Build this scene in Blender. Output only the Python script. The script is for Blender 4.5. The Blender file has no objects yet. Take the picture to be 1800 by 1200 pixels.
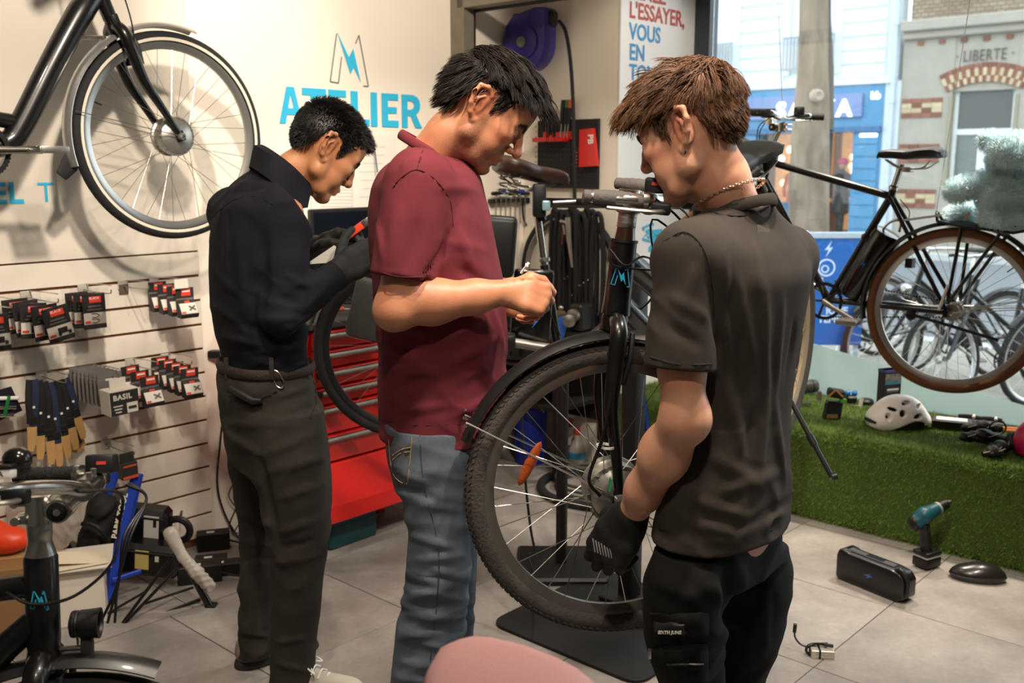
import bpy, bmesh, math, random
import numpy as np
from mathutils import Vector, Matrix
random.seed(7); np.random.seed(7)
SC = bpy.context.scene
C = SC.collection
# ------------------------------------------------------------------ camera, world, light, exposure
CAMH, PITCH, FPX = 1.55, math.atan(312/1750), 1750.0
cam_d = bpy.data.cameras.new('camera'); cam = bpy.data.objects.new('camera', cam_d); C.objects.link(cam)
cam_d.sensor_width = 36; cam_d.lens = FPX/1800*36
cam.location = (0, 0, CAMH); cam.rotation_euler = (math.pi/2-PITCH, 0, 0)
cam_d.dof.use_dof = True; cam_d.dof.focus_distance = 2.25; cam_d.dof.aperture_fstop = 5.0
cam_d.clip_start = 0.05
SC.camera = cam
SC.view_settings.view_transform = 'Standard'; SC.view_settings.look = 'None'
SC.view_settings.gamma = 1; SC.view_settings.use_curve_mapping = False
SC.view_settings.exposure = 0.35
AZ = math.radians(42.3)                         # the room is turned against the camera
SA, CA = math.sin(AZ), math.cos(AZ)
def RM(u, v, z=0.0): return Vector((u*SA - v*CA, u*CA + v*SA, z))     # room coordinates -> world
ROT_ROOM = math.pi/2 - AZ                       # room u axis as a z rotation
MROOM = Matrix(((SA, -CA, 0, 0), (CA, SA, 0, 0), (0, 0, 1, 0), (0, 0, 0, 1)))
def P(px, py, Y):                               # point seen at a pixel of the 1800x1200 frame, Y metres ahead
    u = (600-py)/FPX
    d = Vector(((px-900)/FPX, math.cos(PITCH)+math.sin(PITCH)*u, -math.sin(PITCH)+math.cos(PITCH)*u))
    return Vector((0, 0, CAMH)) + d*(Y/d.y)
def PF(px, py, z=0.0):                          # the same on the height z
    u = (600-py)/FPX
    d = Vector(((px-900)/FPX, math.cos(PITCH)+math.sin(PITCH)*u, -math.sin(PITCH)+math.cos(PITCH)*u))
    return Vector((0, 0, CAMH)) + d*((z-CAMH)/d.z)
def PV(px, py, v):                              # ... on the room plane v
    u = (600-py)/FPX
    d = Vector(((px-900)/FPX, math.cos(PITCH)+math.sin(PITCH)*u, -math.sin(PITCH)+math.cos(PITCH)*u))
    return Vector((0, 0, CAMH)) + d*(v/(-d.x*CA+d.y*SA))
def PU(px, py, uu):                             # ... on the room plane u
    u = (600-py)/FPX
    d = Vector(((px-900)/FPX, math.cos(PITCH)+math.sin(PITCH)*u, -math.sin(PITCH)+math.cos(PITCH)*u))
    return Vector((0, 0, CAMH)) + d*(uu/(d.x*SA+d.y*CA))
def UV(p): return (p.x*SA+p.y*CA, -p.x*CA+p.y*SA, p.z)

w = bpy.data.worlds.new('world'); SC.world = w; w.use_nodes = True
bg = w.node_tree.nodes['Background']; bg.inputs[0].default_value = (0.84, 0.93, 1.0, 1); bg.inputs[1].default_value = 2.7

# ------------------------------------------------------------------ materials
def lin(h):
    if isinstance(h, str):
        h = h.lstrip('#'); h = tuple(int(h[i:i+2], 16)/255 for i in (0, 2, 4))
    return tuple(c/12.92 if c <= 0.04045 else ((c+0.055)/1.055)**2.4 for c in h)
MATS = {}
def mat(name, col, rough=0.5, metal=0.0, noise=0.0, nscale=20.0, col2=None, bump=0.0, bscale=60.0, spec=0.5, alpha=1.0,
        emit=None, estr=0.0, trans=0.0, coat=0.0, sheen=0.0, sss=0.0, stretch=None, rnd=0.0, island=0.0, ior=1.45):
    if name in MATS: return MATS[name]
    m = bpy.data.materials.new(name); MATS[name] = m; m.use_nodes = True
    nt = m.node_tree; b = nt.nodes['Principled BSDF']; L = nt.links.new
    c = lin(col)+(1,)
    b.inputs['Base Color'].default_value = c
    b.inputs['Roughness'].default_value = rough; b.inputs['Metallic'].default_value = metal
    b.inputs['Specular IOR Level'].default_value = spec; b.inputs['Alpha'].default_value = alpha; b.inputs['IOR'].default_value = ior
    if trans: b.inputs['Transmission Weight'].default_value = trans
    if coat: b.inputs['Coat Weight'].default_value = coat; b.inputs['Coat Roughness'].default_value = 0.08
    if sheen: b.inputs['Sheen Weight'].default_value = sheen; b.inputs['Sheen Roughness'].default_value = 0.5
    if sss: b.inputs['Subsurface Weight'].default_value = sss; b.inputs['Subsurface Radius'].default_value = (1.0, 0.35, 0.2); b.inputs['Subsurface Scale'].default_value = 0.006
    if emit is not None: b.inputs['Emission Color'].default_value = lin(emit)+(1,); b.inputs['Emission Strength'].default_value = estr
    if noise or bump:
        tc = nt.nodes.new('ShaderNodeTexCoord'); src = tc.outputs['Object']
        if stretch:
            mp = nt.nodes.new('ShaderNodeMapping'); mp.inputs['Scale'].default_value = stretch; L(src, mp.inputs[0]); src = mp.outputs[0]
    out = None
    if noise:
        n = nt.nodes.new('ShaderNodeTexNoise'); n.inputs['Scale'].default_value = nscale; n.inputs['Detail'].default_value = 6; n.inputs['Roughness'].default_value = 0.6
        L(src, n.inputs['Vector'])
        r = nt.nodes.new('ShaderNodeValToRGB'); r.color_ramp.elements[0].position = 0.3; r.color_ramp.elements[1].position = 0.7
        c2 = lin(col2)+(1,) if col2 else tuple(x*(1-noise) for x in c[:3])+(1,)
        r.color_ramp.elements[0].color = c2; r.color_ramp.elements[1].color = c
        L(n.outputs['Fac'], r.inputs[0]); out = r.outputs[0]
    if rnd or island:
        hs = nt.nodes.new('ShaderNodeHueSaturation'); hs.inputs['Color'].default_value = c
        if out: L(out, hs.inputs['Color'])
        if island:
            oi = nt.nodes.new('ShaderNodeNewGeometry'); ro = oi.outputs['Random Per Island']
        else:
            oi = nt.nodes.new('ShaderNodeObjectInfo'); ro = oi.outputs['Random']
        mr = nt.nodes.new('ShaderNodeMapRange'); k = rnd or island
        mr.inputs['To Min'].default_value = 1-k; mr.inputs['To Max'].default_value = 1+k
        L(ro, mr.inputs[0]); L(mr.outputs[0], hs.inputs['Value']); out = hs.outputs[0]
    if out: L(out, b.inputs['Base Color'])
    if bump:
        n2 = nt.nodes.new('ShaderNodeTexNoise'); n2.inputs['Scale'].default_value = bscale; n2.inputs['Detail'].default_value = 4
        L(src, n2.inputs['Vector'])
        bp = nt.nodes.new('ShaderNodeBump'); bp.inputs['Strength'].default_value = bump; bp.inputs['Distance'].default_value = 0.01
        L(n2.outputs['Fac'], bp.inputs['Height']); L(bp.outputs[0], b.inputs['Normal'])
    return m
def glassmat(name, col=(0.97, 0.99, 0.98), refl=0.06, rough=0.0):
    """thin pane: clear with a fresnel reflection"""
    if name in MATS: return MATS[name]
    m = bpy.data.materials.new(name); MATS[name] = m; m.use_nodes = True
    nt = m.node_tree; nt.nodes.clear(); L = nt.links.new
    o = nt.nodes.new('ShaderNodeOutputMaterial'); t = nt.nodes.new('ShaderNodeBsdfTransparent'); g = nt.nodes.new('ShaderNodeBsdfGlossy')
    t.inputs[0].default_value = col+(1,); g.inputs['Roughness'].default_value = rough
    f = nt.nodes.new('ShaderNodeFresnel'); f.inputs[0].default_value = 1.45
    mx = nt.nodes.new('ShaderNodeMixShader'); L(f.outputs[0], mx.inputs[0]); L(t.outputs[0], mx.inputs[1]); L(g.outputs[0], mx.inputs[2]); L(mx.outputs[0], o.inputs[0])
    return m
def filmmat(name, col, tr, refl_col=None):
    """frosted film: part clear, part diffuse and translucent"""
    if name in MATS: return MATS[name]
    m = bpy.data.materials.new(name); MATS[name] = m; m.use_nodes = True
    nt = m.node_tree; nt.nodes.clear(); L = nt.links.new
    o = nt.nodes.new('ShaderNodeOutputMaterial'); t = nt.nodes.new('ShaderNodeBsdfTransparent')
    d = nt.nodes.new('ShaderNodeBsdfDiffuse'); s = nt.nodes.new('ShaderNodeBsdfTranslucent')
    c = lin(col)+(1,)
    d.inputs[0].default_value = c; s.inputs[0].default_value = c
    a = nt.nodes.new('ShaderNodeMixShader'); a.inputs[0].default_value = 0.6; L(d.outputs[0], a.inputs[1]); L(s.outputs[0], a.inputs[2])
    mx = nt.nodes.new('ShaderNodeMixShader'); mx.inputs[0].default_value = tr; L(a.outputs[0], mx.inputs[1]); L(t.outputs[0], mx.inputs[2]); L(mx.outputs[0], o.inputs[0])
    return m

# ------------------------------------------------------------------ mesh helpers
def frame_from(d, up=None):
    d = Vector(d).normalized(); up = Vector(up) if up else Vector((0, 0, 1))
    if abs(d.dot(up.normalized())) > 0.995: up = Vector((0, 1, 0)) if abs(d.y) < 0.9 else Vector((1, 0, 0))
    x = up.cross(d).normalized(); y = d.cross(x)
    return x, y, d
def spline(pts, n=8, closed=False):
    """Catmull-Rom through the points"""
    p = [Vector(q) for q in pts]; out = []
    m = len(p)
    if m < 3 and not closed: return p
    rng = range(m) if closed else range(m-1)
    for i in rng:
        if closed: a, b, c, d = p[(i-1) % m], p[i], p[(i+1) % m], p[(i+2) % m]
        else:
            b, c = p[i], p[i+1]; a = p[i-1] if i > 0 else b*2-c; d = p[i+2] if i+2 < m else c*2-b
        for k in range(n):
            t = k/n
            out.append(0.5*((2*b)+(c-a)*t+(2*a-5*b+4*c-d)*t*t+(3*b-a-3*c+d)*t*t*t))
    if not closed: out.append(p[-1])
    return out
class MB:
    def __init__(s): s.v = []; s.f = []; s.m = []; s.cur = 0
    def add(s, vs, fs):
        o = len(s.v); s.v += [tuple(x) for x in vs]; s.f += [tuple(i+o for i in f) for f in fs]; s.m += [s.cur]*len(fs); return s
    def box(s, c, size, R=None):
        h = [x/2 for x in size]; vs = []
        for x in (-1, 1):
            for y in (-1, 1):
                for z in (-1, 1):
                    q = Vector((x*h[0], y*h[1], z*h[2]))
                    if R is not None: q = R @ q
                    vs.append(Vector(c)+q)
        return s.add(vs, [(0, 1, 3, 2), (4, 6, 7, 5), (0, 4, 5, 1), (2, 3, 7, 6), (0, 2, 6, 4), (1, 5, 7, 3)])
    def tube(s, pts, r, n=8, closed=False, caps=True, flat=1.0, up=None):
        p = [Vector(q) for q in pts]; m = len(p); rr = r if isinstance(r, (list, tuple)) else [r]*m
        if len(rr) != m: rr = list(np.interp(np.linspace(0, 1, m), np.linspace(0, 1, len(rr)), rr))
        vs = []; px = None
        for i in range(m):
            a = p[i-1] if (i > 0 or closed) else p[i]; b = p[(i+1) % m] if (i < m-1 or closed) else p[i]
            d = (b-a)
            if d.length < 1e-9: d = Vector((0, 0, 1))
            d.normalize()
            if px is None or up is not None: x, y, _ = frame_from(d, up)
            else:
                x = px - d*px.dot(d)
                if x.length < 1e-6: x, y, _ = frame_from(d)
                x.normalize(); y = d.cross(x)
            px = x
            for k in range(n):
                t = 2*math.pi*k/n; vs.append(p[i]+x*(math.cos(t)*rr[i])+y*(math.sin(t)*rr[i]*flat))
        fs = []
        for i in range(m if closed else m-1):
            j = (i+1) % m
            for k in range(n):
                l = (k+1) % n; fs.append((i*n+k, i*n+l, j*n+l, j*n+k))
        if caps and not closed: fs += [tuple(range(n))[::-1], tuple((m-1)*n+k for k in range(n))]
        return s.add(vs, fs)
    def lathe(s, prof, o=(0, 0, 0), d=(0, 0, 1), n=24, caps=True):
        x, y, z = frame_from(d); o = Vector(o); vs = []
        for (r, h) in prof:
            for k in range(n):
                t = 2*math.pi*k/n; vs.append(o+z*h+(x*math.cos(t)+y*math.sin(t))*r)
        fs = [(i*n+k, i*n+(k+1) % n, (i+1)*n+(k+1) % n, (i+1)*n+k) for i in range(len(prof)-1) for k in range(n)]
        if caps: fs += [tuple(range(n))[::-1], tuple((len(prof)-1)*n+k for k in range(n))]
        return s.add(vs, fs)
    def ring(s, c, axis, R, prof, n=48, a0=0.0, a1=2*math.pi, ref=None, cap=True):
        """sweep a closed (dr, dw) profile round an axis"""
        x, y, z = frame_from(axis, ref); c = Vector(c); full = abs(a1-a0) > 6.28; m = len(prof); vs = []
        N = n if full else n+1
        for i in range(N):
            t = a0+(a1-a0)*i/n
            e = x*math.cos(t)+y*math.sin(t)
            for (dr, dw) in prof: vs.append(c+e*(R+dr)+z*dw)
        fs = []
        for i in range(n):
            j = (i+1) % N
            for k in range(m): l = (k+1) % m; fs.append((i*m+k, j*m+k, j*m+l, i*m+l))
        if not full and cap: fs += [tuple(range(m)), tuple((N-1)*m+k for k in range(m))[::-1]]
        return s.add(vs, fs)
    def ball(s, c, r, n=12, R=None):
        rx = r if isinstance(r, (tuple, list)) else (r, r, r); vs = []; h = n//2
        for i in range(h+1):
            a = math.pi*i/h
            for k in range(n):
                t = 2*math.pi*k/n; q = Vector((rx[0]*math.sin(a)*math.cos(t), rx[1]*math.sin(a)*math.sin(t), rx[2]*math.cos(a)))
                vs.append(Vector(c)+(R @ q if R is not None else q))
        return s.add(vs, [(i*n+k, (i+1)*n+k, (i+1)*n+(k+1) % n, i*n+(k+1) % n) for i in range(h) for k in range(n)])
    def prism(s, poly, o, ex, ey, depth):
        """2-D polygon in the plane (ex, ey), extruded along ex x ey"""
        o = Vector(o); ex = Vector(ex); ey = Vector(ey); ez = ex.cross(ey).normalized()*depth; n = len(poly)
        vs = [o+ex*a+ey*b for a, b in poly]+[o+ex*a+ey*b+ez for a, b in poly]
        return s.add(vs, [tuple(range(n))[::-1], tuple(range(n, 2*n))]+[(k, (k+1) % n, n+(k+1) % n, n+k) for k in range(n)])
    def mesh(s, name, smooth=None, bevel=0.0, bseg=2, M=None):
        me = bpy.data.meshes.new(name)
        me.from_pydata([tuple(q) for q in s.v], [], s.f)
        bm = bmesh.new(); bm.from_mesh(me)
        bmesh.ops.remove_doubles(bm, verts=bm.verts, dist=1e-6)
        bmesh.ops.recalc_face_normals(bm, faces=bm.faces)
        if bevel:
            es = [e for e in bm.edges if len(e.link_faces) == 2 and e.calc_face_angle(0) > 0.5]
            bmesh.ops.bevel(bm, geom=es, offset=bevel, segments=bseg, affect='EDGES', profile=0.5)
        if M is not None: bm.transform(M)
        if smooth is not None:
            for f in bm.faces: f.smooth = True
            ca = math.radians(smooth)
            for e in bm.edges:
                e.smooth = not (len(e.link_faces) == 2 and e.calc_face_angle(0) > ca)
        bm.to_mesh(me); bm.free()
        return me
    def build(s, name, material, parent=None, smooth=40, bevel=0.0, bseg=2, M=None, loc=None):
        me = s.mesh(name, smooth, bevel, bseg, M)
        return link(name, me, material, parent)
def link(name, me, material, parent=None):
    o = bpy.data.objects.new(name, me); C.objects.link(o)
    if material is not None:
        if isinstance(material, (list, tuple)):
            for q in material: me.materials.append(q)
        elif not me.materials: me.materials.append(material)
    if parent is not None: o.parent = parent
    return o
def empty(name, loc=(0, 0, 0), rz=0.0):
    o = bpy.data.objects.new(name, None); C.objects.link(o); o.location = loc; o.rotation_euler = (0, 0, rz); o.empty_display_size = 0.05
    return o
def tag(o, label=None, cat=None, group=None, kind=None):
    if label: o['label'] = label
    if cat: o['category'] = cat
    if group: o['group'] = group
    if kind: o['kind'] = kind
    return o
def thing(name, label, cat, loc=(0, 0, 0), rz=0.0, group=None): return tag(empty(name, loc, rz), label, cat, group)
def copy_tree(o, parent=None):
    c = o.copy(); C.objects.link(c); c.parent = parent
    for ch in list(o.children): copy_tree(ch, c)
    return c
def text_mesh(body, size, align='LEFT', bold=0.0, extrude=0.0005, xs=1.0, spacing=1.0):
    cu = bpy.data.curves.new('lettering', 'FONT'); cu.body = body; cu.size = size; cu.align_x = align; cu.offset = bold; cu.extrude = extrude
    cu.space_character = spacing; cu.resolution_u = 3
    o = bpy.data.objects.new('lettering', cu); C.objects.link(o); dg = bpy.context.evaluated_depsgraph_get()
    me = bpy.data.meshes.new_from_object(o.evaluated_get(dg)); bpy.data.objects.remove(o); bpy.data.curves.remove(cu)
    if xs != 1.0: me.transform(Matrix.Scale(xs, 4, (1, 0, 0)))
    me.materials.clear()
    return me
def put_text(name, body, size, material, origin, ex, ey, parent=None, **k):
    """lettering lying in the plane (ex, ey)"""
    me = text_mesh(body, size, **k); ex = Vector(ex).normalized(); ey = Vector(ey).normalized(); ez = ex.cross(ey)
    M = Matrix.Identity(4)
    for i in range(3): M[i][0], M[i][1], M[i][2], M[i][3] = ex[i], ey[i], ez[i], Vector(origin)[i]
    me.transform(M)
    return link(name, me, material, parent)
def basis(o, ex, ey, ez):
    M = Matrix.Identity(4)
    for i in range(3): M[i][0], M[i][1], M[i][2], M[i][3] = ex[i], ey[i], ez[i], o[i]
    return M
UX = RM(1, 0); VX = RM(0, 1); ZX = Vector((0, 0, 1))
# frequently used materials
BLK = mat('black_paint', '#0d0d0e', 0.32, coat=0.35); RUB = mat('rubber', '#17161a', 0.75, bump=0.15, bscale=200)
CHR = mat('polished_aluminium', '#c9c6c0', 0.22, 1.0); ALU = mat('brushed_aluminium', '#b4b0aa', 0.38, 1.0)
STL = mat('steel_wire', '#b9b6b0', 0.28, 1.0); PLB = mat('black_plastic', '#121214', 0.45); PLG = mat('grey_plastic', '#3a3a3c', 0.5)
WHT = mat('white_plastic', '#e9e6e0', 0.45)
# ------------------------------------------------------------------ ceiling lamps (track spotlights)
CEIL = 2.95
def spotlamp(u, v, tu, tv, tz, power, size=62, blend=0.5, rad=0.05, col=(1.0, 0.87, 0.72), label=None):
    p = RM(u, v, CEIL-0.16); t = RM(tu, tv, tz); d = (t-p).normalized()
    root = thing('ceiling_spotlight', label, 'spotlight', tuple(RM(u, v, CEIL)), group='ceiling track spotlights')
    M = Matrix.Translation(-RM(u, v, CEIL))
    MB().lathe([(0.045, 0), (0.045, 0.012)], RM(u, v, CEIL-0.014), n=20).build('mounting_plate', PLB, root, M=M)
    MB().tube([RM(u, v, CEIL-0.014), p], 0.008).build('stem', PLB, root, M=M)
    MB().lathe([(0.055, -0.06), (0.06, -0.055), (0.06, 0.045), (0.066, 0.05), (0.054, 0.05), (0.05, -0.03)], p, d, n=24).build('lamp_head', PLB, root, M=M)
    ld = bpy.data.lights.new('spot', 'SPOT'); ld.energy = power; ld.color = col; ld.spot_size = math.radians(size); ld.spot_blend = blend; ld.shadow_soft_size = rad
    lo = bpy.data.objects.new('spot_light', ld); C.objects.link(lo); lo.parent = root
    lo.location = (p-RM(u, v, CEIL))+d*0.06; lo.rotation_euler = d.to_track_quat('-Z', 'Y').to_euler()
    return root
SPOTS = [(1.1, 1.7, 1.7, 3.6, 1.95, 150, 58, 'black ceiling spotlight aimed at the wall behind the hanging bike'),
         (2.3, 1.8, 2.8, 3.6, 2.0, 130, 60, 'black ceiling spotlight aimed at the blue wall lettering'),
         (0.6, 2.2, 1.4, 3.2, 0.2, 30, 75, 'black ceiling spotlight above the slat wall'),
         (0.9, 1.2, 1.7, 2.3, 0.6, 95, 80, 'black ceiling spotlight above the person in navy'),
         (1.5, 0.7, 1.9, 1.6, 0.8, 110, 85, 'black ceiling spotlight above the person in burgundy'),
         (2.4, 0.5, 2.3, 0.9, 0.5, 105, 85, 'black ceiling spotlight above the person in charcoal'),
         (2.9, 2.3, 3.2, 2.9, 0.6, 60, 90, 'black ceiling spotlight above the red tool chest'),
         (2.9, 0.6, 2.9, 0.8, 0.0, 45, 46, 'black ceiling spotlight above the open floor'),
         (4.45, 1.1, 4.42, 1.15, 0.4, 170, 66, 'black ceiling spotlight above the display bench beside the teddy bear'),
         (4.45, 2.1, 4.42, 2.0, 0.4, 150, 66, 'black ceiling spotlight above the display bench beside the pier'),
         (3.4, 1.5, 4.4, 2.98, 1.6, 70, 50, 'black ceiling spotlight aimed at the white pier'),
         (0.4, 0.2, 1.0, 1.0, 0.3, 60, 95, 'black ceiling spotlight behind the camera')]
for (u, v, tu, tv, tz, pw, sz, lb) in SPOTS: spotlamp(u, v, tu, tv, tz, pw, sz, label=lb)
# ------------------------------------------------------------------ room shell
VW, UG, VP, UB = 3.60, 4.75, 2.985, 4.05       # back wall, window glass, pier face, pier flank
WALL = mat('wall_paint', '#ece3d4', 0.75, noise=0.04, nscale=3, bump=0.02, bscale=180)
def room_box(name, u0, u1, v0, v1, z0, z1, m, parent=None, bevel=0, kind='structure'):
    o = MB().box(((u0+u1)/2, (v0+v1)/2, (z0+z1)/2), (u1-u0, v1-v0, z1-z0)).build(name, m, parent, smooth=None, bevel=bevel, M=MROOM)
    if kind and parent is None: tag(o, kind=kind)
    return o
def tile_material():
    m = bpy.data.materials.new('floor_tile'); m.use_nodes = True; nt = m.node_tree; L = nt.links.new; b = nt.nodes['Principled BSDF']
    g = nt.nodes.new('ShaderNodeNewGeometry'); oi = nt.nodes.new('ShaderNodeObjectInfo')
    ad = nt.nodes.new('ShaderNodeVectorMath'); ad.operation = 'ADD'; sc = nt.nodes.new('ShaderNodeVectorMath'); sc.operation = 'SCALE'; sc.inputs[3].default_value = 9
    cb = nt.nodes.new('ShaderNodeCombineXYZ'); L(oi.outputs['Random'], cb.inputs[0]); L(oi.outputs['Random'], cb.inputs[1]); L(cb.outputs[0], sc.inputs[0])
    L(g.outputs['Position'], ad.inputs[0]); L(sc.outputs[0], ad.inputs[1])
    n = nt.nodes.new('ShaderNodeTexNoise'); n.inputs['Scale'].default_value = 3.2; n.inputs['Detail'].default_value = 8; n.inputs['Roughness'].default_value = 0.65; L(ad.outputs[0], n.inputs[0])
    r = nt.nodes.new('ShaderNodeValToRGB'); r.color_ramp.elements[0].position = 0.32; r.color_ramp.elements[1].position = 0.72
    r.color_ramp.elements[0].color = lin('#7d7873')+(1,); r.color_ramp.elements[1].color = lin('#a39c96')+(1,)
    L(n.outputs[0], r.inputs[0])
    n2 = nt.nodes.new('ShaderNodeTexNoise'); n2.inputs['Scale'].default_value = 45; n2.inputs['Detail'].default_value = 5; L(ad.outputs[0], n2.inputs[0])
    mr = nt.nodes.new('ShaderNodeMapRange'); mr.inputs[1].default_value = 0.3; mr.inputs[2].default_value = 0.75; mr.inputs[3].default_value = 0.9; mr.inputs[4].default_value = 1.06; L(n2.outputs[0], mr.inputs[0])
    hs = nt.nodes.new('ShaderNodeHueSaturation'); L(r.outputs[0], hs.inputs['Color']); L(mr.outputs[0], hs.inputs['Value'])
    L(hs.outputs[0], b.inputs['Base Color'])
    rr = nt.nodes.new('ShaderNodeMapRange'); rr.inputs[3].default_value = 0.38; rr.inputs[4].default_value = 0.6; L(n.outputs[0], rr.inputs[0]); L(rr.outputs[0], b.inputs['Roughness'])
    bp = nt.nodes.new('ShaderNodeBump'); bp.inputs['Strength'].default_value = 0.06; L(n2.outputs[0], bp.inputs['Height']); L(bp.outputs[0], b.inputs['Normal'])
    return m
TILE = tile_material()
floor = room_box('floor', -2.6, UG+0.05, -2.6, VW, -0.1, -0.004, mat('grout', '#4a4643', 0.9))
tm = MB().box((0, 0, -0.008), (0.583, 0.603, 0.016)).mesh('tile', None, 0.0015, 1)
tm.materials.append(TILE)
iu = 0
u0 = 3.36-0.587*10
while u0+0.587*iu < 4.2:
    for iv in range(-4, 5):
        uc = u0+0.587*(iu+0.5); vc = 1.246+0.606*(iv-0.5)
        if vc < -2.2 or vc > 3.9 or uc < -2.4: continue
        if vc+0.31 > VW: continue
        t = bpy.data.objects.new('tile', tm); C.objects.link(t); t.parent = floor; t.location = RM(uc, vc, 0); t.rotation_euler = (0, 0, ROT_ROOM)
    iu += 1
for k in range(11):
    room_box('tile', -2.45+0.587*k+0.03+0.002, -2.45+0.587*(k+1)+0.03-0.002, 3.069, 3.596, -0.02, 0.0, TILE, floor)
room_box('ceiling', -2.6, UG+0.2, -2.6, VW+0.1, CEIL, CEIL+0.1, mat('ceiling_paint', '#cfc9c0', 0.9))
wl = room_box('wall_left', -2.6, UG+0.2, VW, VW+0.12, -0.1, CEIL, WALL)
room_box('wall_back', -2.7, -2.6, -2.7, VW+0.1, -0.1, CEIL, mat('back_wall_paint', '#b8aea2', 0.9))
room_box('wall_front', -2.7, UG+0.2, -2.7, -2.6, -0.1, CEIL, mat('back_wall_paint', '#b8aea2', 0.9))
PANW = mat('display_panel_white', '#e8e9ea', 0.5)
pier = room_box('wall_pier', UB, UG+0.12, VP, VW, -0.02, CEIL, WALL)
room_box('face_panel', UB-0.002, UG-0.03, VP-0.012, VP, 0.0, CEIL, PANW, pier, bevel=0.002)
# slat wall: boards with grooves, on a brown backing
SLAT = mat('slat_board', '#dcd3c5', 0.55, noise=0.05, nscale=2)
backing = room_box('backing_board', -0.8, 2.085, 3.588, VW, 0.0, 1.34, mat('groove_brown', '#6b3d24', 0.7), wl)
SV = 3.578
for k in range(13):
    z1 = 1.208-0.0985*k; z0 = z1-0.0985+0.0085
    if z1 < 0.03: break
    z0 = max(z0, 0.012)
    room_box('slat', -0.8, 2.085-0.0, SV, 3.592, z0, z1-0.002, SLAT, wl, bevel=0.0015)
room_box('slat', -0.8, 2.085, SV, 3.592, 1.2125, 2.95, SLAT, wl, bevel=0.0015)
# tall corner frame of the workshop bay: post on the wall and a header running out from it
FRM = mat('frame_metal', '#8b8274', 0.5, 0.35, noise=0.25, nscale=12); FRD = mat('frame_seal', '#131212', 0.6)
tr = tag(empty('trim_1', tuple(RM(3.56, 3.55, 0))), kind='structure')
Mi = Matrix.Translation(-RM(3.56, 3.55, 0)) @ MROOM
MB().box((3.548, 3.555, CEIL/2), (0.075, 0.09, CEIL)).build('post', FRM, tr, None, 0.004, M=Mi)
MB().box((3.602, 3.56, 1.14), (0.032, 0.06, 2.28)).build('seal', FRD, tr, None, 0.002, M=Mi)
MB().box((3.548, 2.9, 2.32), (0.075, 1.31, 0.075)).build('header', FRM, tr, None, 0.004, M=Mi)
MB().box((3.602, 2.9, 2.282), (0.032, 1.31, 0.018)).build('seal', FRD, tr, None, 0.002, M=Mi)
# window: frame, pane, frosted film
WF = mat('window_frame_paint', '#3a4148', 0.4, 0.3)
win = tag(empty('window_1', tuple(RM(UG, 2.9, 0))), kind='structure'); Mw = Matrix.Translation(-RM(UG, 2.9, 0)) @ MROOM
MB().box((UG, 2.935, 1.5), (0.09, 0.1, 3.0)).build('frame_jamb', WF, win, None, 0.004, M=Mw)
MB().box((UG, 0.15, 0.36), (0.09, 5.5, 0.06)).build('frame_sill', WF, win, None, 0.004, M=Mw)
MB().box((UG, 0.15, 2.91), (0.09, 5.5, 0.08)).build('frame_head', WF, win, None, 0.004, M=Mw)
MB().box((UG, -2.6, 1.5), (0.09, 0.1, 3.0)).build('frame_jamb', WF, win, None, 0.004, M=Mw)
MB().box((UG, 0.15, 1.63), (0.008, 5.47, 2.5)).build('pane', glassmat('window_glass'), win, None, M=Mw)
FP = sorted((UV(PU(x, y, UG-0.006))[1:] for x, y in ((1425, 602), (1505, 626), (1585, 650), (1660, 672), (1735, 694), (1800, 712))))
poly = [(float(v), float(np.interp(v, [q[0] for q in FP], [q[1] for q in FP]))) for v in np.linspace(2.88, -2.55, 60)]+[(-2.55, 0.39), (2.88, 0.39)]
MB().prism(poly, (UG-0.006, 0, 0), (0, 1, 0), (0, 0, 1), -0.0006).build('frosted_film', filmmat('frosted_film', '#e9f6f1', 0.12), win, None, M=Mw)
room_box('wall_window', UG-0.05, UG+0.1, -2.6, 2.985, -0.1, 0.335, mat('sill_wall', '#9a958f', 0.8))
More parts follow.
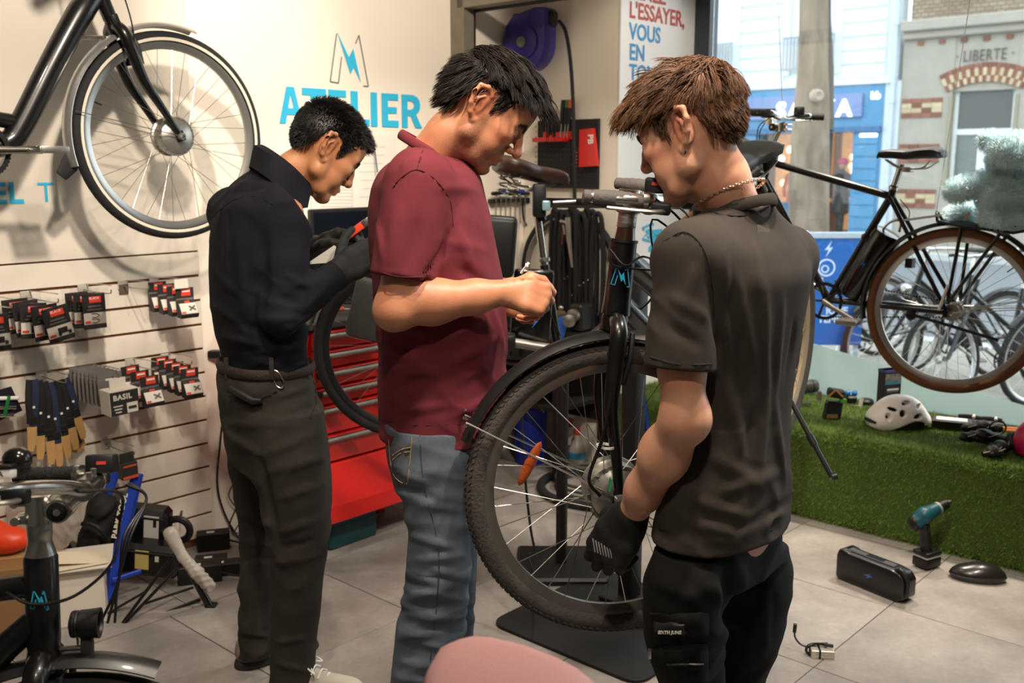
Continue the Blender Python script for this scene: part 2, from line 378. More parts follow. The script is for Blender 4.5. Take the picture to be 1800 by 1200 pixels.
# ------------------------------------------------------------------ display bench with artificial turf
TURFB = mat('turf_base', '#42581f', 0.9, noise=0.4, nscale=60)
bench = thing('display_bench', 'low window display bench wrapped in green artificial turf', 'bench', tuple(RM(4.36, 1.0, 0)))
Mb = Matrix.Translation(-RM(4.36, 1.0, 0)) @ MROOM
BU0, BU1, BV0, BV1, BZ = 3.995, 4.695, -1.2, 2.96, 0.40
MB().box(((BU0+BU1)/2, (BV0+BV1)/2, BZ/2), (BU1-BU0, BV1-BV0, BZ)).build('bench_body', TURFB, bench, 40, 0.03, 4, M=Mb)
def turf():
    rng = np.random.default_rng(3); vs = []; fs = []
    def emit(p, nrm, lean, h, wd):
        k = len(vs); a = rng.uniform(0, 2*math.pi)
        t1 = np.cross(nrm, [math.cos(a), math.sin(a), 0.3]); t1 /= np.linalg.norm(t1)
        tip = p+nrm*h+lean
        vs.extend([p-t1*wd, p+t1*wd, tip]); fs.append((k, k+1, k+2))
    NT, NF = 62000, 60000
    for _ in range(NT):
        v = rng.uniform(0.25, 2.95); u = rng.uniform(BU0+0.02, BU1-0.005)
        emit(np.array([u, v, BZ-0.002]), np.array([0, 0, 1.0]), rng.normal(0, 0.006, 3), rng.uniform(0.006, 0.014), rng.uniform(0.0009, 0.0016))
    for _ in range(NF):
        v = rng.uniform(0.25, 2.95); z = rng.uniform(0.0, BZ-0.02)
        l = rng.normal(0, 0.006, 3); l[2] -= 0.006
        emit(np.array([BU0+0.002, v, z]), np.array([-1.0, 0, 0]), l, rng.uniform(0.005, 0.011), rng.uniform(0.0009, 0.0016))
    for _ in range(12000):
        v = rng.uniform(0.25, 2.6); a = rng.uniform(0, math.pi/2); n = np.array([-math.sin(a), 0, math.cos(a)])
        emit(np.array([BU0+0.03, v, BZ-0.03])+n*0.029, n, rng.normal(0, 0.006, 3), rng.uniform(0.006, 0.014), rng.uniform(0.0012, 0.002))
    me = bpy.data.meshes.new('turf_blades'); me.from_pydata([tuple(q) for q in vs], [], fs); me.transform(Mb)
    m = mat('turf_blade', '#65822d', 0.55, island=0.5, noise=0.0)
    o = link('turf_blades', me, m, bench); o['kind'] = 'stuff'
turf()
# ------------------------------------------------------------------ vinyl lettering on the walls
CYAN = mat('cyan_vinyl', '#2fb3dc', 0.5); NAVYL = mat('dark_vinyl', '#6d6f74', 0.5); REDL = mat('red_vinyl', '#b8403a', 0.5); BLUEL = mat('blue_vinyl', '#2e8fcb', 0.5)
LET = {'A': [[(0, 0), (.24, 0), (.30, .24), (.64, .24), (.70, 0), (.94, 0), (.62, 1), (.32, 1)], [(.36, .42), (.58, .42), (.47, .82)]],
       'T': [[(.27, 0), (.50, 0), (.50, .8), (.77, .8), (.77, 1), (0, 1), (0, .8), (.27, .8)]],
       'E': [[(0, 0), (.6, 0), (.6, .2), (.22, .2), (.22, .41), (.54, .41), (.54, .6), (.22, .6), (.22, .8), (.6, .8), (.6, 1), (0, 1)]],
       'L': [[(0, 0), (.58, 0), (.58, .2), (.22, .2), (.22, 1), (0, 1)]],
       'I': [[(0, 0), (.22, 0), (.22, 1), (0, 1)]],
       'R': [[(0, 0), (.22, 0), (.22, .36), (.34, .36), (.52, 0), (.78, 0), (.55, .41), (.66, .5), (.71, .6), (.72, .72), (.68, .86), (.58, .95), (.44, 1), (0, 1)], [(.22, .55), (.36, .55), (.45, .6), (.48, .68), (.45, .77), (.36, .81), (.22, .81)]]}
def letter(ch, o, ex, ey, size, m, parent, xs=1.0, th=0.0012):
    cu = bpy.data.curves.new('letter', 'CURVE'); cu.dimensions = '2D'; cu.fill_mode = 'BOTH'; cu.extrude = th
    for pl in LET[ch]:
        sp = cu.splines.new('POLY'); sp.points.add(len(pl)-1); sp.use_cyclic_u = True
        for i, (a, b) in enumerate(pl): sp.points[i].co = (a*size*xs, b*size, 0, 1)
    ob = bpy.data.objects.new('letter', cu); C.objects.link(ob)
    me = bpy.data.meshes.new_from_object(ob.evaluated_get(bpy.context.evaluated_depsgraph_get())); bpy.data.objects.remove(ob); bpy.data.curves.remove(cu)
    me.materials.clear(); ez = ex.cross(ey); M = Matrix.Identity(4)
    for i in range(3): M[i][0], M[i][1], M[i][2], M[i][3] = ex[i], ey[i], ez[i], o[i]
    me.transform(M)
    return link('letter', me, m, parent)
sg = thing('wall_lettering', 'large cyan vinyl word ATELIER on the cream wall', 'lettering', tuple(RM(2.52, VW-0.002, 1.718)))
EX, EY = UX, ZX                                   # reads from left to right as seen from the room
LPX = ((491, 532), (532, 574), (578, 609), (617, 649), (652, 663), (671, 700), (706, 741)); LWD = {'A': .94, 'T': .77, 'E': .6, 'L': .58, 'I': .22, 'R': .78}
for (a, b), ch in zip(LPX, 'ATELIER'):
    ua, ub = UV(PV(a, 218, VW))[0], UV(PV(b, 218, VW))[0]; letter(ch, RM(ua, VW-0.003, 1.718)-Vector(sg.location), EX, EY, 0.152, CYAN, sg, (ub-ua)/(LWD[ch]*0.152))
def logo(name, o, ex, ey, s, fillm, linem, parent, lw=0.006, th=0.001):
    """M outline with a lightning bolt between its legs"""
    ez = ex.cross(ey)
    b = [(0.22, 0.97), (0.50, 0.53), (0.62, 0.70), (0.80, 0.06), (0.62, 0.34), (0.53, 0.21)]
    MB().prism([(x*s*0.95, y*s) for x, y in b], o, ex, ey, th).build(name+'_bolt', fillm, parent, None)
    for a, c in (((0, .04), (.2, .95)), ((0, .04), (.21, .02)), ((.21, .02), (.31, .52)), ((.68, .80), (.78, .97)), ((.78, .97), (1.0, .0)), ((.86, .0), (1.0, .0))):
        A = o+ex*(a[0]*s*.95)+ey*(a[1]*s); B = o+ex*(c[0]*s*.95)+ey*(c[1]*s); d = (B-A).normalized(); n = ez.cross(d)*lw*s*2
        MB().add([A-n+ez*th, A+n+ez*th, B+n+ez*th, B-n+ez*th], [(0, 1, 2, 3)]).build(name+'_outline', linem, parent, None)
lg = thing('wall_logo', 'outlined letter M with a cyan lightning bolt above the word ATELIER', 'logo', tuple(RM(2.80, VW-0.002, 1.9)))
logo('logo', RM(2.775, VW-0.003, 1.895)-Vector(lg.location), UX, ZX, 0.225, CYAN, NAVYL, lg)
ml = thing('wall_lettering', 'cyan vinyl letters EL T below the hanging bike', 'lettering', tuple(RM(1.3, SV-0.002, 1.42)))
put_text('letter', 'EL', 0.098, CYAN, RM(1.325, SV-0.002, 1.419)-Vector(ml.location), UX, ZX, ml, bold=0.003, spacing=1.12)
put_text('letter', 'T', 0.098, CYAN, RM(1.478, SV-0.002, 1.419)-Vector(ml.location), UX, ZX, ml)
pt = thing('pier_lettering', 'red and blue vinyl slogan down the white pier beside the window', 'lettering', tuple(RM(4.1, VP-0.014, 2.1)))
for i, (s, mm) in enumerate((('VENEZ', REDL), ("L'ESSAYER,", REDL), ('VOUS', BLUEL), ('EN', BLUEL), ('TOMBEREZ', BLUEL), ('AMOUREUX', BLUEL))):
    q = PV(1106, (-5, 30, 67.5, 104, 139.5, 174.5)[i], VP-0.014)
    put_text('text_line', s, 0.108, mm, q-Vector(pt.location), UX, ZX, pt, bold=0.0022, xs=0.97)
q = RM(4.36, VP-0.014, 1.15)-Vector(pt.location)
logo('logo', q, ZX, -UX, 0.10, CYAN, CYAN, pt, lw=0.03)
put_text('text_line', 'M', 0.16, CYAN, PV(1162, 442, VP-0.014)-Vector(pt.location), ZX, -UX, pt, bold=0.006)
# ------------------------------------------------------------------ the street beyond the window
SZ = -0.12
room_box('pavement', UG+0.1, 9.6, -14, 34, SZ-0.2, SZ, mat('pavement_stone', '#8f8a80', 0.85, noise=0.2, nscale=4))
room_box('kerb', 9.6, 9.85, -14, 34, SZ-0.2, SZ+0.005, mat('kerb_stone', '#b9bab8', 0.8, noise=0.15, nscale=8))
room_box('road', 9.85, 19.0, -14, 34, SZ-0.25, SZ-0.1, mat('asphalt', '#6f7275', 0.85, noise=0.2, nscale=15))
room_box('kerb', 19.0, 19.25, -14, 34, SZ-0.2, SZ+0.02, mat('kerb_stone', '#b9bab8', 0.8, noise=0.15, nscale=8))
room_box('pavement', 19.25, 26, -14, 34, SZ-0.2, SZ+0.02, mat('pavement_stone', '#8f8a80', 0.85, noise=0.2, nscale=4))
FU = 23.0
def fz(px, py): a = UV(PU(px, py, FU)); return a[1], a[2]
def fbox(mb, v0, v1, z0, z1, d0, d1): mb.box((FU-(d0+d1)/2, (v0+v1)/2, (z0+z1)/2), (abs(d1-d0), abs(v1-v0), abs(z1-z0)))   # d: metres in front of the facade
def fpart(name, m, parent, v0, v1, z0, z1, d0, d1, bevel=0):
    mb = MB(); fbox(mb, v0, v1, z0, z1, d0, d1); return mb.build(name, m, parent, None, bevel, 1, M=MROOM)
# white building with the blue shop
RENDER = mat('white_render', '#ccd5db', 0.8, noise=0.04, nscale=1); GREYM = mat('shutter_white', '#d5dade', 0.6); IRON = mat('balcony_iron', '#8d9399', 0.6)
wb = thing('apartment_building', 'white rendered apartment building across the street above the blue shop', 'building', (0, 0, 0))
V0, V1 = 9.16, 17.0
fpart('wall', RENDER, wb, V0, V1, 3.34, 9.0, -0.4, 0.0)
for (va, vb) in ((9.45, 10.55), (11.95, 13.25), (14.5, 17.0)):
    z = 3.52
    while z < 7.6:
        fpart('render_course', RENDER, wb, va, vb, z, z+0.275, 0.0, 0.035); z += 0.31
for (vc, hw, zb) in ((11.25, 0.55, 3.75), (13.88, 0.5, 3.75)):
    wn = fpart('window', mat('window_reveal', '#b9c2c8', 0.7), wb, vc-hw, vc+hw, zb-0.05, 5.75, -0.1, 0.012)
    for s in (-1, 1):
        a, b = (vc-hw+0.02, vc-0.03) if s < 0 else (vc+0.03, vc+hw-0.02)
        sh = fpart('shutter', GREYM, wn, a, b, zb, 5.7, 0.012, 0.03)
    zz = zb+0.05
    mb = MB()
    while zz < 5.65: fbox(mb, vc-hw+0.05, vc-0.06, zz, zz+0.035, 0.03, 0.05); fbox(mb, vc+0.06, vc+hw-0.05, zz, zz+0.035, 0.03, 0.05); zz += 0.075
    lo = mb.build('louvres', GREYM, wn, None, M=MROOM); lo['kind'] = 'stuff'
    for a, b, c, d in ((vc-hw-0.2, vc-hw, zb-0.1, 5.95), (vc+hw, vc+hw+0.2, zb-0.1, 5.95), (vc-hw-0.2, vc+hw+0.2, 5.75, 5.95)): fpart('window_surround', RENDER, wb, a, b, c, d, 0, 0.06)
    rl = MB(); fbox(rl, vc-hw-0.1, vc+hw+0.1, zb+0.75, zb+0.79, 0.2, 0.24); fbox(rl, vc-hw-0.1, vc+hw+0.1, zb+0.02, zb+0.05, 0.2, 0.24)
    for k in range(15): q = vc-hw-0.08+(2*hw+0.16)*k/14; fbox(rl, q-0.012, q+0.012, zb, zb+0.77, 0.21, 0.235)
    rl.build('balcony_railing', IRON, wb, None, M=MROOM)
fpart('ledge', RENDER, wb, V0, V1, 3.36, 3.5, 0, 0.1)
MB().tube([RM(FU-0.12, 9.2, z) for z in (SZ, 9.0)], 0.055, 10).build('drainpipe', mat('pipe_grey', '#b7c3cc', 0.5), wb)
for z in (1.0, 2.9, 4.6): MB().tube([RM(FU-0.12, 9.2, z), RM(FU-0.12, 9.2, z+0.06)], 0.075, 10).build('pipe_bracket', mat('pipe_grey', '#b7c3cc', 0.5), wb)
# shop
SBL = mat('shop_blue', '#4f86ad', 0.5, noise=0.1, nscale=2); SBD = mat('shop_blue_dark', '#3c6288', 0.5); GLOW = mat('shop_sign_light', '#ffffff', 0.5, emit='#dfe6ff', estr=2.2)
WARM = mat('shop_interior', '#d89a63', 0.8, noise=0.5, nscale=3, col2='#8a4f2a', emit='#e0a065', estr=0.55)  # warm light of the shop put into the interior surfaces as glow
sp = thing('clothes_shop', 'blue painted shop front with a lit white sign across the street', 'shop', (0, 0, 0))
def opening(px0, px1, py0):
    return fz(px1, py0)[0], fz(px0, py0)[0], fz((px0+px1)/2, py0)[1]
d0, d1, dt = opening(1455, 1502, 232)
w0, w1, wt = opening(1335, 1397, 235)
fpart('corner_strip', RENDER, wb, 9.06, 9.42, SZ, 3.4, -0.3, 0.02)
fpart('shop_back', mat('shop_back_dark', '#6b4126', 0.9, emit='#7a4a2a', estr=0.25), sp, 9.42, 16.0, SZ, 3.3, -1.75, -1.65); fpart('shop_side', mat('shop_back_dark', '#6b4126', 0.9), sp, 9.42, 9.46, SZ, 3.3, -1.7, -0.3); fpart('shop_ceiling', mat('shop_back_dark', '#6b4126', 0.9), sp, 9.42, 16.0, 2.42, 2.46, -1.7, -0.3)  # dark lining also glows faintly, standing in for the shop's light
fpart('fascia', SBL, sp, 9.42, 16.0, 2.35, 3.34, -0.3, 0.05)
fpart('sign_board', mat('sign_board', '#6f83ad', 0.5), sp, 9.9, 14.5, 2.62, 3.16, 0.05, 0.12, 0.01)
fpart('lintel', SBD, sp, 9.42, 16.0, 2.28, 2.4, 0.05, 0.14)
for a, b in ((9.42, d0), (d1, w0), (w1, 16.0)):
    fpart('pilaster', SBL, sp, a, b, SZ, 2.35, -0.3, 0.05)
    for z in np.arange(0.05, 2.2, 0.28): fpart('pilaster_panel', SBL, sp, a+0.06, b-0.06, z, z+0.25, 0.05, 0.075)
fpart('stall_riser', SBD, sp, w0, w1, SZ, 0.6, -0.3, 0.03)
for a, b, zb in ((d0, d1, SZ), (w0, w1, 0.6)):
    fpart('shop_interior', WARM, sp, a-0.3, b+0.3, zb, 2.4, -1.6, -1.5)
    fpart('interior_floor', WARM, sp, a-0.3, b+0.3, zb-0.02, zb+0.01, -1.5, -0.3)
    fpart('pane', glassmat('shop_glass'), sp, a, b, zb, 2.3, -0.2, -0.19)
    rng = random.Random(int(a*10))
    for k in range(5):
        q = rng.uniform(a, b); z = rng.uniform(0.8, 2.1)
        MB().ball(RM(FU+1.2, q, z), 0.09, 8).build('display_lamp', mat('shop_bulb', '#fff0d0', 0.5, emit='#ffe2b0', estr=4.0), sp)
for s, px, size in (('SAPZA', 1369, 0.62),):
    v, z = fz(1369, 207)
    put_text('sign_letters', s, 0.52, GLOW, RM(FU-0.13, v, 2.66), -VX, ZX, sp, bold=0.02, extrude=0.015, spacing=1.35)
put_text('sign_letters', 'bb', 0.22, GLOW, RM(FU-0.07, fz(1533, 172)[0], 3.02), -VX, ZX, sp, bold=0.01, extrude=0.01)
fpart('wall_lamp_pool', mat('frosted_lamp', '#eef4ff', 0.4, emit='#e8f0ff', estr=2.0), sp, fz(1545, 240)[0], fz(1515, 240)[0], 2.16, 2.24, 0.05, 0.16, 0.02)
def mannequin(v, u, hat, coat, label):
    r = thing('shop_mannequin', label, 'mannequin', tuple(RM(u, v, SZ)), group='dressed mannequins in the shop')
    o = Vector((0, 0, 0))
    MB().lathe([(0.02, 0.0), (0.09, 0.0), (0.085, 0.1), (0.1, 0.45), (0.2, 0.5), (0.2, 0.75), (0.15, 1.05), (0.19, 1.3), (0.2, 1.42), (0.08, 1.5), (0.05, 1.55)], o, n=14).build('dress', coat, r)
    MB().ball((0, 0, 1.65), (0.085, 0.095, 0.12), 12).build('head', mat('mannequin_skin', '#c99c80', 0.6), r)
    MB().ball((0, 0, 1.72), (0.13, 0.13, 0.1), 12).build('hat', hat, r)
    for s in (-1, 1): MB().tube([RM(0, 0.2*s, 1.4), RM(-0.05, 0.27*s, 1.1), RM(-0.12, 0.2*s, 0.85)], [0.055, 0.045, 0.035], 8).build('arm', coat, r)
mannequin(fz(1470, 300)[0], 22.6+0.75, mat('hat_pink', '#e02f6f', 0.7), mat('dress_black', '#3a3434', 0.8), 'mannequin in a black dress and pink hat in the shop doorway')
mannequin(fz(1380, 300)[0], 22.6+0.95, mat('hat_cream', '#f1d9b4', 0.7), mat('dress_red', '#c2402f', 0.8), 'mannequin in a red dress in the shop window behind the tree')
# old stone school building
STONE = mat('stone_wall', '#a39d92', 0.9, noise=0.14, nscale=2.5, bump=0.05, bscale=30); BRK = mat('brick_red', '#80584a', 0.9, rnd=0.2); BRC = mat('brick_cream', '#b5a487', 0.9, rnd=0.1)
def brickwall():
    m = bpy.data.materials.new('upper_brick'); m.use_nodes = True; nt = m.node_tree; L = nt.links.new; b = nt.nodes['Principled BSDF']; b.inputs['Roughness'].default_value = 0.9
    tc = nt.nodes.new('ShaderNodeTexCoord'); mp = nt.nodes.new('ShaderNodeMapping'); mp.inputs['Rotation'].default_value = (math.pi/2, 0, 0)
    bk = nt.nodes.new('ShaderNodeTexBrick'); bk.inputs['Scale'].default_value = 3.0; bk.inputs['Color1'].default_value = lin('#9b8b76')+(1,); bk.inputs['Color2'].default_value = lin('#85725f')+(1,); bk.inputs['Mortar'].default_value = lin('#6a625a')+(1,)
    bk.inputs['Mortar Size'].default_value = 0.03; L(tc.outputs['Object'], mp.inputs[0]); L(mp.outputs[0], bk.inputs[0]); L(bk.outputs[0], b.inputs['Base Color'])
    return m
sb = tag(empty('school_building', tuple(RM(FU, 5.5, 0)), ROT_ROOM+math.pi/2), 'old stone school building with brick bands and the carved word LIBERTE', 'building')
SMi = sb.matrix_basis.inverted() @ MROOM
def spart(name, m, v0, v1, z0, z1, d0, d1, bevel=0, parent=None):
    mb = MB(); fbox(mb, v0, v1, z0, z1, d0, d1); o = mb.build(name, m, parent or sb, None, bevel, 1, M=SMi); return o
VS1 = 9.06; wv1, wv0 = 7.93, 6.62               # window opening
spart('wall', STONE, wv1, VS1, SZ, 4.3, -0.5, 0); spart('wall', STONE, 2.0, wv0, SZ, 4.3, -0.5, 0)
spart('wall', STONE, wv0, wv1, SZ, 0.95, -0.5, 0); spart('wall', STONE, wv0, wv1, 3.1, 4.3, -0.5, -0.02)
spart('upper_wall', brickwall(), 2.0, VS1-0.1, 4.62, 9.0, -0.5, -0.05)
spart('cornice', STONE, 2.0, VS1, 4.42, 4.66, -0.1, 0.26, 0.03); spart('cornice_moulding', STONE, 2.0, VS1, 4.26, 4.44, -0.1, 0.14, 0.03)
spart('sill_stone', mat('dark_sill', '#5d4438', 0.8), 7.45, 8.2, 5.25, 5.55, -0.05, 0.2)
for k in range(14): spart('brick', BRK, 8.75-0.46*k-0.13, 8.75-0.46*k, 4.13, 4.22, -0.01, 0.03)
vz = 6.7
va_, vb_ = fz(1680, 100)[0], fz(1780, 97)[0]; cw = text_mesh('\u00b7 LIBERTE \u00b7', 0.34, extrude=0.004, spacing=1.1); wd_ = max(v.co.x for v in cw.vertices)-min(v.co.x for v in cw.vertices); cw.transform(Matrix.Scale((va_-vb_)/wd_, 4, (1, 0, 0)))
cw.transform(SMi @ basis((FU-0.004, va_, fz(1685, 109)[1]), Vector((0, -1, 0)), ZX, Vector((-1, 0, 0)))); link('carved_word', cw, mat('carved_grey', '#5f5a54', 0.9), sb)
bmA = MB().box((0, 0, 0), (0.03, 0.215, 0.10)).mesh('brick', None); bmA.materials.append(BRK)
bmB = bmA.copy(); bmB.materials.clear(); bmB.materials.append(BRC)
def brick_at(v, z, red):
    o = bpy.data.objects.new('brick', bmA if red else bmB); C.objects.link(o); o.parent = sb
    o.matrix_basis = SMi @ Matrix.Translation((FU-0.012, v, z))
def chain(v_hi, v_lo, z):
    n = int((v_hi-v_lo)/0.222)
    for r in range(4):
        for c in range(n):
            v = v_hi-0.11-0.222*c
            red = r in (0, 3) or ((c % 3 == 1) if r == 1 else (c % 3 == 1)) if r in (0, 3) else (c % 3 == 2 if r == 1 else c % 3 == 1)
            brick_at(v, z+0.106*r, bool(red))
chain(VS1-0.05, 8.12, 2.62); chain(VS1-0.05, wv1+0.12, 1.62); chain(VS1-0.05, wv1+0.12, 0.62)
chain(wv0-0.05, 5.2, 1.75); chain(wv0-0.05, 5.2, 0.7)
# segmental arch of voussoirs
vc = (wv0+wv1)/2; Rr = 1.65; zc = 3.28-Rr
for k in range(21):
    a = -0.46+0.92*k/20
    for j, (r0, r1) in enumerate(((0.0, 0.13), (0.135, 0.30), (0.305, 0.40))):
        red = (j == 2) or ((k % 2 == 0) ^ (j == 1))
        w_ = 0.92/20*0.94; mb = MB(); vs = []
        for dd in (-0.02, 0.045):
            for rr_, aa in ((Rr+r0, a-w_/2), (Rr+r0, a+w_/2), (Rr+r1, a+w_/2), (Rr+r1, a-w_/2)):
                vs.append((FU-dd, vc+math.sin(aa)*rr_, zc+math.cos(aa)*rr_))
        mb.add(vs, [(0, 1, 2, 3), (4, 7, 6, 5), (0, 4, 5, 1), (1, 5, 6, 2), (2, 6, 7, 3), (3, 7, 4, 0)]).build('brick', BRK if red else BRC, sb, None, M=SMi)
wn = spart('window', mat('window_paint', '#cfd3d2', 0.5), wv0, wv1, 2.18, 2.30, -0.22, -0.14)
for a, b, c, d in ((wv0, wv0+0.1, 0.95, 3.2), (wv1-0.1, wv1, 0.95, 3.2), (vc-0.09, vc+0.09, 0.95, 2.2), (wv0, wv1, 0.95, 1.05)): spart('sash', mat('window_paint', '#cfd3d2', 0.5), a, b, c, d, -0.22, -0.15, parent=None)
for a, b in ((wv0-0.06, wv0+0.02), (wv1-0.02, wv1+0.06)): spart('quoin_strip', mat('quoin', '#8f8878', 0.8), a, b, 0.9, 3.0, -0.2, 0.03)
spart('transom_panel', mat('transom_dark', '#4b4742', 0.6), wv0, wv1, 2.3, 3.25, -0.26, -0.24)
cur = MB(); fbox(cur, wv0, wv1, 0.95, 2.2, -0.34, -0.33)
for k in range(24): fbox(cur, wv0+k*0.055, wv0+k*0.055+0.03, 0.95, 2.2, -0.33, -0.31)
cur.build('curtain', mat('curtain_grey', '#8d918f', 0.9), sb, None, M=SMi)
spart('pane', glassmat('far_glass'), wv0, wv1, 1.0, 3.2, -0.19, -0.185)
# tree
BARK = mat('bark', '#8a7c6c', 0.9, noise=0.5, nscale=5, col2='#5a5044', bump=0.5, bscale=14, stretch=(1, 1, 0.35))
tr_ = thing('street_tree', 'grey brown plane tree trunk standing at the kerb', 'tree', tuple(P(1425, 400, 11.5)))
base = P(1421, 470, 11.5); base.z = SZ; top = P(1429, 0, 11.5)
tr_.location = base
pts = [(0, 0, 0), (0.0, 0, 0.5), P(1421, 400, 11.5)-base, P(1424, 250, 11.5)-base, P(1428, 150, 11.5)-base, P(1430, 60, 11.5)-base, P(1431, -60, 11.5)-base, P(1436, -300, 11.5)-base]
pp = spline(pts, 6); MB().tube(pp, [0.36, 0.27, 0.235, 0.22, 0.20, 0.165, 0.155, 0.15, 0.13], 18).build('trunk', BARK, tr_, 60)
kn = P(1436, 168, 11.28)-base
MB().lathe([(0.075, -0.04), (0.07, 0.03), (0.045, 0.05), (0.02, 0.03)], kn, (0.2, -1, 0), 12).build('knot', mat('knot_wood', '#9a8f82', 0.9), tr_)
MB().tube([P(1447, 230, 11.6)-base, P(1450, 120, 11.7)-base, P(1449, 30, 11.75)-base, P(1450, -200, 11.8)-base], [0.12, 0.1, 0.075, 0.07], 12).build('limb', mat('bark_dark', '#54504a', 0.9, bump=0.4, bscale=14), tr_)
# blue street board
bb = thing('street_banner', 'blue advertising board with white lettering on the pavement outside', 'banner', (0, 0, 0))
YB = 7.4; bl = P(1330, 606, YB); tl = P(1330, 418, YB); br_ = P(1512, 606, YB); bt = P(1512, 418, YB)
bb.location = (bl.x, YB, SZ); o0 = Vector(bb.location)
hw = br_.x-bl.x
MB().box((hw/2, 0, (bl.z+tl.z)/2-SZ), (hw, 0.02, tl.z-bl.z)).build('banner_board', mat('banner_blue', '#2166b8', 0.45, noise=0.15, nscale=2), bb, None)
MB().box((hw/2, 0, tl.z-SZ+0.02), (hw+0.04, 0.05, 0.045)).build('top_rail', mat('rail_grey', '#aeb9c4', 0.5), bb, None, 0.006)
for x in (0.03, hw-0.03): MB().box((x, 0.02, (tl.z-SZ)/2), (0.035, 0.035, tl.z-SZ)).build('post', mat('rail_grey', '#aeb9c4', 0.5), bb, None, 0.004)
MB().box((hw/2, 0, 0.03), (hw+0.05, 0.3, 0.06)).build('foot', mat('rail_grey', '#aeb9c4', 0.5), bb, None, 0.02)
BW = mat('banner_white', '#cfe0f5', 0.5)
for s, px, py in (('IQUE', 1489, 551), ('TEMENT', 1500, 566)):
    q = P(px, py, YB)-o0; put_text('lettering', s, 0.072, BW, (q.x, -0.012, q.z), (1, 0, 0), (0, 0, 1), bb, align='RIGHT', bold=0.003)
q = P(1452, 470, YB)-o0; MB().ring((q.x, -0.012, q.z), (0, 1, 0), 0.06, [(0.006, 0), (-0.006, 0), (-0.006, 0.003), (0.006, 0.003)], 24).build('lettering', BW, bb)
MB().ring((q.x-0.01, -0.012, q.z-0.01), (0, 1, 0), 0.025, [(0.005, 0), (-0.005, 0), (-0.005, 0.003), (0.005, 0.003)], 18).build('lettering', BW, bb)
q = P(1456, 437, YB)-o0; MB().prism([(0.02, 0.06), (-0.03, -0.01), (0, -0.005), (-0.02, -0.06), (0.03, 0.012), (0, 0.008)], (q.x, -0.012, q.z), (1, 0, 0), (0, 0, 1), 0.003).build('lettering', BW, bb, None)
# ------------------------------------------------------------------ bicycles
def axis_frame(o, ea, ef):
    """origin o, third axis ea, first axis towards ef"""
    ea = Vector(ea).normalized(); ef = Vector(ef); ef = (ef-ea*ef.dot(ea)).normalized(); return basis(Vector(o), ef, ea.cross(ef), ea)
TYB = mat('tyre_black', '#1b1a1c', 0.8, bump=0.2, bscale=160); TYN = mat('tyre_brown', '#74492d', 0.7, bump=0.15, bscale=160); TYW = mat('tyre_sidewall', '#d8cfbd', 0.7)
TYD = mat('tyre_dusty', '#4b4541', 0.9, noise=0.35, nscale=30, bump=0.3, bscale=140)
RIMS = mat('rim_silver', '#b9b7b3', 0.3, 0.9); RIMB = mat('rim_black', '#242325', 0.4, 0.4); RIMG = mat('rim_grey', '#97908a', 0.32, 0.85)
GRIP = mat('grip_rubber', '#4a4542', 0.75, bump=0.2, bscale=120); MUD = mat('mudguard_black', '#1c1b1b', 0.38, coat=0.2, noise=0.2, nscale=25)
HUBM = mat('hub_motor_cast', '#b7b5ad', 0.38, 0.85, noise=0.1, nscale=30)
def circ(r, n, a0=0.0): return [(r*math.cos(a0+2*math.pi*k/n), r*math.sin(a0+2*math.pi*k/n)) for k in range(n)]
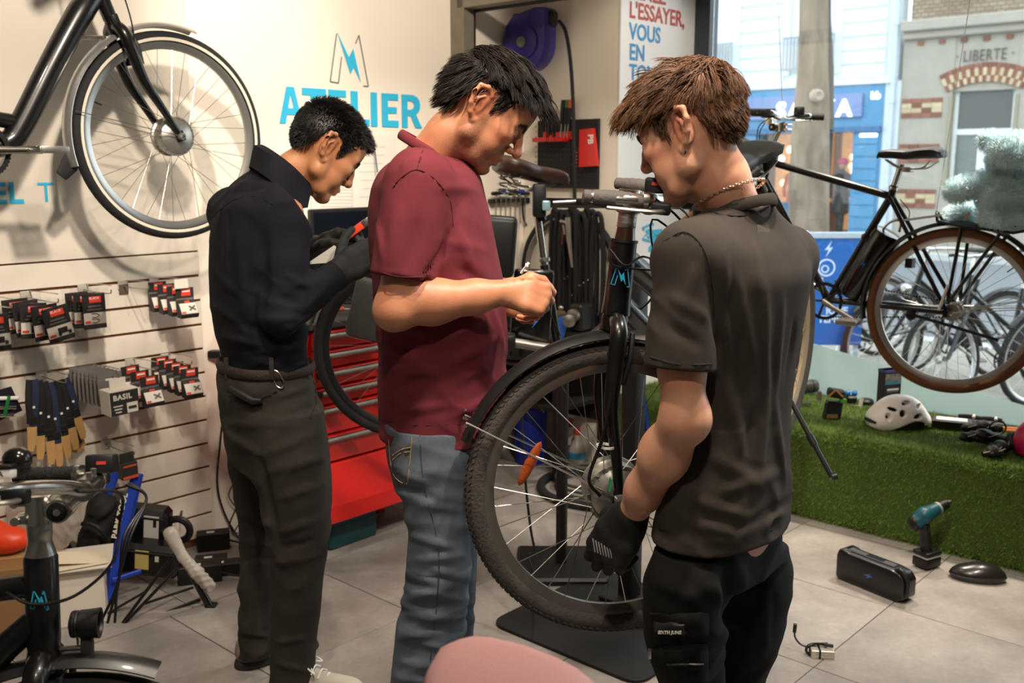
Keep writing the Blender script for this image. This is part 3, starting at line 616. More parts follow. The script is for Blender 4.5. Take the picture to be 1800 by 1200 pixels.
def wheel(name, parent, M, R=0.352, tr=0.021, tyre=None, rim=None, hubr=0.03, hubw=0.06, nsp=36, seg=64, wallring=False, tread=False, rimh=0.028, motor=False, spoke_r=0.001, valve=True, phase=0.0):
    """wheel in the plane of the first and third axis of M"""
    ax = (0, 1, 0); rc = R-tr
    mb = MB(); h = rimh
    mb.ring((0, 0, 0), ax, rc-tr*0.55, [(0.006, -0.0125), (0.0, -0.0135), (-h*0.55, -0.0105), (-h, -0.005), (-h, 0.005), (-h*0.55, 0.0105), (0.0, 0.0135), (0.006, 0.0125), (-0.002, 0)], seg)
    w = mb.build(name, rim or RIMS, parent, 50, M=M)
    mb = MB(); prof = [(tr*math.cos(a), tr*math.sin(a)) for a in np.linspace(-2.45, 2.45, 13)]
    mb.ring((0, 0, 0), ax, rc, prof, seg)
    if tread:
        for i in range(132):
            t = 2*math.pi*i/132
            for s in (-1, 1):
                for (b, ww) in ((0.35, 0.34), (0.95, 0.3)):
                    vs = []
                    for (db, dt) in ((-ww/2, 0.0), (ww/2, 0.02*s), (ww/2, 0.02*s+0.026), (-ww/2, 0.026)):
                        bb_ = (b+db)*s
                        for rr_ in (tr*0.98, tr*1.07):
                            r_ = rc+rr_*math.cos(bb_); a_ = t+dt+(0.012 if s > 0 else 0)
                            vs.append((r_*math.cos(a_), rr_*math.sin(bb_), r_*math.sin(a_)))
                    mb.add(vs, [(1, 3, 5, 7), (0, 1, 3, 2), (2, 3, 5, 4), (4, 5, 7, 6), (6, 7, 1, 0)])
    mb.build('tyre', tyre or TYB, w, 40, M=M)
    if wallring:
        for s in (-1, 1):
            MB().ring((0, 0, 0), ax, rc-tr*0.25, [(0.0075, s*tr*0.93), (0.0, s*tr*1.015), (-0.0075, s*tr*0.93), (0, s*tr*0.8)], seg).build('sidewall_band', TYW, w, 40, M=M)
    sp = MB(); ri = rc-tr*0.55-h*0.8
    for i in range(nsp):
        t = 2*math.pi*i/nsp+phase; s = 1 if i % 2 else -1; lead = 1 if (i//2) % 2 else -1
        th = t+lead*(0.55 if not motor else 0.42); hr = hubr*0.93
        sp.tube([(hr*math.cos(th), s*hubw*0.46, hr*math.sin(th)), (ri*math.cos(t), s*0.003, ri*math.sin(t))], spoke_r, 4, caps=False)
    sp.build('spokes', STL, w, 60, M=M)
    hb = MB()
    if motor:
        k = hubr; q = hubw/2
        hb.lathe([(0.012, -q-0.03), (0.014, -q-0.004), (k*0.55, -q-0.002), (k*0.8, -q+0.008), (k*0.86, -q+0.01), (k*0.87, -q+0.014), (k, -q+0.014), (k, -q+0.022), (k*0.9, -q+0.025), (k*0.9, q-0.025), (k, q-0.022), (k, q-0.014), (k*0.87, q-0.014), (k*0.86, q-0.01), (k*0.8, q-0.008), (k*0.55, q+0.002), (0.014, q+0.004), (0.012, q+0.03)], (0, 0, 0), ax, 40)
        for s in (-1, 1):
            for i in range(18): t = 2*math.pi*i/18; hb.box((k*0.95*math.cos(t), s*(q-0.012), k*0.95*math.sin(t)), (0.006, 0.004, 0.006))
    else:
        k = hubr; q = hubw/2
        hb.lathe([(0.006, -q-0.02), (0.008, -q), (k, -q+0.002), (k, -q+0.006), (k*0.5, -q+0.014), (k*0.5, q-0.014), (k, q-0.006), (k, q-0.002), (0.008, q), (0.006, q+0.02)], (0, 0, 0), ax, 20)
    hb.build('hub', HUBM if motor else ALU, w, 35, M=M)
    for s in (-1, 1): MB().lathe([(0.009, 0), (0.011, 0.004), (0.011, 0.012), (0.006, 0.014), (0.006, 0.02)], (0, s*(hubw/2+0.016), 0), (0, s, 0), 6).build('axle_nut', STL, w, 30, M=M)
    if valve: MB().tube([(ri*math.cos(2.4), 0, ri*math.sin(2.4)), ((ri-0.035)*math.cos(2.4), 0, (ri-0.035)*math.sin(2.4))], 0.003, 6).build('valve', RUB, w, M=M)
    return w
def mudguard(name, parent, M, R, a0, a1, m, width=0.056, flap=False):
    """arc in the wheel plane; angles from the forward axis, positive upwards"""
    hw_ = width/2; prof = []
    for k in range(7):
        t = -1+2*k/6; prof.append((0.016*(1-t*t)-0.0, t*hw_))
    inner = [(d-0.0025, w_*0.97) for d, w_ in prof[::-1]]
    mb = MB(); n = 40; vs = []; pr = prof+inner; mm = len(pr)
    for i in range(n+1):
        t = a0+(a1-a0)*i/n; tap = 1.0
        for (dr, dw) in pr: vs.append(((R+dr)*math.cos(t), dw*tap, (R+dr)*math.sin(t)))
    fs = []
    for i in range(n):
        for k in range(mm): l = (k+1) % mm; fs.append((i*mm+k, (i+1)*mm+k, (i+1)*mm+l, i*mm+l))
    fs += [tuple(range(mm)), tuple(n*mm+k for k in range(mm))[::-1]]
    mb.add(vs, fs)
    return mb.build(name, m, parent, 50, M=M)
def saddle(parent, M, m, L=0.27, W=0.16, springs=False, name='saddle', nose=0.036, thick=0.05):
    """nose towards the first axis; rails below"""
    mb = MB(); n = 22; k = 16; vs = []
    for i in range(n+1):
        t = i/n; x = -L*0.5+L*t
        ww = W*0.5*(1-t)**0.0*(np.interp(t, [0, .06, .18, .35, .55, .8, .95, 1], [.55, .86, 1, .86, .5, nose/W*2*1.05, nose/W*2*.9, .12]))
        zt = np.interp(t, [0, .1, .3, .55, .8, .95, 1], [.012, .022, .016, .004, .004, -.002, -.016]); dp = thick*np.interp(t, [0, .1, .5, .9, 1], [.6, 1, .85, .75, .35])
        for j in range(k):
            a = 2*math.pi*j/k; c, s = math.cos(a), math.sin(a)
            y = ww*math.copysign(abs(c)**0.8, c); z = zt+(dp*0.28*math.copysign(abs(s)**0.9, s) if s > 0 else dp*0.72*math.copysign(abs(s)**0.6, s))
            if s > 0: z -= 0.10*max(0, (abs(y)/max(W*0.5, 1e-6)))**2*0.09
            vs.append((x, y, z))
    fs = [(i*k+j, i*k+(j+1) % k, (i+1)*k+(j+1) % k, (i+1)*k+j) for i in range(n) for j in range(k)]+[tuple(range(k))[::-1], tuple(n*k+j for j in range(k))]
    mb.add(vs, fs); sd = mb.build(name, m, parent, 60, M=M)
    r = MB()
    for s in (-1, 1):
        r.tube(spline([(-L*.38, s*W*.33, -.025), (-L*.25, s*.03, -.055), (-.02, s*.022, -.062), (L*.15, s*.022, -.058), (L*.36, s*.008, -.03)], 5), 0.0036, 6)
    r.build('saddle_rail', STL, sd, M=M)
    if springs:
        for s in (-1, 1):
            pts = [(-L*.30+0.022*math.cos(t), s*W*.30+0.022*math.sin(t), -0.03-0.075*t/(2*math.pi*3.2)) for t in np.linspace(0, 2*math.pi*3.2, 60)]
            MB().tube(pts, 0.0034, 6).build('spring', CHR, sd, M=M)
        MB().tube([(-L*.30, -W*.36, -.107), (-L*.30, W*.36, -.107)], 0.005, 8).build('spring_bar', CHR, sd, M=M)
    MB().box((0, 0, -0.066), (0.035, 0.05, 0.022)).build('clamp', ALU, sd, 30, 0.004, M=M)
    return sd
def handlebar(parent, M, barm=None, gripm=None, w=0.31, back=0.17, rise=0.02, lever=True, gl=0.13, fwd=0.0, ergo=False, display=None, bell=None, br=0.0115):
    """first axis forward, second left, third up; clamp at the origin"""
    pts = []
    for s in (-1, 1):
        h = [(fwd, 0, 0), (fwd+0.005, s*0.05, 0), (fwd-0.005, s*0.11, rise*0.6), (fwd-0.035, s*0.18, rise), (fwd-back*0.55, s*0.245, rise), (fwd-back-gl*0.5, s*w, rise*0.8)]
        pts = ([Vector(q) for q in h[::-1]] if s < 0 else pts+[Vector(q) for q in h[1:]])
    pp = spline(pts, 6); hb = MB().tube(pp, br, 12).build('handlebar', barm or CHR, parent, 60, M=M)
    for s in (-1, 1):
        a = Vector((fwd-back*0.55, s*0.245, rise)); b = Vector((fwd-back-gl*0.5, s*w, rise*0.8)); d = (b-a).normalized(); g0 = b-d*gl; e = b+d*0.006
        prof = []
        nn = 14
        for k in range(nn+1):
            t = k/nn; rr_ = 0.0165+(0.002 if k % 2 else 0)+(0.002 if k in (0,) else 0)
            if ergo: rr_ = 0.0135+0.0035*math.sin(math.pi*min(1, t*1.1))+(0.001 if k % 2 else 0)
            prof.append((rr_, t*(gl+0.006)))
        prof = [(0.012, 0)]+prof+[(0.010, gl+0.008)]
        MB().lathe(prof, g0, d, 14).build('grip', gripm or GRIP, hb, 50, M=M)
        MB().lathe([(0.019, -0.012), (0.02, -0.008), (0.02, -0.001), (0.013, 0)], g0, d, 14).build('grip_ring', CHR, hb, M=M)
        if lever:
            c = g0-d*0.035; f_ = Vector((1, 0, 0)); f_ = (f_-d*f_.dot(d)).normalized()
            lv = MB(); lv.box(c+f_*0.02+Vector((0, 0, -0.008)), (0.035, 0.03, 0.022))
            lv.build('brake_clamp', PLB, hb, 30, 0.004, M=M)
            q0 = c+f_*0.035+Vector((0, 0, -0.012))
            MB().tube(spline([q0, q0+d*0.02+f_*0.018, q0+d*0.06+f_*0.02, q0+d*0.105+f_*0.008], 4), [0.007, 0.0065, 0.006, 0.005], 8, flat=0.6).build('brake_lever', ALU, hb, M=M)
    return hb
def stem_adj(parent, M, h=0.05, L=0.07, rise=0.05):
    """adjustable stem: clamp on the steerer, pivot bolt, forward arm; returns bar position"""
    st = MB(); st.lathe([(0.017, 0), (0.022, 0.002), (0.022, h-0.002), (0.017, h)], (0, 0, 0), (0, 0, 1), 20); s_ = st.build('stem', CHR, parent, 40, M=M)
    for z in (0.010, h-0.012): MB().tube([(-0.033, -0.02, z), (-0.033, 0.02, z)], 0.0075, 10).build('pinch_lug', CHR, s_, 40, M=M); 
    for z in (0.010, h-0.012): MB().box((-0.024, 0, z), (0.02, 0.026, 0.014)).build('lug_web', CHR, s_, 40, 0.003, M=M)
    MB().lathe([(0.015, -0.025), (0.02, -0.024), (0.02, 0.024), (0.015, 0.025)], (0.036, 0, h*0.5), (0, 1, 0), 22).build('pivot', CHR, s_, 40, M=M)
    for s in (-1, 1):
        MB().lathe([(0.0155, 0.0), (0.0165, 0.002), (0.0165, 0.005), (0.011, 0.006)], (0.036, s*0.024, h*0.5), (0, s, 0), 20).build('pivot_cap', PLB, s_, 40, M=M)
        MB().lathe([(0.006, 0), (0.006, 0.003)], (0.036, s*0.029, h*0.5), (0, s, 0), 8).build('pivot_bolt', CHR, s_, 40, M=M)
    MB().box((0.02, 0, h*0.5), (0.034, 0.03, 0.03)).build('stem_web', CHR, s_, 40, 0.006, M=M)
    b = Vector((0.036+L*0.75, 0, h*0.5+rise)); a = Vector((0.036, 0, h*0.5))
    MB().tube([a, a.lerp(b, 0.5), b], [0.017, 0.0145, 0.017], 14, flat=1.15).build('stem_arm', CHR, s_, 50, M=M)
    MB().lathe([(0.0125, -0.026), (0.019, -0.025), (0.019, 0.025), (0.0125, 0.026)], b, (0, 1, 0), 20).build('bar_clamp', CHR, s_, 40, M=M)
    for s in (-1, 1): MB().lathe([(0.004, 0), (0.005, 0.002), (0.005, 0.012)], b+Vector((0.008, s*0.016, 0.017)), (0, 0, 1), 8).build('clamp_bolt', STL, s_, M=M)
    return s_, b
def fork(parent, M, hub, m=None, r=0.015, crown=0.0, wid=0.055, curved=True, brake=True, name='fork', bulk=1.0):
    """steer frame: hub given as (f, 0, a); crown at a = crown"""
    fk = MB(); h = Vector(hub)
    fk.tube([(0, 0, crown+0.005), (0, 0, crown-0.02), (0, 0, crown-0.045)], [0.022*bulk, 0.026*bulk, 0.024*bulk], 14)
    for s in (-1, 1):
        y = s*wid
        pts = [(0, 0, crown-0.02), (0, y*0.55, crown-0.024), (0, y*0.95, crown-0.05), (0.0, y, crown-0.12), (0.002, y, (crown+h.z)*0.5), (h.x*0.55 if curved else h.x*.8, y, h.z+0.10), (h.x, y, h.z+0.005)]
        fk.tube(spline(pts, 6), [r*1.15, r*1.25, r*1.25, r*1.2, r*1.05, r*0.8, r*0.62], 12)
        fk.box((h.x, y, h.z), (0.03, 0.006, 0.034))
    f_ = fk.build(name, m or BLK, parent, 50, M=M)
    if brake:
        for s in (-1, 1):
            y = s*wid*0.72
            MB().tube(spline([(0.022, y*1.15, crown-0.155), (0.032, y*1.1, crown-0.10), (0.034, y*0.85, crown-0.045)], 4), [0.008, 0.0075, 0.006], 8).build('brake_arm', PLB, f_, M=M)
            MB().box((0.012, y*0.55, crown-0.095), (0.05, 0.012, 0.012)).build('brake_pad', RUB, f_, 30, 0.003, M=M)
        MB().tube([(0.036, -wid*0.6, crown-0.045), (0.036, wid*0.75, crown-0.045)], 0.0016, 5).build('brake_cable', STL, f_, M=M)
        MB().tube(spline([(0.036, wid*0.6, crown-0.045), (0.038, wid*1.1, crown-0.03), (0.03, wid*1.05, crown+0.03)], 5), 0.003, 6).build('brake_noodle', STL, f_, M=M)
    return f_
def crankset(parent, M, m=None, ang=0.0, ring=0.085, pedals=True):
    cr = MB(); cr.ring((0, -0.045, 0), (0, 1, 0), ring-0.006, [(0.006, -0.0015), (-0.008, -0.0015), (-0.008, 0.0015), (0.006, 0.0015)], 44)
    for i in range(44): t = 2*math.pi*i/44; cr.box((ring*math.cos(t), -0.045, ring*math.sin(t)), (0.005, 0.002, 0.005))
    for i in range(5): t = 2*math.pi*i/5; cr.tube([(0, -0.045, 0), ((ring-0.01)*math.cos(t), -0.045, (ring-0.01)*math.sin(t))], 0.006, 6)
    c_ = cr.build('chainring', PLB, parent, 30, M=M)
    for s in (-1, 1):
        a = ang+(math.pi if s > 0 else 0); e = Vector((0.17*math.cos(a), s*0.075, 0.17*math.sin(a)))
        MB().tube([(0, s*0.06, 0), (e.x*0.5, s*0.068, e.z*0.5), e], [0.016, 0.011, 0.013], 10, flat=0.6, up=(0, 1, 0)).build('crank_arm', m or ALU, c_, 50, M=M)
        if pedals:
            p_ = MB(); p_.box((e.x, s*0.125, e.z), (0.085, 0.012, 0.022)); p_.box((e.x-0.04, s*0.125, e.z), (0.012, 0.085, 0.02)); p_.box((e.x+0.04, s*0.125, e.z), (0.012, 0.085, 0.02)); p_.box((e.x, s*0.085, e.z), (0.085, 0.012, 0.022)); p_.box((e.x, s*0.165, e.z), (0.085, 0.012, 0.022)); p_.tube([(e.x, s*0.07, e.z), (e.x, s*0.165, e.z)], 0.009, 8)
            p_.build('pedal', ALU, c_, 30, 0.002, M=M)
    return c_
def cable(parent, pts, M=None, r=0.0025, m=None, name='cable'):
    return MB().tube(spline(pts, 6), r, 6).build(name, m or PLB, parent, 60, M=M)
def relM(root, M=None): return Matrix.Translation(-Vector(root.location)) @ (M if M is not None else Matrix.Identity(4))
# ---- bike hanging on the left wall (faces right, along the wall)
b1 = thing('city_bike', 'black city e-bike with silver mudguard hanging high on the cream wall', 'bicycle', tuple(PV(0,240,3.3)))
HB1 = PV(303,240,3.32); RH1 = HB1-UX*1.10
B1 = relM(b1, basis(RH1, UX, VX, ZX))           # local: rear hub, forward, left, up
hd = Vector((-math.cos(math.radians(69)),0, math.sin(math.radians(69))))
def steer_of(fhub, hdir, rake, Lf): a = Vector(hdir).normalized(); f_ = Vector((a.z, 0,-a.x)); return Vector(fhub)-f_*rake+a*Lf   # crown point
cr1 = steer_of((1.10,0,0), hd, 0.05,0.42)
S1 = B1 @ axis_frame(cr1, hd, (1,0,0))
fr = MB()
fr.tube([cr1+hd*0.005, cr1+hd*0.19], 0.024,16)
fr.tube(spline([cr1+hd*0.10, cr1+Vector((-0.10,0,0.02)), Vector((0.695,0,0.22)), Vector((0.585,0,0.03)), Vector((0.535,0,-0.03)), Vector((0.44,0,-0.055))], 7), [0.03,0.042,0.040,0.038,0.036,0.034], 16)
fr.tube([(0.56,0,0.035),(0.30,0,0.07),(0.2,0,0.08)], 0.024,12)
fr.tube([(0.44,0,-0.055),(0.26,0,0.52)], 0.017,12)
for s in (-1,1): fr.tube([(0.44, s*0.03,-0.055),(0, s*0.065,0)], 0.011,8); fr.tube([(0.27, s*0.02,0.45),(0, s*0.065,0)], 0.009,8)
fr.build('frame', BLK, b1,50, M=B1)
fork(b1, S1,(0.05,0,-0.42), r=0.0165)
wheel('front_wheel', b1, S1 @ Matrix.Translation((0.05,0,-0.42)), R=0.361, tyre=TYB, rim=RIMS, hubr=0.068, hubw=0.085, motor=True, wallring=True, seg=80, phase=0.1, rimh=0.03)
wheel('rear_wheel', b1, B1, R=0.361, seg=32, wallring=True)
W1 = S1 @ Matrix.Translation((0.05,0,-0.42)) @ Matrix.Rotation(math.radians(21),4, 'Y')    # wheel centre, level axes
mg = mudguard('mudguard', b1, W1,0.373, math.radians(74), math.radians(196), mat('mudguard_silver', '#c9c7c3', 0.3,0.85))
MB().tube(spline([(-0.360,0,-0.07),(-0.375,0,-0.10),(-0.405,0,-0.135)], 4), [0.028,0.03,0.02], 10, flat=0.25, up=(0,1,0)).build('mud_flap', RUB, mg, M=W1)
for s in (-1,1): MB().tube([(0, s*0.062,0.0),(-0.355, s*0.03,0.075)], 0.0016,6).build('mudguard_stay', STL, mg, M=W1)
crankset(b1, B1 @ Matrix.Translation((0.44,0,-0.055)), CHR, ang=0.02)
b_s, bp = stem_adj(b1, S1 @ Matrix.Translation((0,0,0.26))); MB().tube([(0,0,0.19),(0,0,0.27)], 0.015,12).build('steerer', ALU, b1, M=S1)
handlebar(b1, S1 @ Matrix.Translation(Vector((0,0,0.26))+bp))
A = Vector((-0.025,0,-0.05)); Bq = Vector((-0.155,0,-0.01))
spv = MB(); dd = (Bq-A); spv.tube([A+dd*(0.1+0.8*i/200)+Vector((0,0.007*math.cos(i*0.55),0.007*math.sin(i*0.55))) for i in range(201)], 0.0016,5); spv.tube([A, A+dd*0.15], 0.004,6); spv.tube([Bq-dd*0.15, Bq], 0.004,6)
spv.build('steering_spring', STL, b1, M=S1)
cable(b1, [(0.03,-0.03,0.25),(0.06,-0.03,0.12),(0.05,-0.04,0.0),(0.02,-0.05,-0.1)], S1); cable(b1, [(0.0,-0.05,-0.15),(0.01,-0.066,-0.3),(0.04,-0.068,-0.39)], S1)
cable(b1, [(0.02,0.02,0.28),(-0.06,-0.03,0.2),(-0.05,-0.02,0.08),(-0.12,0,0.0)], S1)
MB().box((-0.002,-0.035,0.0),(0.02,0.02,0.04)).build('clip', PLB, b1,30,0.003, M=S1)
# ---- bike on the work stand (front assembly swung round so that the wheel faces the camera)
b2 = thing('city_bike', 'black step-through e-bike clamped in the work stand with its front wheel swung sideways', 'bicycle', (0.5,2.6,0.9))
ea2 = Vector((0.105,0.02,1.0)).normalized(); ef2 = Vector((0.995,0.09,0))
HUB2 = P(1079,860,2.14); S2 = axis_frame((0,0,0), ea2, ef2)
CR2 = HUB2 - (S2 @ Vector((0.045,0,-0.405)))
S2 = relM(b2, axis_frame(CR2, ea2, ef2))
RH2 = Vector((0.84,3.10,1.0))
fw2 = (Vector((HUB2.x, HUB2.y, 0))-Vector((RH2.x, RH2.y, 0))).normalized(); fw2 = (fw2*math.cos(math.radians(10.5))-ZX*math.sin(math.radians(10.5)))
lf2 = ZX.cross(fw2).normalized(); up2 = fw2.cross(lf2); B2 = relM(b2, basis(RH2, fw2, lf2, up2)); B2i = B2.inverted()
toL = lambda a: B2i @ (S2 @ Vector((0,0, a)))
wheel('front_wheel', b2, S2 @ Matrix.Translation((0.045,0,-0.405)), R=0.335, tr=0.024, tyre=TYD, rim=RIMG, hubr=0.068, hubw=0.11, motor=True, tread=True, seg=110, spoke_r=0.00115, phase=0.05)
wheel('rear_wheel', b2, B2, R=0.353, tr=0.023, tyre=TYD, rim=mat('rim_sand', '#a08f74', 0.5,0.5), seg=64)
fork(b2, S2,(0.045,0,-0.405), r=0.0155, wid=0.066, bulk=1.15)
fr = MB(); fr.tube([(0,0,-0.01),(0,0,0.02),(0,0,0.146)], [0.032,0.030,0.028], 20); hdt = fr.build('head_tube', BLK, b2,50, M=S2)
logo('logo', Vector((-0.024,-0.0305,0.055)), Vector((0.94,-0.3,0)).normalized(), ZX, 0.042, CYAN, CYAN, hdt, lw=0.011)
for ob in list(hdt.children): ob.data.transform(S2)
fr = MB()
fr.tube(spline([toL(0.115), toL(0.115).lerp(Vector((0.42,0,0.02)),0.45)+Vector((0,0,0.03)), Vector((0.44,0,-0.02)), Vector((0.42,0,-0.06))], 7), [0.027,0.03,0.028], 14)
fr.tube(spline([toL(0.02), toL(0.02).lerp(Vector((0.46,0,-0.06)),0.5), Vector((0.46,0,-0.06))], 5),0.026,14)
fr.tube([(0.46,0,-0.06),(0.30,0,0.42)], 0.017,12)
for s in (-1,1): fr.tube([(0.46, s*0.03,-0.06),(0, s*0.066,0)], 0.011,8); fr.tube([(0.31, s*0.02,0.38),(0, s*0.066,0)], 0.009,8)
fr.build('frame', BLK, b2,50, M=B2)
crankset(b2, B2 @ Matrix.Translation((0.46,0,-0.06)), ALU, ang=1.9)
MB().tube([(0.30,0,0.42),(0.26,0,0.56)], 0.0135,12).build('seat_post', CHR, b2, M=B2)
saddle(b2, B2 @ Matrix.Translation((0.25,0,0.62)), mat('saddle_black', '#1a1918', 0.5))
ks = MB(); K0 = P(1382,690,3.05); K1 = P(1462,838,2.95)
ks.tube([K0, K0.lerp(K1,0.45), K1], [0.008,0.0085,0.008], 10); ks.tube([K0.lerp(K1,0.5), K0.lerp(K1,0.62)], 0.012,10); ks.tube([K1, K1+Vector((0.015,0,0.004))], 0.013,10); ks.build('kickstand', PLB, b2, M=relM(b2))
W2 = S2 @ Matrix.Translation((0.045,0,-0.405))
mg = mudguard('mudguard', b2, W2,0.348, math.radians(48), math.radians(166), MUD, width=0.062)
for s in (-1,1): MB().tube([(0, s*0.07,0.0),(-0.348, s*0.034,0.135)], 0.0022,6).build('mudguard_stay', STL, mg, M=W2)
for s in (-1,1):
    for z in (0.128,0.145): MB().ball((-0.348, s*0.036, z),0.005,8).build('stay_screw', CHR, mg, M=W2)
rf = MB(); rf.ball((0,0,0),(0.0125,0.006,0.056),12); Mr = W2 @ Matrix.Translation((-0.197,-0.012,0.048)) @ Matrix.Rotation(math.radians(20),4, 'Y')
rfo = rf.build('spoke_reflector', mat('amber_reflector', '#a5481a', 0.4, spec=0.6, bump=0.3, bscale=300), b2,50, M=Mr)
MB().tube([(0,0,0.146),(0,0,0.152)], 0.030,20).build('headset', PLB, b2, M=S2)
MB().lathe([(0.0235,0.149),(0.021,0.168),(0.020,0.178)], (0,0,0),(0,0,1),20).build('headset_cover', mat('smoked_brown', '#2a1a12', 0.25, coat=0.5), b2, M=S2)
MB().lathe([(0.0205,0.1780),(0.021,0.1787),(0.021,0.1885),(0.0202,0.1892),(0.021,0.1900),(0.021,0.1997),(0.0202,0.2005),(0.021,0.2012),(0.021,0.2110),(0.019,0.2117)], (0,0,0),(0,0,1),24).build('steerer_spacer', ALU, b2, M=S2)
STM = S2 @ Matrix.Translation((0,0,0.208)) @ Matrix.Rotation(-0.30,4, 'Z')
b_s, bp = stem_adj(b2, STM @ Matrix.Scale(1.22,4), h=0.042, L=0.058, rise=0.016); bp = bp*1.22
H2 = STM @ Matrix.Translation(bp) @ Matrix.Rotation(0.07,4, 'X')
hb2 = handlebar(b2, H2, gripm=GRIP, ergo=True, w=0.27, back=0.10, rise=0.0, gl=0.105, br=0.014)
MB().box((-0.03,-0.185,0.030),(0.046,0.034,0.028)).build('display', PLB, hb2,30,0.004, M=H2)
MB().box((-0.03,-0.2025,0.034),(0.018,0.001,0.006)).build('display_print', mat('display_red', '#b5372b', 0.5), hb2, None, M=H2)
MB().box((-0.03,0.17,0.036),(0.032,0.045,0.03)).build('display', PLB, hb2,30,0.004, M=H2)
MB().box((-0.047,0.17,0.038),(0.001,0.034,0.018)).build('display_screen', mat('lcd_blue', '#6aa3b8', 0.3, emit='#5f9fc0', estr=0.25), hb2, None, M=H2)
cable(b2, [H2 @ Vector(q) for q in ((-0.05,-0.22,0.02),(0.02,-0.17,-0.03),(0.06,-0.10,-0.10),(0.07,-0.04,-0.2))]+[S2 @ Vector((0.05,-0.03,0.12)), S2 @ Vector((0.0,-0.045,0.10)), S2 @ Vector((-0.035,-0.03,0.13))])
cable(b2, [H2 @ Vector(q) for q in ((-0.06,0.18,0.0),(0.03,0.12,-0.05),(0.06,0.06,-0.12))]+[S2 @ Vector((0.06,0.02,0.2)), S2 @ Vector((0.09,0.03,0.05)), S2 @ Vector((0.04,0.06,-0.03))])
cable(b2, [S2 @ Vector(q) for q in ((-0.033,-0.02,0.15),(-0.03,-0.035,0.10),(0.03,-0.04,0.095),(0.12,-0.03,0.10),(0.2,0.0,0.12))], r=0.0028)
cable(b2, [S2 @ Vector(q) for q in ((0.0,-0.074,-0.12),(-0.012,-0.086,-0.26),(-0.03,-0.078,-0.36),(0.0,-0.07,-0.40))], r=0.004, name='motor_cable')
MB().ring((0,-0.066,-0.29),(0,0,1),0.0185, [(0.002,-0.0025),(-0.001,-0.0025),(-0.001,0.0025),(0.002,0.0025)], 20).build('cable_tie', WHT, b2, M=S2)
MB().box((0.02,-0.066,-0.375),(0.004,0.012,0.03)).build('sticker', mat('green_tag', '#1f9a5d', 0.5), b2, None, M=S2)
# ---- bike behind: brown sprung saddle, nose right
b3 = thing('city_bike', 'black bike with brown sprung leather saddle raised behind the person in burgundy', 'bicycle', tuple(P(715,612,3.72)))
RH3 = Vector(b3.location); SD3 = P(937,300,3.74)
wheel('rear_wheel', b3, relM(b3, axis_frame(RH3, ZX, (1,0.06,0))), R=0.352, tyre=TYB, rim=RIMB, seg=80, hubr=0.035, hubw=0.08, phase=0.3)
T1 = P(953,356,3.76); T2 = P(1225,360,4.05); BB3 = P(985,640,3.78)
fr = MB(); fr.tube([T1, T2], 0.019,14); fr.tube([P(947,372,3.76), P(952,388,3.76)], 0.02,12); fr.tube([P(957,465,3.76), BB3], 0.018,14)
for s in (-1,1): fr.tube([BB3+Vector((0, s*0.03,0)), RH3+Vector((0, s*0.066,0))], 0.010,8); fr.tube([P(957,475,3.76+s*0.02), RH3+Vector((0, s*0.066,0))], 0.009,8)
fr.tube([T2, P(1232,470,4.05)], 0.022,12); fr.tube([P(1231,430,4.05), BB3], 0.021,12)
fr.build('frame', BLK, b3,50, M=relM(b3))
MB().tube([P(943,365,3.76), P(957,470,3.76)], 0.0145,14).build('seat_post', CHR, b3, M=relM(b3))
MB().lathe([(0.016,0),(0.022,0.003),(0.022,0.014),(0.016,0.017)], P(957,460,3.76),(-0.1,0,1),16).build('seat_collar', ALU, b3, M=relM(b3))
saddle(b3, relM(b3, basis(SD3+Vector((0,0,0.0)), Vector((0.93,0.30,-0.14)).normalized(), Vector((-0.3,0.95,0)).normalized(), Vector((0.13,0.03,0.99)))), mat('saddle_leather', '#4a3226', 0.42, noise=0.35, nscale=14, col2='#2c1d16'), L=0.29, W=0.215, springs=True, thick=0.075)
MB().box(P(948,352,3.70),(0.05,0.05,0.12)).build('seat_clamp', PLB, b3,30,0.008, M=relM(b3))
rl = MB(); rl.box((0,0,0),(0.03,0.03,0.036)); rl.build('seat_light', mat('light_lens', '#9fc4cf', 0.15,0.2), b3,30,0.006, M=relM(b3, Matrix.Translation(P(960,361,3.66))))
MB().tube([P(972,356,3.64), P(1012,354,3.64)], 0.006,10).build('pump_rod', STL, b3, M=relM(b3))
# rear bag inside the wheel outline
MB().box((0,0,0),(0.16,0.07,0.22)).build('rear_bag', mat('bag_grey', '#3b3a38', 0.7), b3,40,0.02, M=relM(b3, Matrix.Translation(P(655,545,3.60)) @ Matrix.Rotation(0.25,4, 'Y')))
mudguard('mudguard', b3, relM(b3, axis_frame(RH3, ZX, (1,0.06,0))),0.366, math.radians(20), math.radians(165), MUD)
# ---- bike in the lower left corner
b4 = thing('city_bike', 'black city bike in the lower left corner with a silver adjustable stem', 'bicycle', (-0.9,1.2,0.0))
ea4 = Vector((0.0,0.10,1)).normalized(); A4 = P(77,1132,1.58)
S4 = relM(b4, axis_frame(A4, ea4,(0.985,0.17,0)))
hub4 = (0.045,0,-0.405)
wheel('front_wheel', b4, S4 @ Matrix.Translation(hub4), R=0.352, tyre=TYB, rim=RIMB, seg=56)
fork(b4, S4, hub4, r=0.0165, wid=0.062, bulk=1.1)
ht = MB().tube([(0,0,-0.008),(0,0,0.012),(0,0,0.152),(0,0,0.156)], [0.026,0.0275,0.0275,0.025], 24).build('head_tube', BLK, b4,40, M=S4)
logo('logo', Vector((-0.010,-0.0285,0.072)), Vector((0.97,-0.2,0)).normalized(), ZX, 0.032, CYAN, CYAN, ht, lw=0.02)
for ob in list(ht.children): ob.data.transform(S4)
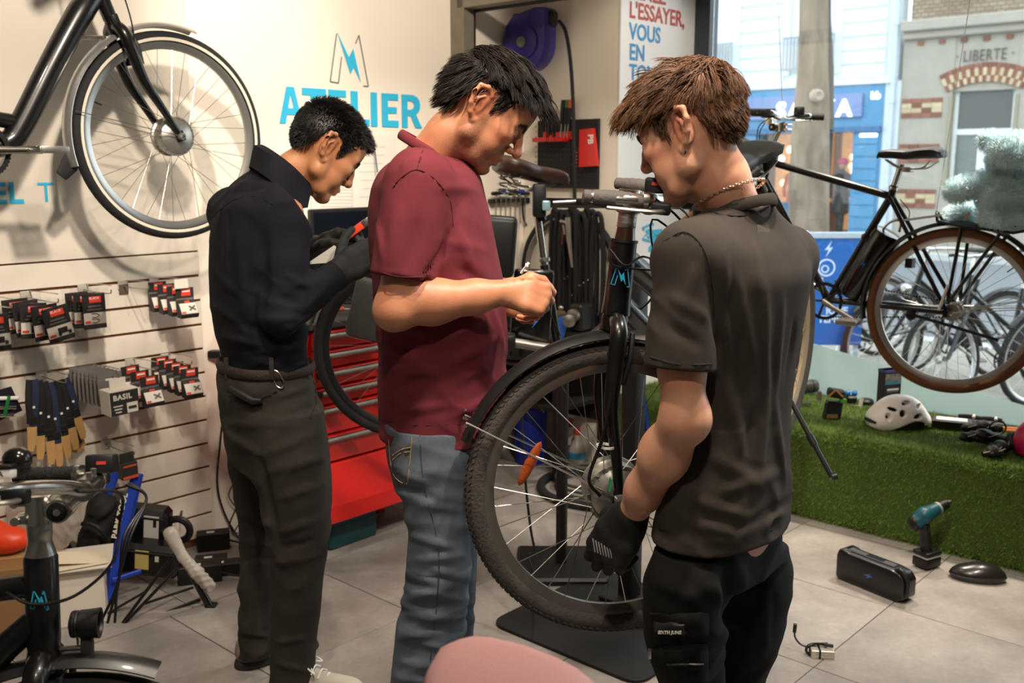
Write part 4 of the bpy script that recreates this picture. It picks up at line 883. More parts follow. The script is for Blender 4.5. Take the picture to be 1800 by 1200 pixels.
MB().lathe([(0.0255,0.156),(0.0225,0.166),(0.0195,0.178),(0.0195,0.188),(0.0202,0.189),(0.0202,0.199),(0.0192,0.1995),(0.0202,0.2),(0.0202,0.213),(0.018,0.214)], (0,0,0),(0,0,1),24).build('steerer_cover', mat('satin_silver', '#bdbab4', 0.3,1.0), b4, M=S4)
b_s, bp = stem_adj(b4, S4 @ Matrix.Translation((0,0,0.208)), h=0.052, L=0.055, rise=0.034)
H4 = S4 @ Matrix.Translation(Vector((0,0,0.208))+bp) @ Matrix.Rotation(math.radians(-9),4, 'X')
hb4 = handlebar(b4, H4, w=0.30, back=0.13, rise=0.012, gl=0.13, gripm=mat('grip_black', '#191717', 0.7, bump=0.3, bscale=150))
MB().ball((-0.055,-0.185,0.055),(0.022,0.022,0.020),14).build('bell', mat('bell_black', '#141312', 0.2, coat=0.6), hb4, M=H4)
MB().lathe([(0.006,0),(0.018,0.006),(0.02,0.014),(0.012,0.02)], (-0.055,-0.185,0.03),(0,0,1),16).build('bell_base', PLB, hb4, M=H4)
MB().box((-0.075,-0.215,0.036),(0.05,0.03,0.014)).build('computer_mount', WHT, hb4,30,0.003, M=H4); MB().box((-0.075,-0.215,0.046),(0.052,0.034,0.008)).build('bike_computer', PLB, hb4,30,0.003, M=H4)
MB().box((0.0,0.11,0.036),(0.048,0.05,0.034)).build('display', PLB, hb4,30,0.004, M=H4); MB().box((0.004,0.0845,0.038),(0.016,0.001,0.006)).build('display_print', mat('display_red', '#b5372b', 0.5), hb4, None, M=H4)
put_text('computer_print', 'SIGMA', 0.012, mat('print_dark', '#222222', 0.5),(0,0,0),(1,0,0),(0,1,0), hb4).data.transform(H4 @ axis_frame((-0.095,-0.2305,0.032),(0,-1,0),(1,0,0)))
fr = MB(); fr.tube([(0,0,0.105),(-0.3,0,0.075),(-0.7,0,0.0)], 0.0205,14); fr.tube([(0,0,0.05),(-0.06,0,0.0),(-0.35,0,-0.32),(-0.55,0,-0.46)], 0.0245,14)
fr.build('frame', BLK, b4,50, M=S4)
mudguard('mudguard', b4, S4 @ Matrix.Translation(hub4),0.372, math.radians(68), math.radians(170), MUD, 0.06)
HLm = S4 @ Matrix.Translation((0.068,0.0,0.032)); hl = MB(); hl.lathe([(0.010,-0.026),(0.022,-0.022),(0.0235,-0.017),(0.022,-0.015),(0.0235,-0.013),(0.022,-0.010),(0.0235,-0.008),(0.0245,0.01),(0.026,0.024),(0.021,0.024),(0.019,0.018)], (0,0,0),(1,0,0),24); hlo = hl.build('headlight', PLB, b4,30, M=HLm)
MB().lathe([(0.0,0.018),(0.02,0.02)], (0,0,0),(1,0,0),20).build('lens', glassmat('lamp_glass'), hlo, M=HLm)
MB().box((0.07,0.0,-0.004),(0.02,0.018,0.036)).build('light_bracket', PLG, hlo, 30,0.004, M=S4); MB().tube([(0.02,0,-0.01),(0.07,0,-0.01)], 0.005,8).build('bracket_bolt', STL, hlo, M=S4)
for k in range(3):
    cable(b4, [H4 @ Vector((0.035,0.14+0.02*k, -0.005)), H4 @ Vector((0.075,0.12,-0.03)), S4 @ Vector((0.125+0.006*k, 0.05,0.17)), S4 @ Vector((0.115,0.04,0.09)), S4 @ Vector((0.085+0.012*k, 0.03,0.02))])
cable(b4, [H4 @ Vector((0.01,-0.10,0.0)), H4 @ Vector((0.06,-0.03,-0.01)), S4 @ Vector((0.128,0.0,0.20)), S4 @ Vector((0.118,-0.02,0.14)), S4 @ Vector((0.06,-0.035,0.092)), S4 @ Vector((-0.005,-0.034,0.082)), S4 @ Vector((-0.05,-0.02,0.10))], r=0.003)
# ---- bike hanging in the window, on thin cables
u5 = 4.30
b5 = thing('city_bike', 'black diamond-frame e-bike with brown tyres hanging on cables in the window', 'bicycle', tuple(PU(1675,547, u5)))
L5 = lambda px, py, du=0.0: PU(px, py, u5+du)
RH5 = Vector(b5.location); R5 = relM(b5)
wheel('rear_wheel', b5, relM(b5, axis_frame(RH5, ZX, VX*0.985-UX*0.17)), R=0.350, tyre=TYN, rim=mat('rim_bright', '#c4bfb8', 0.3,0.8), hubr=0.035, hubw=0.09, seg=88, phase=0.2)
FH5 = RH5+VX*1.12+ZX*0.07
wheel('front_wheel', b5, relM(b5, axis_frame(FH5, ZX, VX)), R=0.350, tyre=TYN, rim=mat('rim_bright', '#c4bfb8', 0.3,0.8), seg=64)
BB = L5(1457,527); SC5 = L5(1566,345); HT = L5(1356,268); HBm = L5(1346,318)
fr = MB(); fr.tube([L5(1366,288), SC5], 0.0165,14); fr.tube([L5(1572,326), SC5, BB], 0.0165,14); fr.tube([HBm, BB], 0.019,14)
for s in (-1,1): fr.tube([BB+UX*0.03*s, RH5+UX*0.066*s], 0.0105,8); fr.tube([SC5+UX*0.02*s, RH5+UX*0.066*s], 0.0095,8)
fr.tube([L5(1353,262), L5(1340,325)], 0.021,14); fr.box(RH5+UX*-0.068,(0.05,0.02,0.03), MROOM.to_3x3())
fr.build('frame', BLK, b5,50, M=R5)
a5 = (L5(1353,262)-L5(1340,325)).normalized(); S5 = relM(b5, axis_frame(L5(1340,325), a5, VX))
hubS = S5.inverted() @ (FH5-RH5)
fork(b5, S5,(hubS.x, 0, hubS.z), brake=False)
MB().tube([L5(1353,262), L5(1372,226)], 0.013,12).build('steerer', CHR, b5, M=R5)
M5 = relM(b5, axis_frame(L5(1374,232), ZX, VX)); b_s, bp = stem_adj(b5, M5, h=0.045, L=0.03, rise=0.03)
hb5 = handlebar(b5, relM(b5, axis_frame(L5(1378,207), ZX, VX)), w=0.27, back=0.0, rise=0.015, gl=0.12, gripm=mat('grip_black', '#191717', 0.7))
MB().box(L5(1350,199,-0.15),(0.05,0.06,0.04)).build('display', PLB, hb5,30,0.004, M=R5)
MB().box(L5(1405,195,0.1),(0.04,0.05,0.04)).build('shifter', PLB, hb5,30,0.008, M=R5)
cable(b5, [L5(1345,215,-0.1), L5(1335,235,-0.05), L5(1338,262,-0.03)], R5); cable(b5, [L5(1352,208,-0.1), L5(1334,222,-0.08), L5(1330,250,-0.05)], R5)
MB().lathe([(0.0,0.05),(0.05,0.05),(0.055,0.03),(0.05,-0.01),(0.02,-0.03)], L5(1348,282,-0.02),(0,0,1),20).build('headlight', PLB, b5, M=R5)
MB().tube([L5(1571,330), L5(1585,288)], 0.0135,12).build('seat_post', CHR, b5, M=R5); MB().tube([L5(1570,333), L5(1571.5,328)], 0.021,14).build('seat_collar', CHR, b5, M=R5)
saddle(b5, relM(b5, basis(L5(1600,270),(VX+ZX*0.06).normalized(),-UX, (ZX-VX*0.06).normalized())), mat('saddle_black', '#1a1918', 0.5), L=0.28, W=0.15)
bt5 = MB(); A = L5(1497,445); Bq = L5(1478,535); ax5 = (L5(1566,345)-BB).normalized(); C0 = BB+ax5*0.035-VX*0.082
bt5.tube([C0, C0+ax5*0.02, C0+ax5*0.30, C0+ax5*0.325, C0+ax5*0.33], [0.055,0.066,0.067,0.06,0.035], 20); bto = bt5.build('battery', mat('battery_gloss', '#0b0a0b', 0.22, coat=0.5), b5,40, M=R5)
MB().tube(spline([C0+ax5*0.325+VX*0.035, C0+ax5*0.375+VX*0.02, C0+ax5*0.385-VX*0.02, C0+ax5*0.33-VX*0.045], 5),0.006,8).build('battery_handle', CHR, bto, M=R5)
MB().lathe([(0.012,0),(0.016,0.004),(0.016,0.02),(0.01,0.024)], C0+ax5*0.30+VX*0.075-UX*0.02,-UX, 14).build('battery_lock', BLK, bto, M=R5)
qb = C0+ax5*0.17-UX*0.0675; MB().prism([(0.008,0.022),(-0.012,-0.004),(0,-0.002),(-0.008,-0.022),(0.012,0.004),(0,0.003)], qb, -VX, ZX, 0.001).build('battery_logo', mat('logo_blue', '#3f63b5', 0.5), bto, None, M=R5)
crankset(b5, relM(b5, basis(BB, VX, -UX, ZX)) @ Matrix.Scale(-1,4,(0,1,0)), ALU, ang=math.pi+0.42)
ch = MB()
for s_, (pa, pb) in enumerate(((BB+ZX*0.083, RH5+ZX*0.03),(BB-ZX*0.083, RH5-ZX*0.03))):
    d_ = (pb-pa)/44
    for k in range(44): ch.box(pa+d_*(k+0.5)+UX*0.045,(0.006,0.008,0.007), MROOM.to_3x3())
ch.build('chain', mat('chain_steel', '#3b3835', 0.4,0.8), b5, None, M=R5)
mg5 = mudguard('mudguard', b5, relM(b5, axis_frame(RH5, ZX, VX*0.985-UX*0.17)),0.363, math.radians(-10), math.radians(165), BLK)
MB().tube(spline([L5(1610,555,-0.07), L5(1655,568,-0.08), L5(1755,598,-0.09)], 5),0.007,8).build('kickstand', PLB, b5, M=R5)
MB().lathe([(0.015,0),(0.022,0.003),(0.022,0.02),(0.01,0.024)], L5(1604,553,-0.05),-UX, 16).build('kickstand_mount', PLB, b5, M=R5)
rk = MB(); RKZ = L5(1690,396).z; rkb = []
for s in (-1,1): rkb.append([L5(1652,388)+UX*0.03*s-ZX*0.0, L5(1700,397)+UX*0.05*s, L5(1790,408)+UX*0.06*s, RH5-VX*0.36+UX*0.06*s+ZX*0.375])
for q in rkb: rk.tube(q, 0.006,8)
rk.tube(spline([rkb[0][0], L5(1647,372), rkb[1][0]], 5),0.006,8)
for t in (0.3,0.6,0.9): rk.tube([rkb[0][1].lerp(rkb[0][3], t), rkb[1][1].lerp(rkb[1][3], t)], 0.005,6)
for s in (-1,1):
    rk.tube([L5(1697,400)+UX*0.05*s, RH5+UX*0.075*s+ZX*0.05], 0.0075,8); rk.tube([L5(1767,408)+UX*0.06*s, RH5+UX*0.075*s+ZX*0.04], 0.0075,8)
rk.build('luggage_rack', BLK, b5,50, M=R5)
MB().tube([L5(1581,388,-0.03), L5(1655,378,-0.03)], 0.005,8).build('rack_stay', CHR, b5, M=R5)
for s in (-1,1):
    MB().tube([RH5+UX*0.078*s+ZX*0.01+VX*0.03, RH5+UX*0.078*s+ZX*0.12+VX*0.0], 0.008,8).build('rack_strut', CHR, b5, M=R5)
    MB().tube([RH5+UX*0.07*s, RH5-VX*0.36+ZX*0.05+UX*0.03*s], 0.002,6).build('mudguard_stay', STL, mg5, M=R5)
    MB().tube([RH5+UX*0.07*s, RH5-VX*0.35+ZX*0.09+UX*0.03*s], 0.002,6).build('mudguard_stay', STL, mg5, M=R5)
br = MB(); br.box(L5(1600,462,-0.02),(0.04,0.03,0.04), MROOM.to_3x3()); br.tube(spline([L5(1582,350), L5(1598,370), L5(1597,385)], 4),0.0022,6); br.build('rear_brake', PLB, b5, M=R5)
for nm, a, b in (('handlebar', L5(1376,205), L5(1352,-140)),('rack', L5(1646,370), L5(1740,-60))):
    o = MB().tube([a, Vector((b.x, b.y, CEIL))], 0.0018,6).build('hanging_cable', STL); tag(o, 'thin steel cable holding the window bike by its '+nm, 'cable', 'hanging cables of the window bike')
# ---- bike of which only the pink saddle reaches into the picture
b6 = thing('city_bike', 'bike in the foreground with a dusty pink saddle', 'bicycle', (0.0,1.0,0.0))
SAD6 = P(826,1272,1.06); LM6 = Matrix.Translation(-Vector(b6.location)); fwd6 = Vector((-0.55,-0.83,0)).normalized(); lf6 = ZX.cross(fwd6)
RH6 = Vector((SAD6.x, SAD6.y, 0.352))-fwd6*0.17; B6 = LM6 @ basis(RH6, fwd6, lf6, ZX)
saddle(b6, LM6 @ basis(SAD6,(fwd6+ZX*-0.05).normalized(), lf6, ZX), mat('saddle_pink', '#c99797', 0.6, bump=0.1, bscale=300), L=0.28, W=0.235, thick=0.085, nose=0.07)
zs = SAD6.z-0.352
MB().tube([(0.42,0,-0.05),(0.27,0,0.42)], 0.017,12).build('frame', BLK, b6, M=B6)
fr = MB(); fr.tube([(0.42,0,-0.05),(0.78,0,0.35)], 0.022,12); fr.tube([(0.78,0,0.35),(0.74,0,0.52)], 0.022,12); fr.tube([(0.3,0,0.3),(0.76,0,0.45)], 0.018,12)
for s in (-1,1): fr.tube([(0.42, s*0.03,-0.05),(0, s*0.06,0)], 0.01,8); fr.tube([(0.28, s*0.02,0.38),(0, s*0.06,0)], 0.009,8); fr.tube([(0.79, s*0.05,0.33),(1.03, s*0.05,0)], 0.012,8)
fr.build('frame', BLK, b6, M=B6); MB().tube([(0.27,0,0.42),(0.18,0, zs-0.06)], 0.0135,12).build('seat_post', CHR, b6, M=B6)
wheel('rear_wheel', b6, B6, seg=40); wheel('front_wheel', b6, B6 @ Matrix.Translation((1.03,0,0)), seg=40)
handlebar(b6, B6 @ Matrix.Translation((0.72,0,0.58)), lever=False); MB().tube([(0.74,0,0.5),(0.72,0,0.59)], 0.013,10).build('stem', CHR, b6, M=B6); crankset(b6, B6 @ Matrix.Translation((0.42,0,-0.05)))
# ---- bikes parked on the pavement outside
def parked():
    r = empty('parked_bike'); I = Matrix.Identity(4); Z = Matrix.Translation((0,0,0.35))
    wheel('rear_wheel', r, Z, seg=36, rim=RIMG, nsp=24, spoke_r=0.0016, valve=False); wheel('front_wheel', r, Matrix.Translation((1.08,0,0.35)), seg=36, rim=RIMS, nsp=24, spoke_r=0.0016, valve=False)
    f_ = MB(); f_.tube([(0.45,0,0.29),(0.29,0,0.80)], 0.018,10); f_.tube([(0.45,0,0.29),(0.85,0,0.72)], 0.024,10); f_.tube([(0.86,0,0.70),(0.79,0,0.92)], 0.022,10); f_.tube([(0.38,0,0.5),(0.83,0,0.82)], 0.018,10)
    for s in (-1,1): f_.tube([(0.45, s*0.03,0.29),(0, s*0.06,0.35)], 0.01,8); f_.tube([(0.31, s*0.02,0.72),(0, s*0.06,0.35)], 0.009,8); f_.tube([(0.87, s*0.05,0.68),(1.08, s*0.05,0.35)], 0.014,8)
    f_.build('frame', BLK, r); MB().tube([(0.29,0,0.8),(0.25,0,0.93)], 0.0135,8).build('seat_post', ALU, r); saddle(r, Matrix.Translation((0.24,0,0.99)), mat('saddle_black', '#1a1918', 0.5))
    MB().tube([(0.79,0,0.92),(0.76,0,1.04)], 0.013,8).build('stem', CHR, r); handlebar(r, Matrix.Translation((0.76,0,1.05)), lever=True)
    mudguard('mudguard', r, Z, 0.366, math.radians(30), math.radians(190), MUD); mudguard('mudguard', r, Matrix.Translation((1.08,0,0.35)),0.366, math.radians(40), math.radians(170), MUD)
    crankset(r, Matrix.Translation((0.45,0,0.29)), ang=0.6)
    MB().box((0.36,0,0.42),(0.08,0.09,0.3), Matrix.Rotation(-0.3,3, 'Y')).build('battery', PLB, r, 30,0.02)
    MB().lathe([(0.03,0),(0.035,0.03),(0.03,0.05)], (0.9,0,0.75),(1,0,0.1),12).build('headlight', CHR, r)
    return r
pk = parked()
spots = [(8.6,3.45,0.2, 'parked bike nearest the blue board on the pavement'),(8.1,2.95,0.35, 'second parked bike from the blue board on the pavement'),(8.3,2.35,0.15, 'third parked bike from the blue board on the pavement'),
         (7.9,1.85,0.3, 'fourth parked bike from the blue board, behind the brown wheel'),(8.4,1.35,0.22, 'fifth parked bike from the blue board, near the right edge of the window')]
for i, (u, v, a, lb) in enumerate(spots):
    o = pk if i == 0 else copy_tree(pk)
    o.location = RM(u, v, SZ); o.rotation_euler = (0.12 if i % 2 else -0.05,0, ROT_ROOM+math.pi*0.5+0.85+a); tag(o, lb, 'bicycle', 'bikes parked outside on the pavement')
# ------------------------------------------------------------------ smooth bodies: distance fields turned into meshes
def smin(a, b, k): 
    h = np.clip(0.5+0.5*(b-a)/k, 0, 1); return b*(1-h)+a*h-k*h*(1-h)
def smax(a, b, k): return -smin(-a, -b, k)
class Field:
    def __init__(s, lo, hi, h):
        s.lo = np.array(lo, float); s.h = h; n = np.ceil((np.array(hi)-s.lo)/h).astype(int)+1
        s.ax = [(s.lo[i]+h*np.arange(n[i])).astype(np.float32) for i in range(3)]; s.D = np.full(tuple(n), 0.5, np.float32)
    def win(s, lo, hi):
        sl = []
        for i in range(3):
            a = int(np.floor((lo[i]-s.lo[i])/s.h)); b = int(np.ceil((hi[i]-s.lo[i])/s.h))+1
            a = max(a, 0); b = min(b, s.D.shape[i])
            if b <= a: return None
            sl.append(slice(a, b))
        return tuple(sl)
    def grid(s, sl): return s.ax[0][sl[0]][:, None, None], s.ax[1][sl[1]][None, :, None], s.ax[2][sl[2]][None, None, :]
    def comb(s, sl, d, k, op='add'):
        d = d.astype(np.float32)
        if op == 'add': s.D[sl] = smin(s.D[sl], d, k)
        else: s.D[sl] = smax(s.D[sl], -d, k)
    def cap(s, a, b, ra, rb=None, k=0.01, op='add', fn=None, fs=1.0):
        """tapered capsule; fn, fs: flattened along direction fn to the share fs"""
        a = np.array(a, float); b = np.array(b, float); rb = ra if rb is None else rb; m = max(ra, rb)+k+0.012
        sl = s.win(np.minimum(a, b)-m, np.maximum(a, b)+m)
        if sl is None: return s
        X, Y, Z = s.grid(sl); px, py, pz = X-a[0], Y-a[1], Z-a[2]; ab = b-a; L = float(ab@ab)+1e-12
        t = np.clip((px*ab[0]+py*ab[1]+pz*ab[2])/L, 0, 1)
        qx, qy, qz = px-ab[0]*t, py-ab[1]*t, pz-ab[2]*t
        if fn is not None:
            n = np.array(fn, float); n /= np.linalg.norm(n); dn = qx*n[0]+qy*n[1]+qz*n[2]; g = 1/fs-1
            qx, qy, qz = qx+n[0]*dn*g, qy+n[1]*dn*g, qz+n[2]*dn*g
        s.comb(sl, np.sqrt(qx*qx+qy*qy+qz*qz)-(ra+(rb-ra)*t), k, op); return s
    def chain(s, pts, rs, k=0.01, **kw):
        for i in range(len(pts)-1): s.cap(pts[i], pts[i+1], rs[i], rs[i+1], k, **kw)
        return s
    def ell(s, c, r, R=None, k=0.01, op='add'):
        c = np.array(c, float); r = np.array(r, float) if hasattr(r, '__len__') else np.array([r]*3, float); m = r.max()+k+0.01
        sl = s.win(c-m, c+m)
        if sl is None: return s
        X, Y, Z = s.grid(sl); p = [X-c[0], Y-c[1], Z-c[2]]
        if R is not None:
            R = np.array(R); p = [p[0]*R[0][i]+p[1]*R[1][i]+p[2]*R[2][i] for i in range(3)]
        k0 = np.sqrt((p[0]/r[0])**2+(p[1]/r[1])**2+(p[2]/r[2])**2); k1 = np.sqrt((p[0]/r[0]**2)**2+(p[1]/r[1]**2)**2+(p[2]/r[2]**2)**2)+1e-9
        s.comb(sl, k0*(k0-1)/k1, k, op); return s
    def stack(s, secs, yaw=0.0, k=0.02, n=2.4, op='add'):
        """elliptic sections over z: (z, cx, cy, half along yaw, half across)"""
        S = np.array(sorted(secs), float); z0, z1 = S[0, 0], S[-1, 0]; m = S[:, 3:].max()+k+0.02
        sl = s.win((S[:, 1].min()-m, S[:, 2].min()-m, z0-k-0.02), (S[:, 1].max()+m, S[:, 2].max()+m, z1+k+0.02))
        if sl is None: return s
        X, Y, Z = s.grid(sl); zz = s.ax[2][sl[2]]; zc = np.clip(zz, z0, z1)
        def it(c):                                  # smooth interpolation
            v = np.interp(zc, S[:, 0], S[:, c]); w = max(1, int(0.018/s.h)); ker = np.ones(2*w+1)/(2*w+1)
            return np.convolve(np.pad(v, w, mode='edge'), ker, 'valid')[None, None, :]
        cx, cy, a, b = it(1), it(2), it(3), it(4); c_, s_ = math.cos(yaw), math.sin(yaw)
        dx, dy = X-cx, Y-cy; p, q = np.abs(dx*c_+dy*s_), np.abs(-dx*s_+dy*c_)
        e = ((p/a)**n+(q/b)**n)**(1/n)
        rad = np.sqrt(p*p+q*q)+1e-6
        d = (e-1)*rad/np.maximum(e, 1e-3)           # distance along the ray from the axis
        d = d*0.9
        dz = np.maximum(Z-z1, z0-Z); d = np.where(dz > 0, np.sqrt(np.maximum(d, 0)**2+dz*dz)+np.minimum(np.maximum(d, -0.5), 0)*0, d)
        s.comb(sl, d, k, op); return s
    def plane(s, o, n, k=0.003):
        """keep the side away from n"""
        n = np.array(n, float); n /= np.linalg.norm(n); o = np.array(o, float)
        X, Y, Z = s.ax[0][:, None, None], s.ax[1][None, :, None], s.ax[2][None, None, :]
        s.D = smax(s.D, ((X-o[0])*n[0]+(Y-o[1])*n[1]+(Z-o[2])*n[2]).astype(np.float32), k); return s
    def crease(s, pts, w, amp):
        """fold along a polyline lying on the surface"""
        pts = [np.array(p, float) for p in pts]; A = np.array(pts); m = 3*w; sl = s.win(A.min(0)-m, A.max(0)+m)
        if sl is None: return s
        X, Y, Z = s.grid(sl); best = None; n = len(pts)-1
        for i in range(n):
            a, b = pts[i], pts[i+1]; px, py, pz = X-a[0], Y-a[1], Z-a[2]; ab = b-a; L = float(ab@ab)+1e-12; t = np.clip((px*ab[0]+py*ab[1]+pz*ab[2])/L, 0, 1)
            d2 = (px-ab[0]*t)**2+(py-ab[1]*t)**2+(pz-ab[2]*t)**2; g = (i+t)/n
            if best is None: best, tt = d2, g
            else: mk = d2 < best; best = np.where(mk, d2, best); tt = np.where(mk, g, tt)
        s.D[sl] -= (amp*np.sin(np.pi*np.clip(tt*0.9+0.05, 0, 1))*np.exp(-best/(w*w))).astype(np.float32); return s
    def wrinkle(s, amp, dirs, seed=0, lo=None, hi=None, ridged=True, warp=0.03):
        """crumples: waves along given directions, warped; dirs: list of (vector, waves per metre)"""
        rng = np.random.default_rng(seed); sl = s.win(lo, hi) if lo is not None else tuple(slice(0, n) for n in s.D.shape)
        if sl is None: return s
        X, Y, Z = s.grid(sl)
        wx = sum(np.sin(X*rng.normal(0, 14)+Y*rng.normal(0, 14)+Z*rng.normal(0, 14)+rng.uniform(0, 6)) for _ in range(3))*warp
        env = 0.5+0.5*np.sin(X*rng.normal(0, 9)+Y*rng.normal(0, 9)+Z*rng.normal(0, 9)+rng.uniform(0, 6))*np.sin(X*rng.normal(0, 12)+Y*rng.normal(0, 12)+Z*rng.normal(0, 12)+rng.uniform(0, 6))
        acc = 0
        for v, f in dirs:
            v = np.array(v, float); v /= np.linalg.norm(v); ph = (X*v[0]+Y*v[1]+Z*v[2]+wx)*f*2*math.pi+rng.uniform(0, 6)
            acc = acc+((1-np.abs(np.sin(ph*0.5))*2) if ridged else np.sin(ph))/len(dirs)
        s.D[sl] -= (amp*env*acc).astype(np.float32); return s
    def hollow(s, o, n, depth, t=0.008):
        """open end: empties the inside behind a cut plane at o with outward normal n"""
        n = np.array(n, float); n /= np.linalg.norm(n); o = np.array(o, float)
        X, Y, Z = s.ax[0][:, None, None], s.ax[1][None, :, None], s.ax[2][None, None, :]
        pl = (X-o[0])*n[0]+(Y-o[1])*n[1]+(Z-o[2])*n[2]
        inner = np.maximum(s.D+t, -(pl+depth)); s.D = np.maximum(s.D, -inner).astype(np.float32); return s
    def open_end(s, o, n, depth, R, t=0.008):
        """hollow the end of a sleeve: only within R of its axis"""
        n = np.array(n, float); n /= np.linalg.norm(n); o = np.array(o, float); sl = s.win(o-R*1.5-depth, o+R*1.5+depth)
        X, Y, Z = s.grid(sl); px, py, pz = X-o[0], Y-o[1], Z-o[2]; pl = px*n[0]+py*n[1]+pz*n[2]
        rad = np.sqrt(np.maximum(px*px+py*py+pz*pz-pl*pl, 0))-R
        inner = np.maximum(np.maximum(s.D[sl]+t, -(pl+depth)), rad); s.D[sl] = np.maximum(s.D[sl], -inner).astype(np.float32); return s
    def verts(s):
        D = s.D; S = D < 0; nx, ny, nz = D.shape
        cnt = np.zeros((nx-1, ny-1, nz-1), np.int8)
        for i in (0, 1):
            for j in (0, 1):
                for k in (0, 1): cnt += S[i:nx-1+i, j:ny-1+j, k:nz-1+k]
        act = (cnt > 0) & (cnt < 8); I, J, K = np.nonzero(act); N = len(I)
        idx = np.full(act.shape, -1, np.int64); idx[I, J, K] = np.arange(N)
        acc = np.zeros((N, 3)); c = np.zeros(N)
        cs = [(i, j, k) for i in (0, 1) for j in (0, 1) for k in (0, 1)]
        for a in cs:
            for ax in range(3):
                if a[ax]: continue
                b = list(a); b[ax] = 1
                da = D[I+a[0], J+a[1], K+a[2]]; db = D[I+b[0], J+b[1], K+b[2]]; m = (da < 0) != (db < 0)
                t = np.where(m, da/np.where(m, da-db, 1), 0)
                p = np.array(a, float)[None, :]+np.zeros((N, 3)); p[:, ax] += t
                acc[m] += p[m]; c[m] += 1
        V = s.lo+s.h*(np.stack([I, J, K], 1)+acc/np.maximum(c, 1)[:, None])
        F = []
        for ax in range(3):
            o = [1, 1, 1]; o[ax] = 0
            sh = [slice(1, n-1) for n in D.shape]; sh[ax] = slice(0, D.shape[ax]-1)
            sh2 = list(sh); sh2[ax] = slice(1, D.shape[ax])
            A, B = S[tuple(sh)], S[tuple(sh2)]; E = np.nonzero(A != B); fl = A[E]
            e = [E[0]+(0 if ax == 0 else 1), E[1]+(0 if ax == 1 else 1), E[2]+(0 if ax == 2 else 1)]
            u, v = [(1, 2), (2, 0), (0, 1)][ax]
            def cell(du, dv):
                q = [x.copy() for x in e]; q[u] = q[u]-du; q[v] = q[v]-dv; return idx[q[0], q[1], q[2]]
            q = np.stack([cell(1, 1), cell(0, 1), cell(0, 0), cell(1, 0)], 1)
            q[~fl] = q[~fl][:, ::-1]
            F.append(q)
        F = np.concatenate(F); F = F[(F >= 0).all(1)]
        return V, F
def mesh_np(name, V, F, smooth=True, M=None):
    me = bpy.data.meshes.new(name); V = np.asarray(V, np.float32)
    if M is not None: Mn = np.array(M); V = (V @ Mn[:3, :3].T+Mn[:3, 3]).astype(np.float32)
    me.vertices.add(len(V)); me.vertices.foreach_set('co', V.ravel())
    k = F.shape[1]; me.loops.add(F.size); me.loops.foreach_set('vertex_index', F.ravel().astype(np.int32))
    me.polygons.add(len(F)); me.polygons.foreach_set('loop_start', np.arange(0, F.size, k, dtype=np.int32)); me.polygons.foreach_set('loop_total', np.full(len(F), k, np.int32))
    me.update(calc_edges=True)
    if smooth: me.polygons.foreach_set('use_smooth', np.ones(len(F), bool))
    me.validate(); return me
def merge_np(parts):
    Vs, Fs, o = [], [], 0
    for V, F in parts: Vs.append(V); Fs.append(F+o); o += len(V)
    return np.concatenate(Vs), np.concatenate(Fs)
def colour_attr(me, vals, name='tint'):
    a = me.attributes.new(name, 'FLOAT', 'POINT'); a.data.foreach_set('value', np.asarray(vals, np.float32))
# ------------------------------------------------------------------ parts of the human figure
def hand_caps(M, curl, spread=0.0, thumb=None, side=1, sc=1.0, tcurl=(0.3, 0.3)):
    """list of tapered capsules for a hand: wrist at the origin of M, first axis along the fingers, second towards the thumb, third out of the back.
    curl: per finger (index..little) three bends in radians"""
    caps = []; M3 = np.array(M)
    def T(p): p = np.array([p[0]*sc, p[1]*sc, p[2]*sc, 1.0]); return (M3 @ p)[:3]
    base = [(0.088, 0.029), (0.092, 0.009), (0.088, -0.011), (0.080, -0.029)]
    ln = [(0.044, 0.026, 0.021), (0.049, 0.030, 0.022), (0.045, 0.028, 0.021), (0.035, 0.021, 0.019)]
    rr = [(0.0098, 0.0088, 0.0078, 0.0066), (0.010, 0.009, 0.008, 0.0068), (0.0095, 0.0086, 0.0076, 0.0064), (0.0085, 0.0076, 0.0068, 0.0058)]
    palm = []
    for i, (bx, by) in enumerate(base):
        palm.append((T((0.006, by*0.62, 0)), T((bx*0.55, by*0.9, 0.001)), 0.0165*sc, 0.0145*sc)); palm.append((T((bx*0.55, by*0.9, 0.001)), T((bx, by, 0)), 0.0145*sc, 0.0125*sc))
    palm.append((T((0.02, -0.018, -0.008)), T((0.07, -0.026, -0.006)), 0.015*sc, 0.012*sc)); palm.append((T((0.018, 0.018, -0.010)), T((0.052, 0.030, -0.010)), 0.018*sc, 0.013*sc))
    fing = []
    for i, (bx, by) in enumerate(base):
        p = np.array([bx, by, 0.0]); a = 0.0; sp = (1.5-i)*spread
        ch = [T(p)]
        for j in range(3):
            a += curl[i][j]; d = np.array([math.cos(a)*math.cos(sp), math.sin(sp)*math.cos(a), -math.sin(a)]); p = p+d*ln[i][j]; ch.append(T(p))
        fing.append((ch, [r*sc for r in rr[i]]))
    th = thumb or [(0.022, 0.026, -0.010), (0.052, 0.048, -0.020), (0.080, 0.054, -0.028), (0.102, 0.050, -0.034)]
    fing.append(([T(q) for q in th], [0.0145*sc, 0.0125*sc, 0.0105*sc, 0.0085*sc]))
    return palm, fing
def add_hand(F, hc, k=0.008):
    palm, fing = hc
    for a, b, ra, rb in palm: F.cap(a, b, ra, rb, k=0.012)
    for ch, rs in fing: 
        for i in range(len(ch)-1): F.cap(ch[i], ch[i+1], rs[i], rs[i+1], k=0.0045)
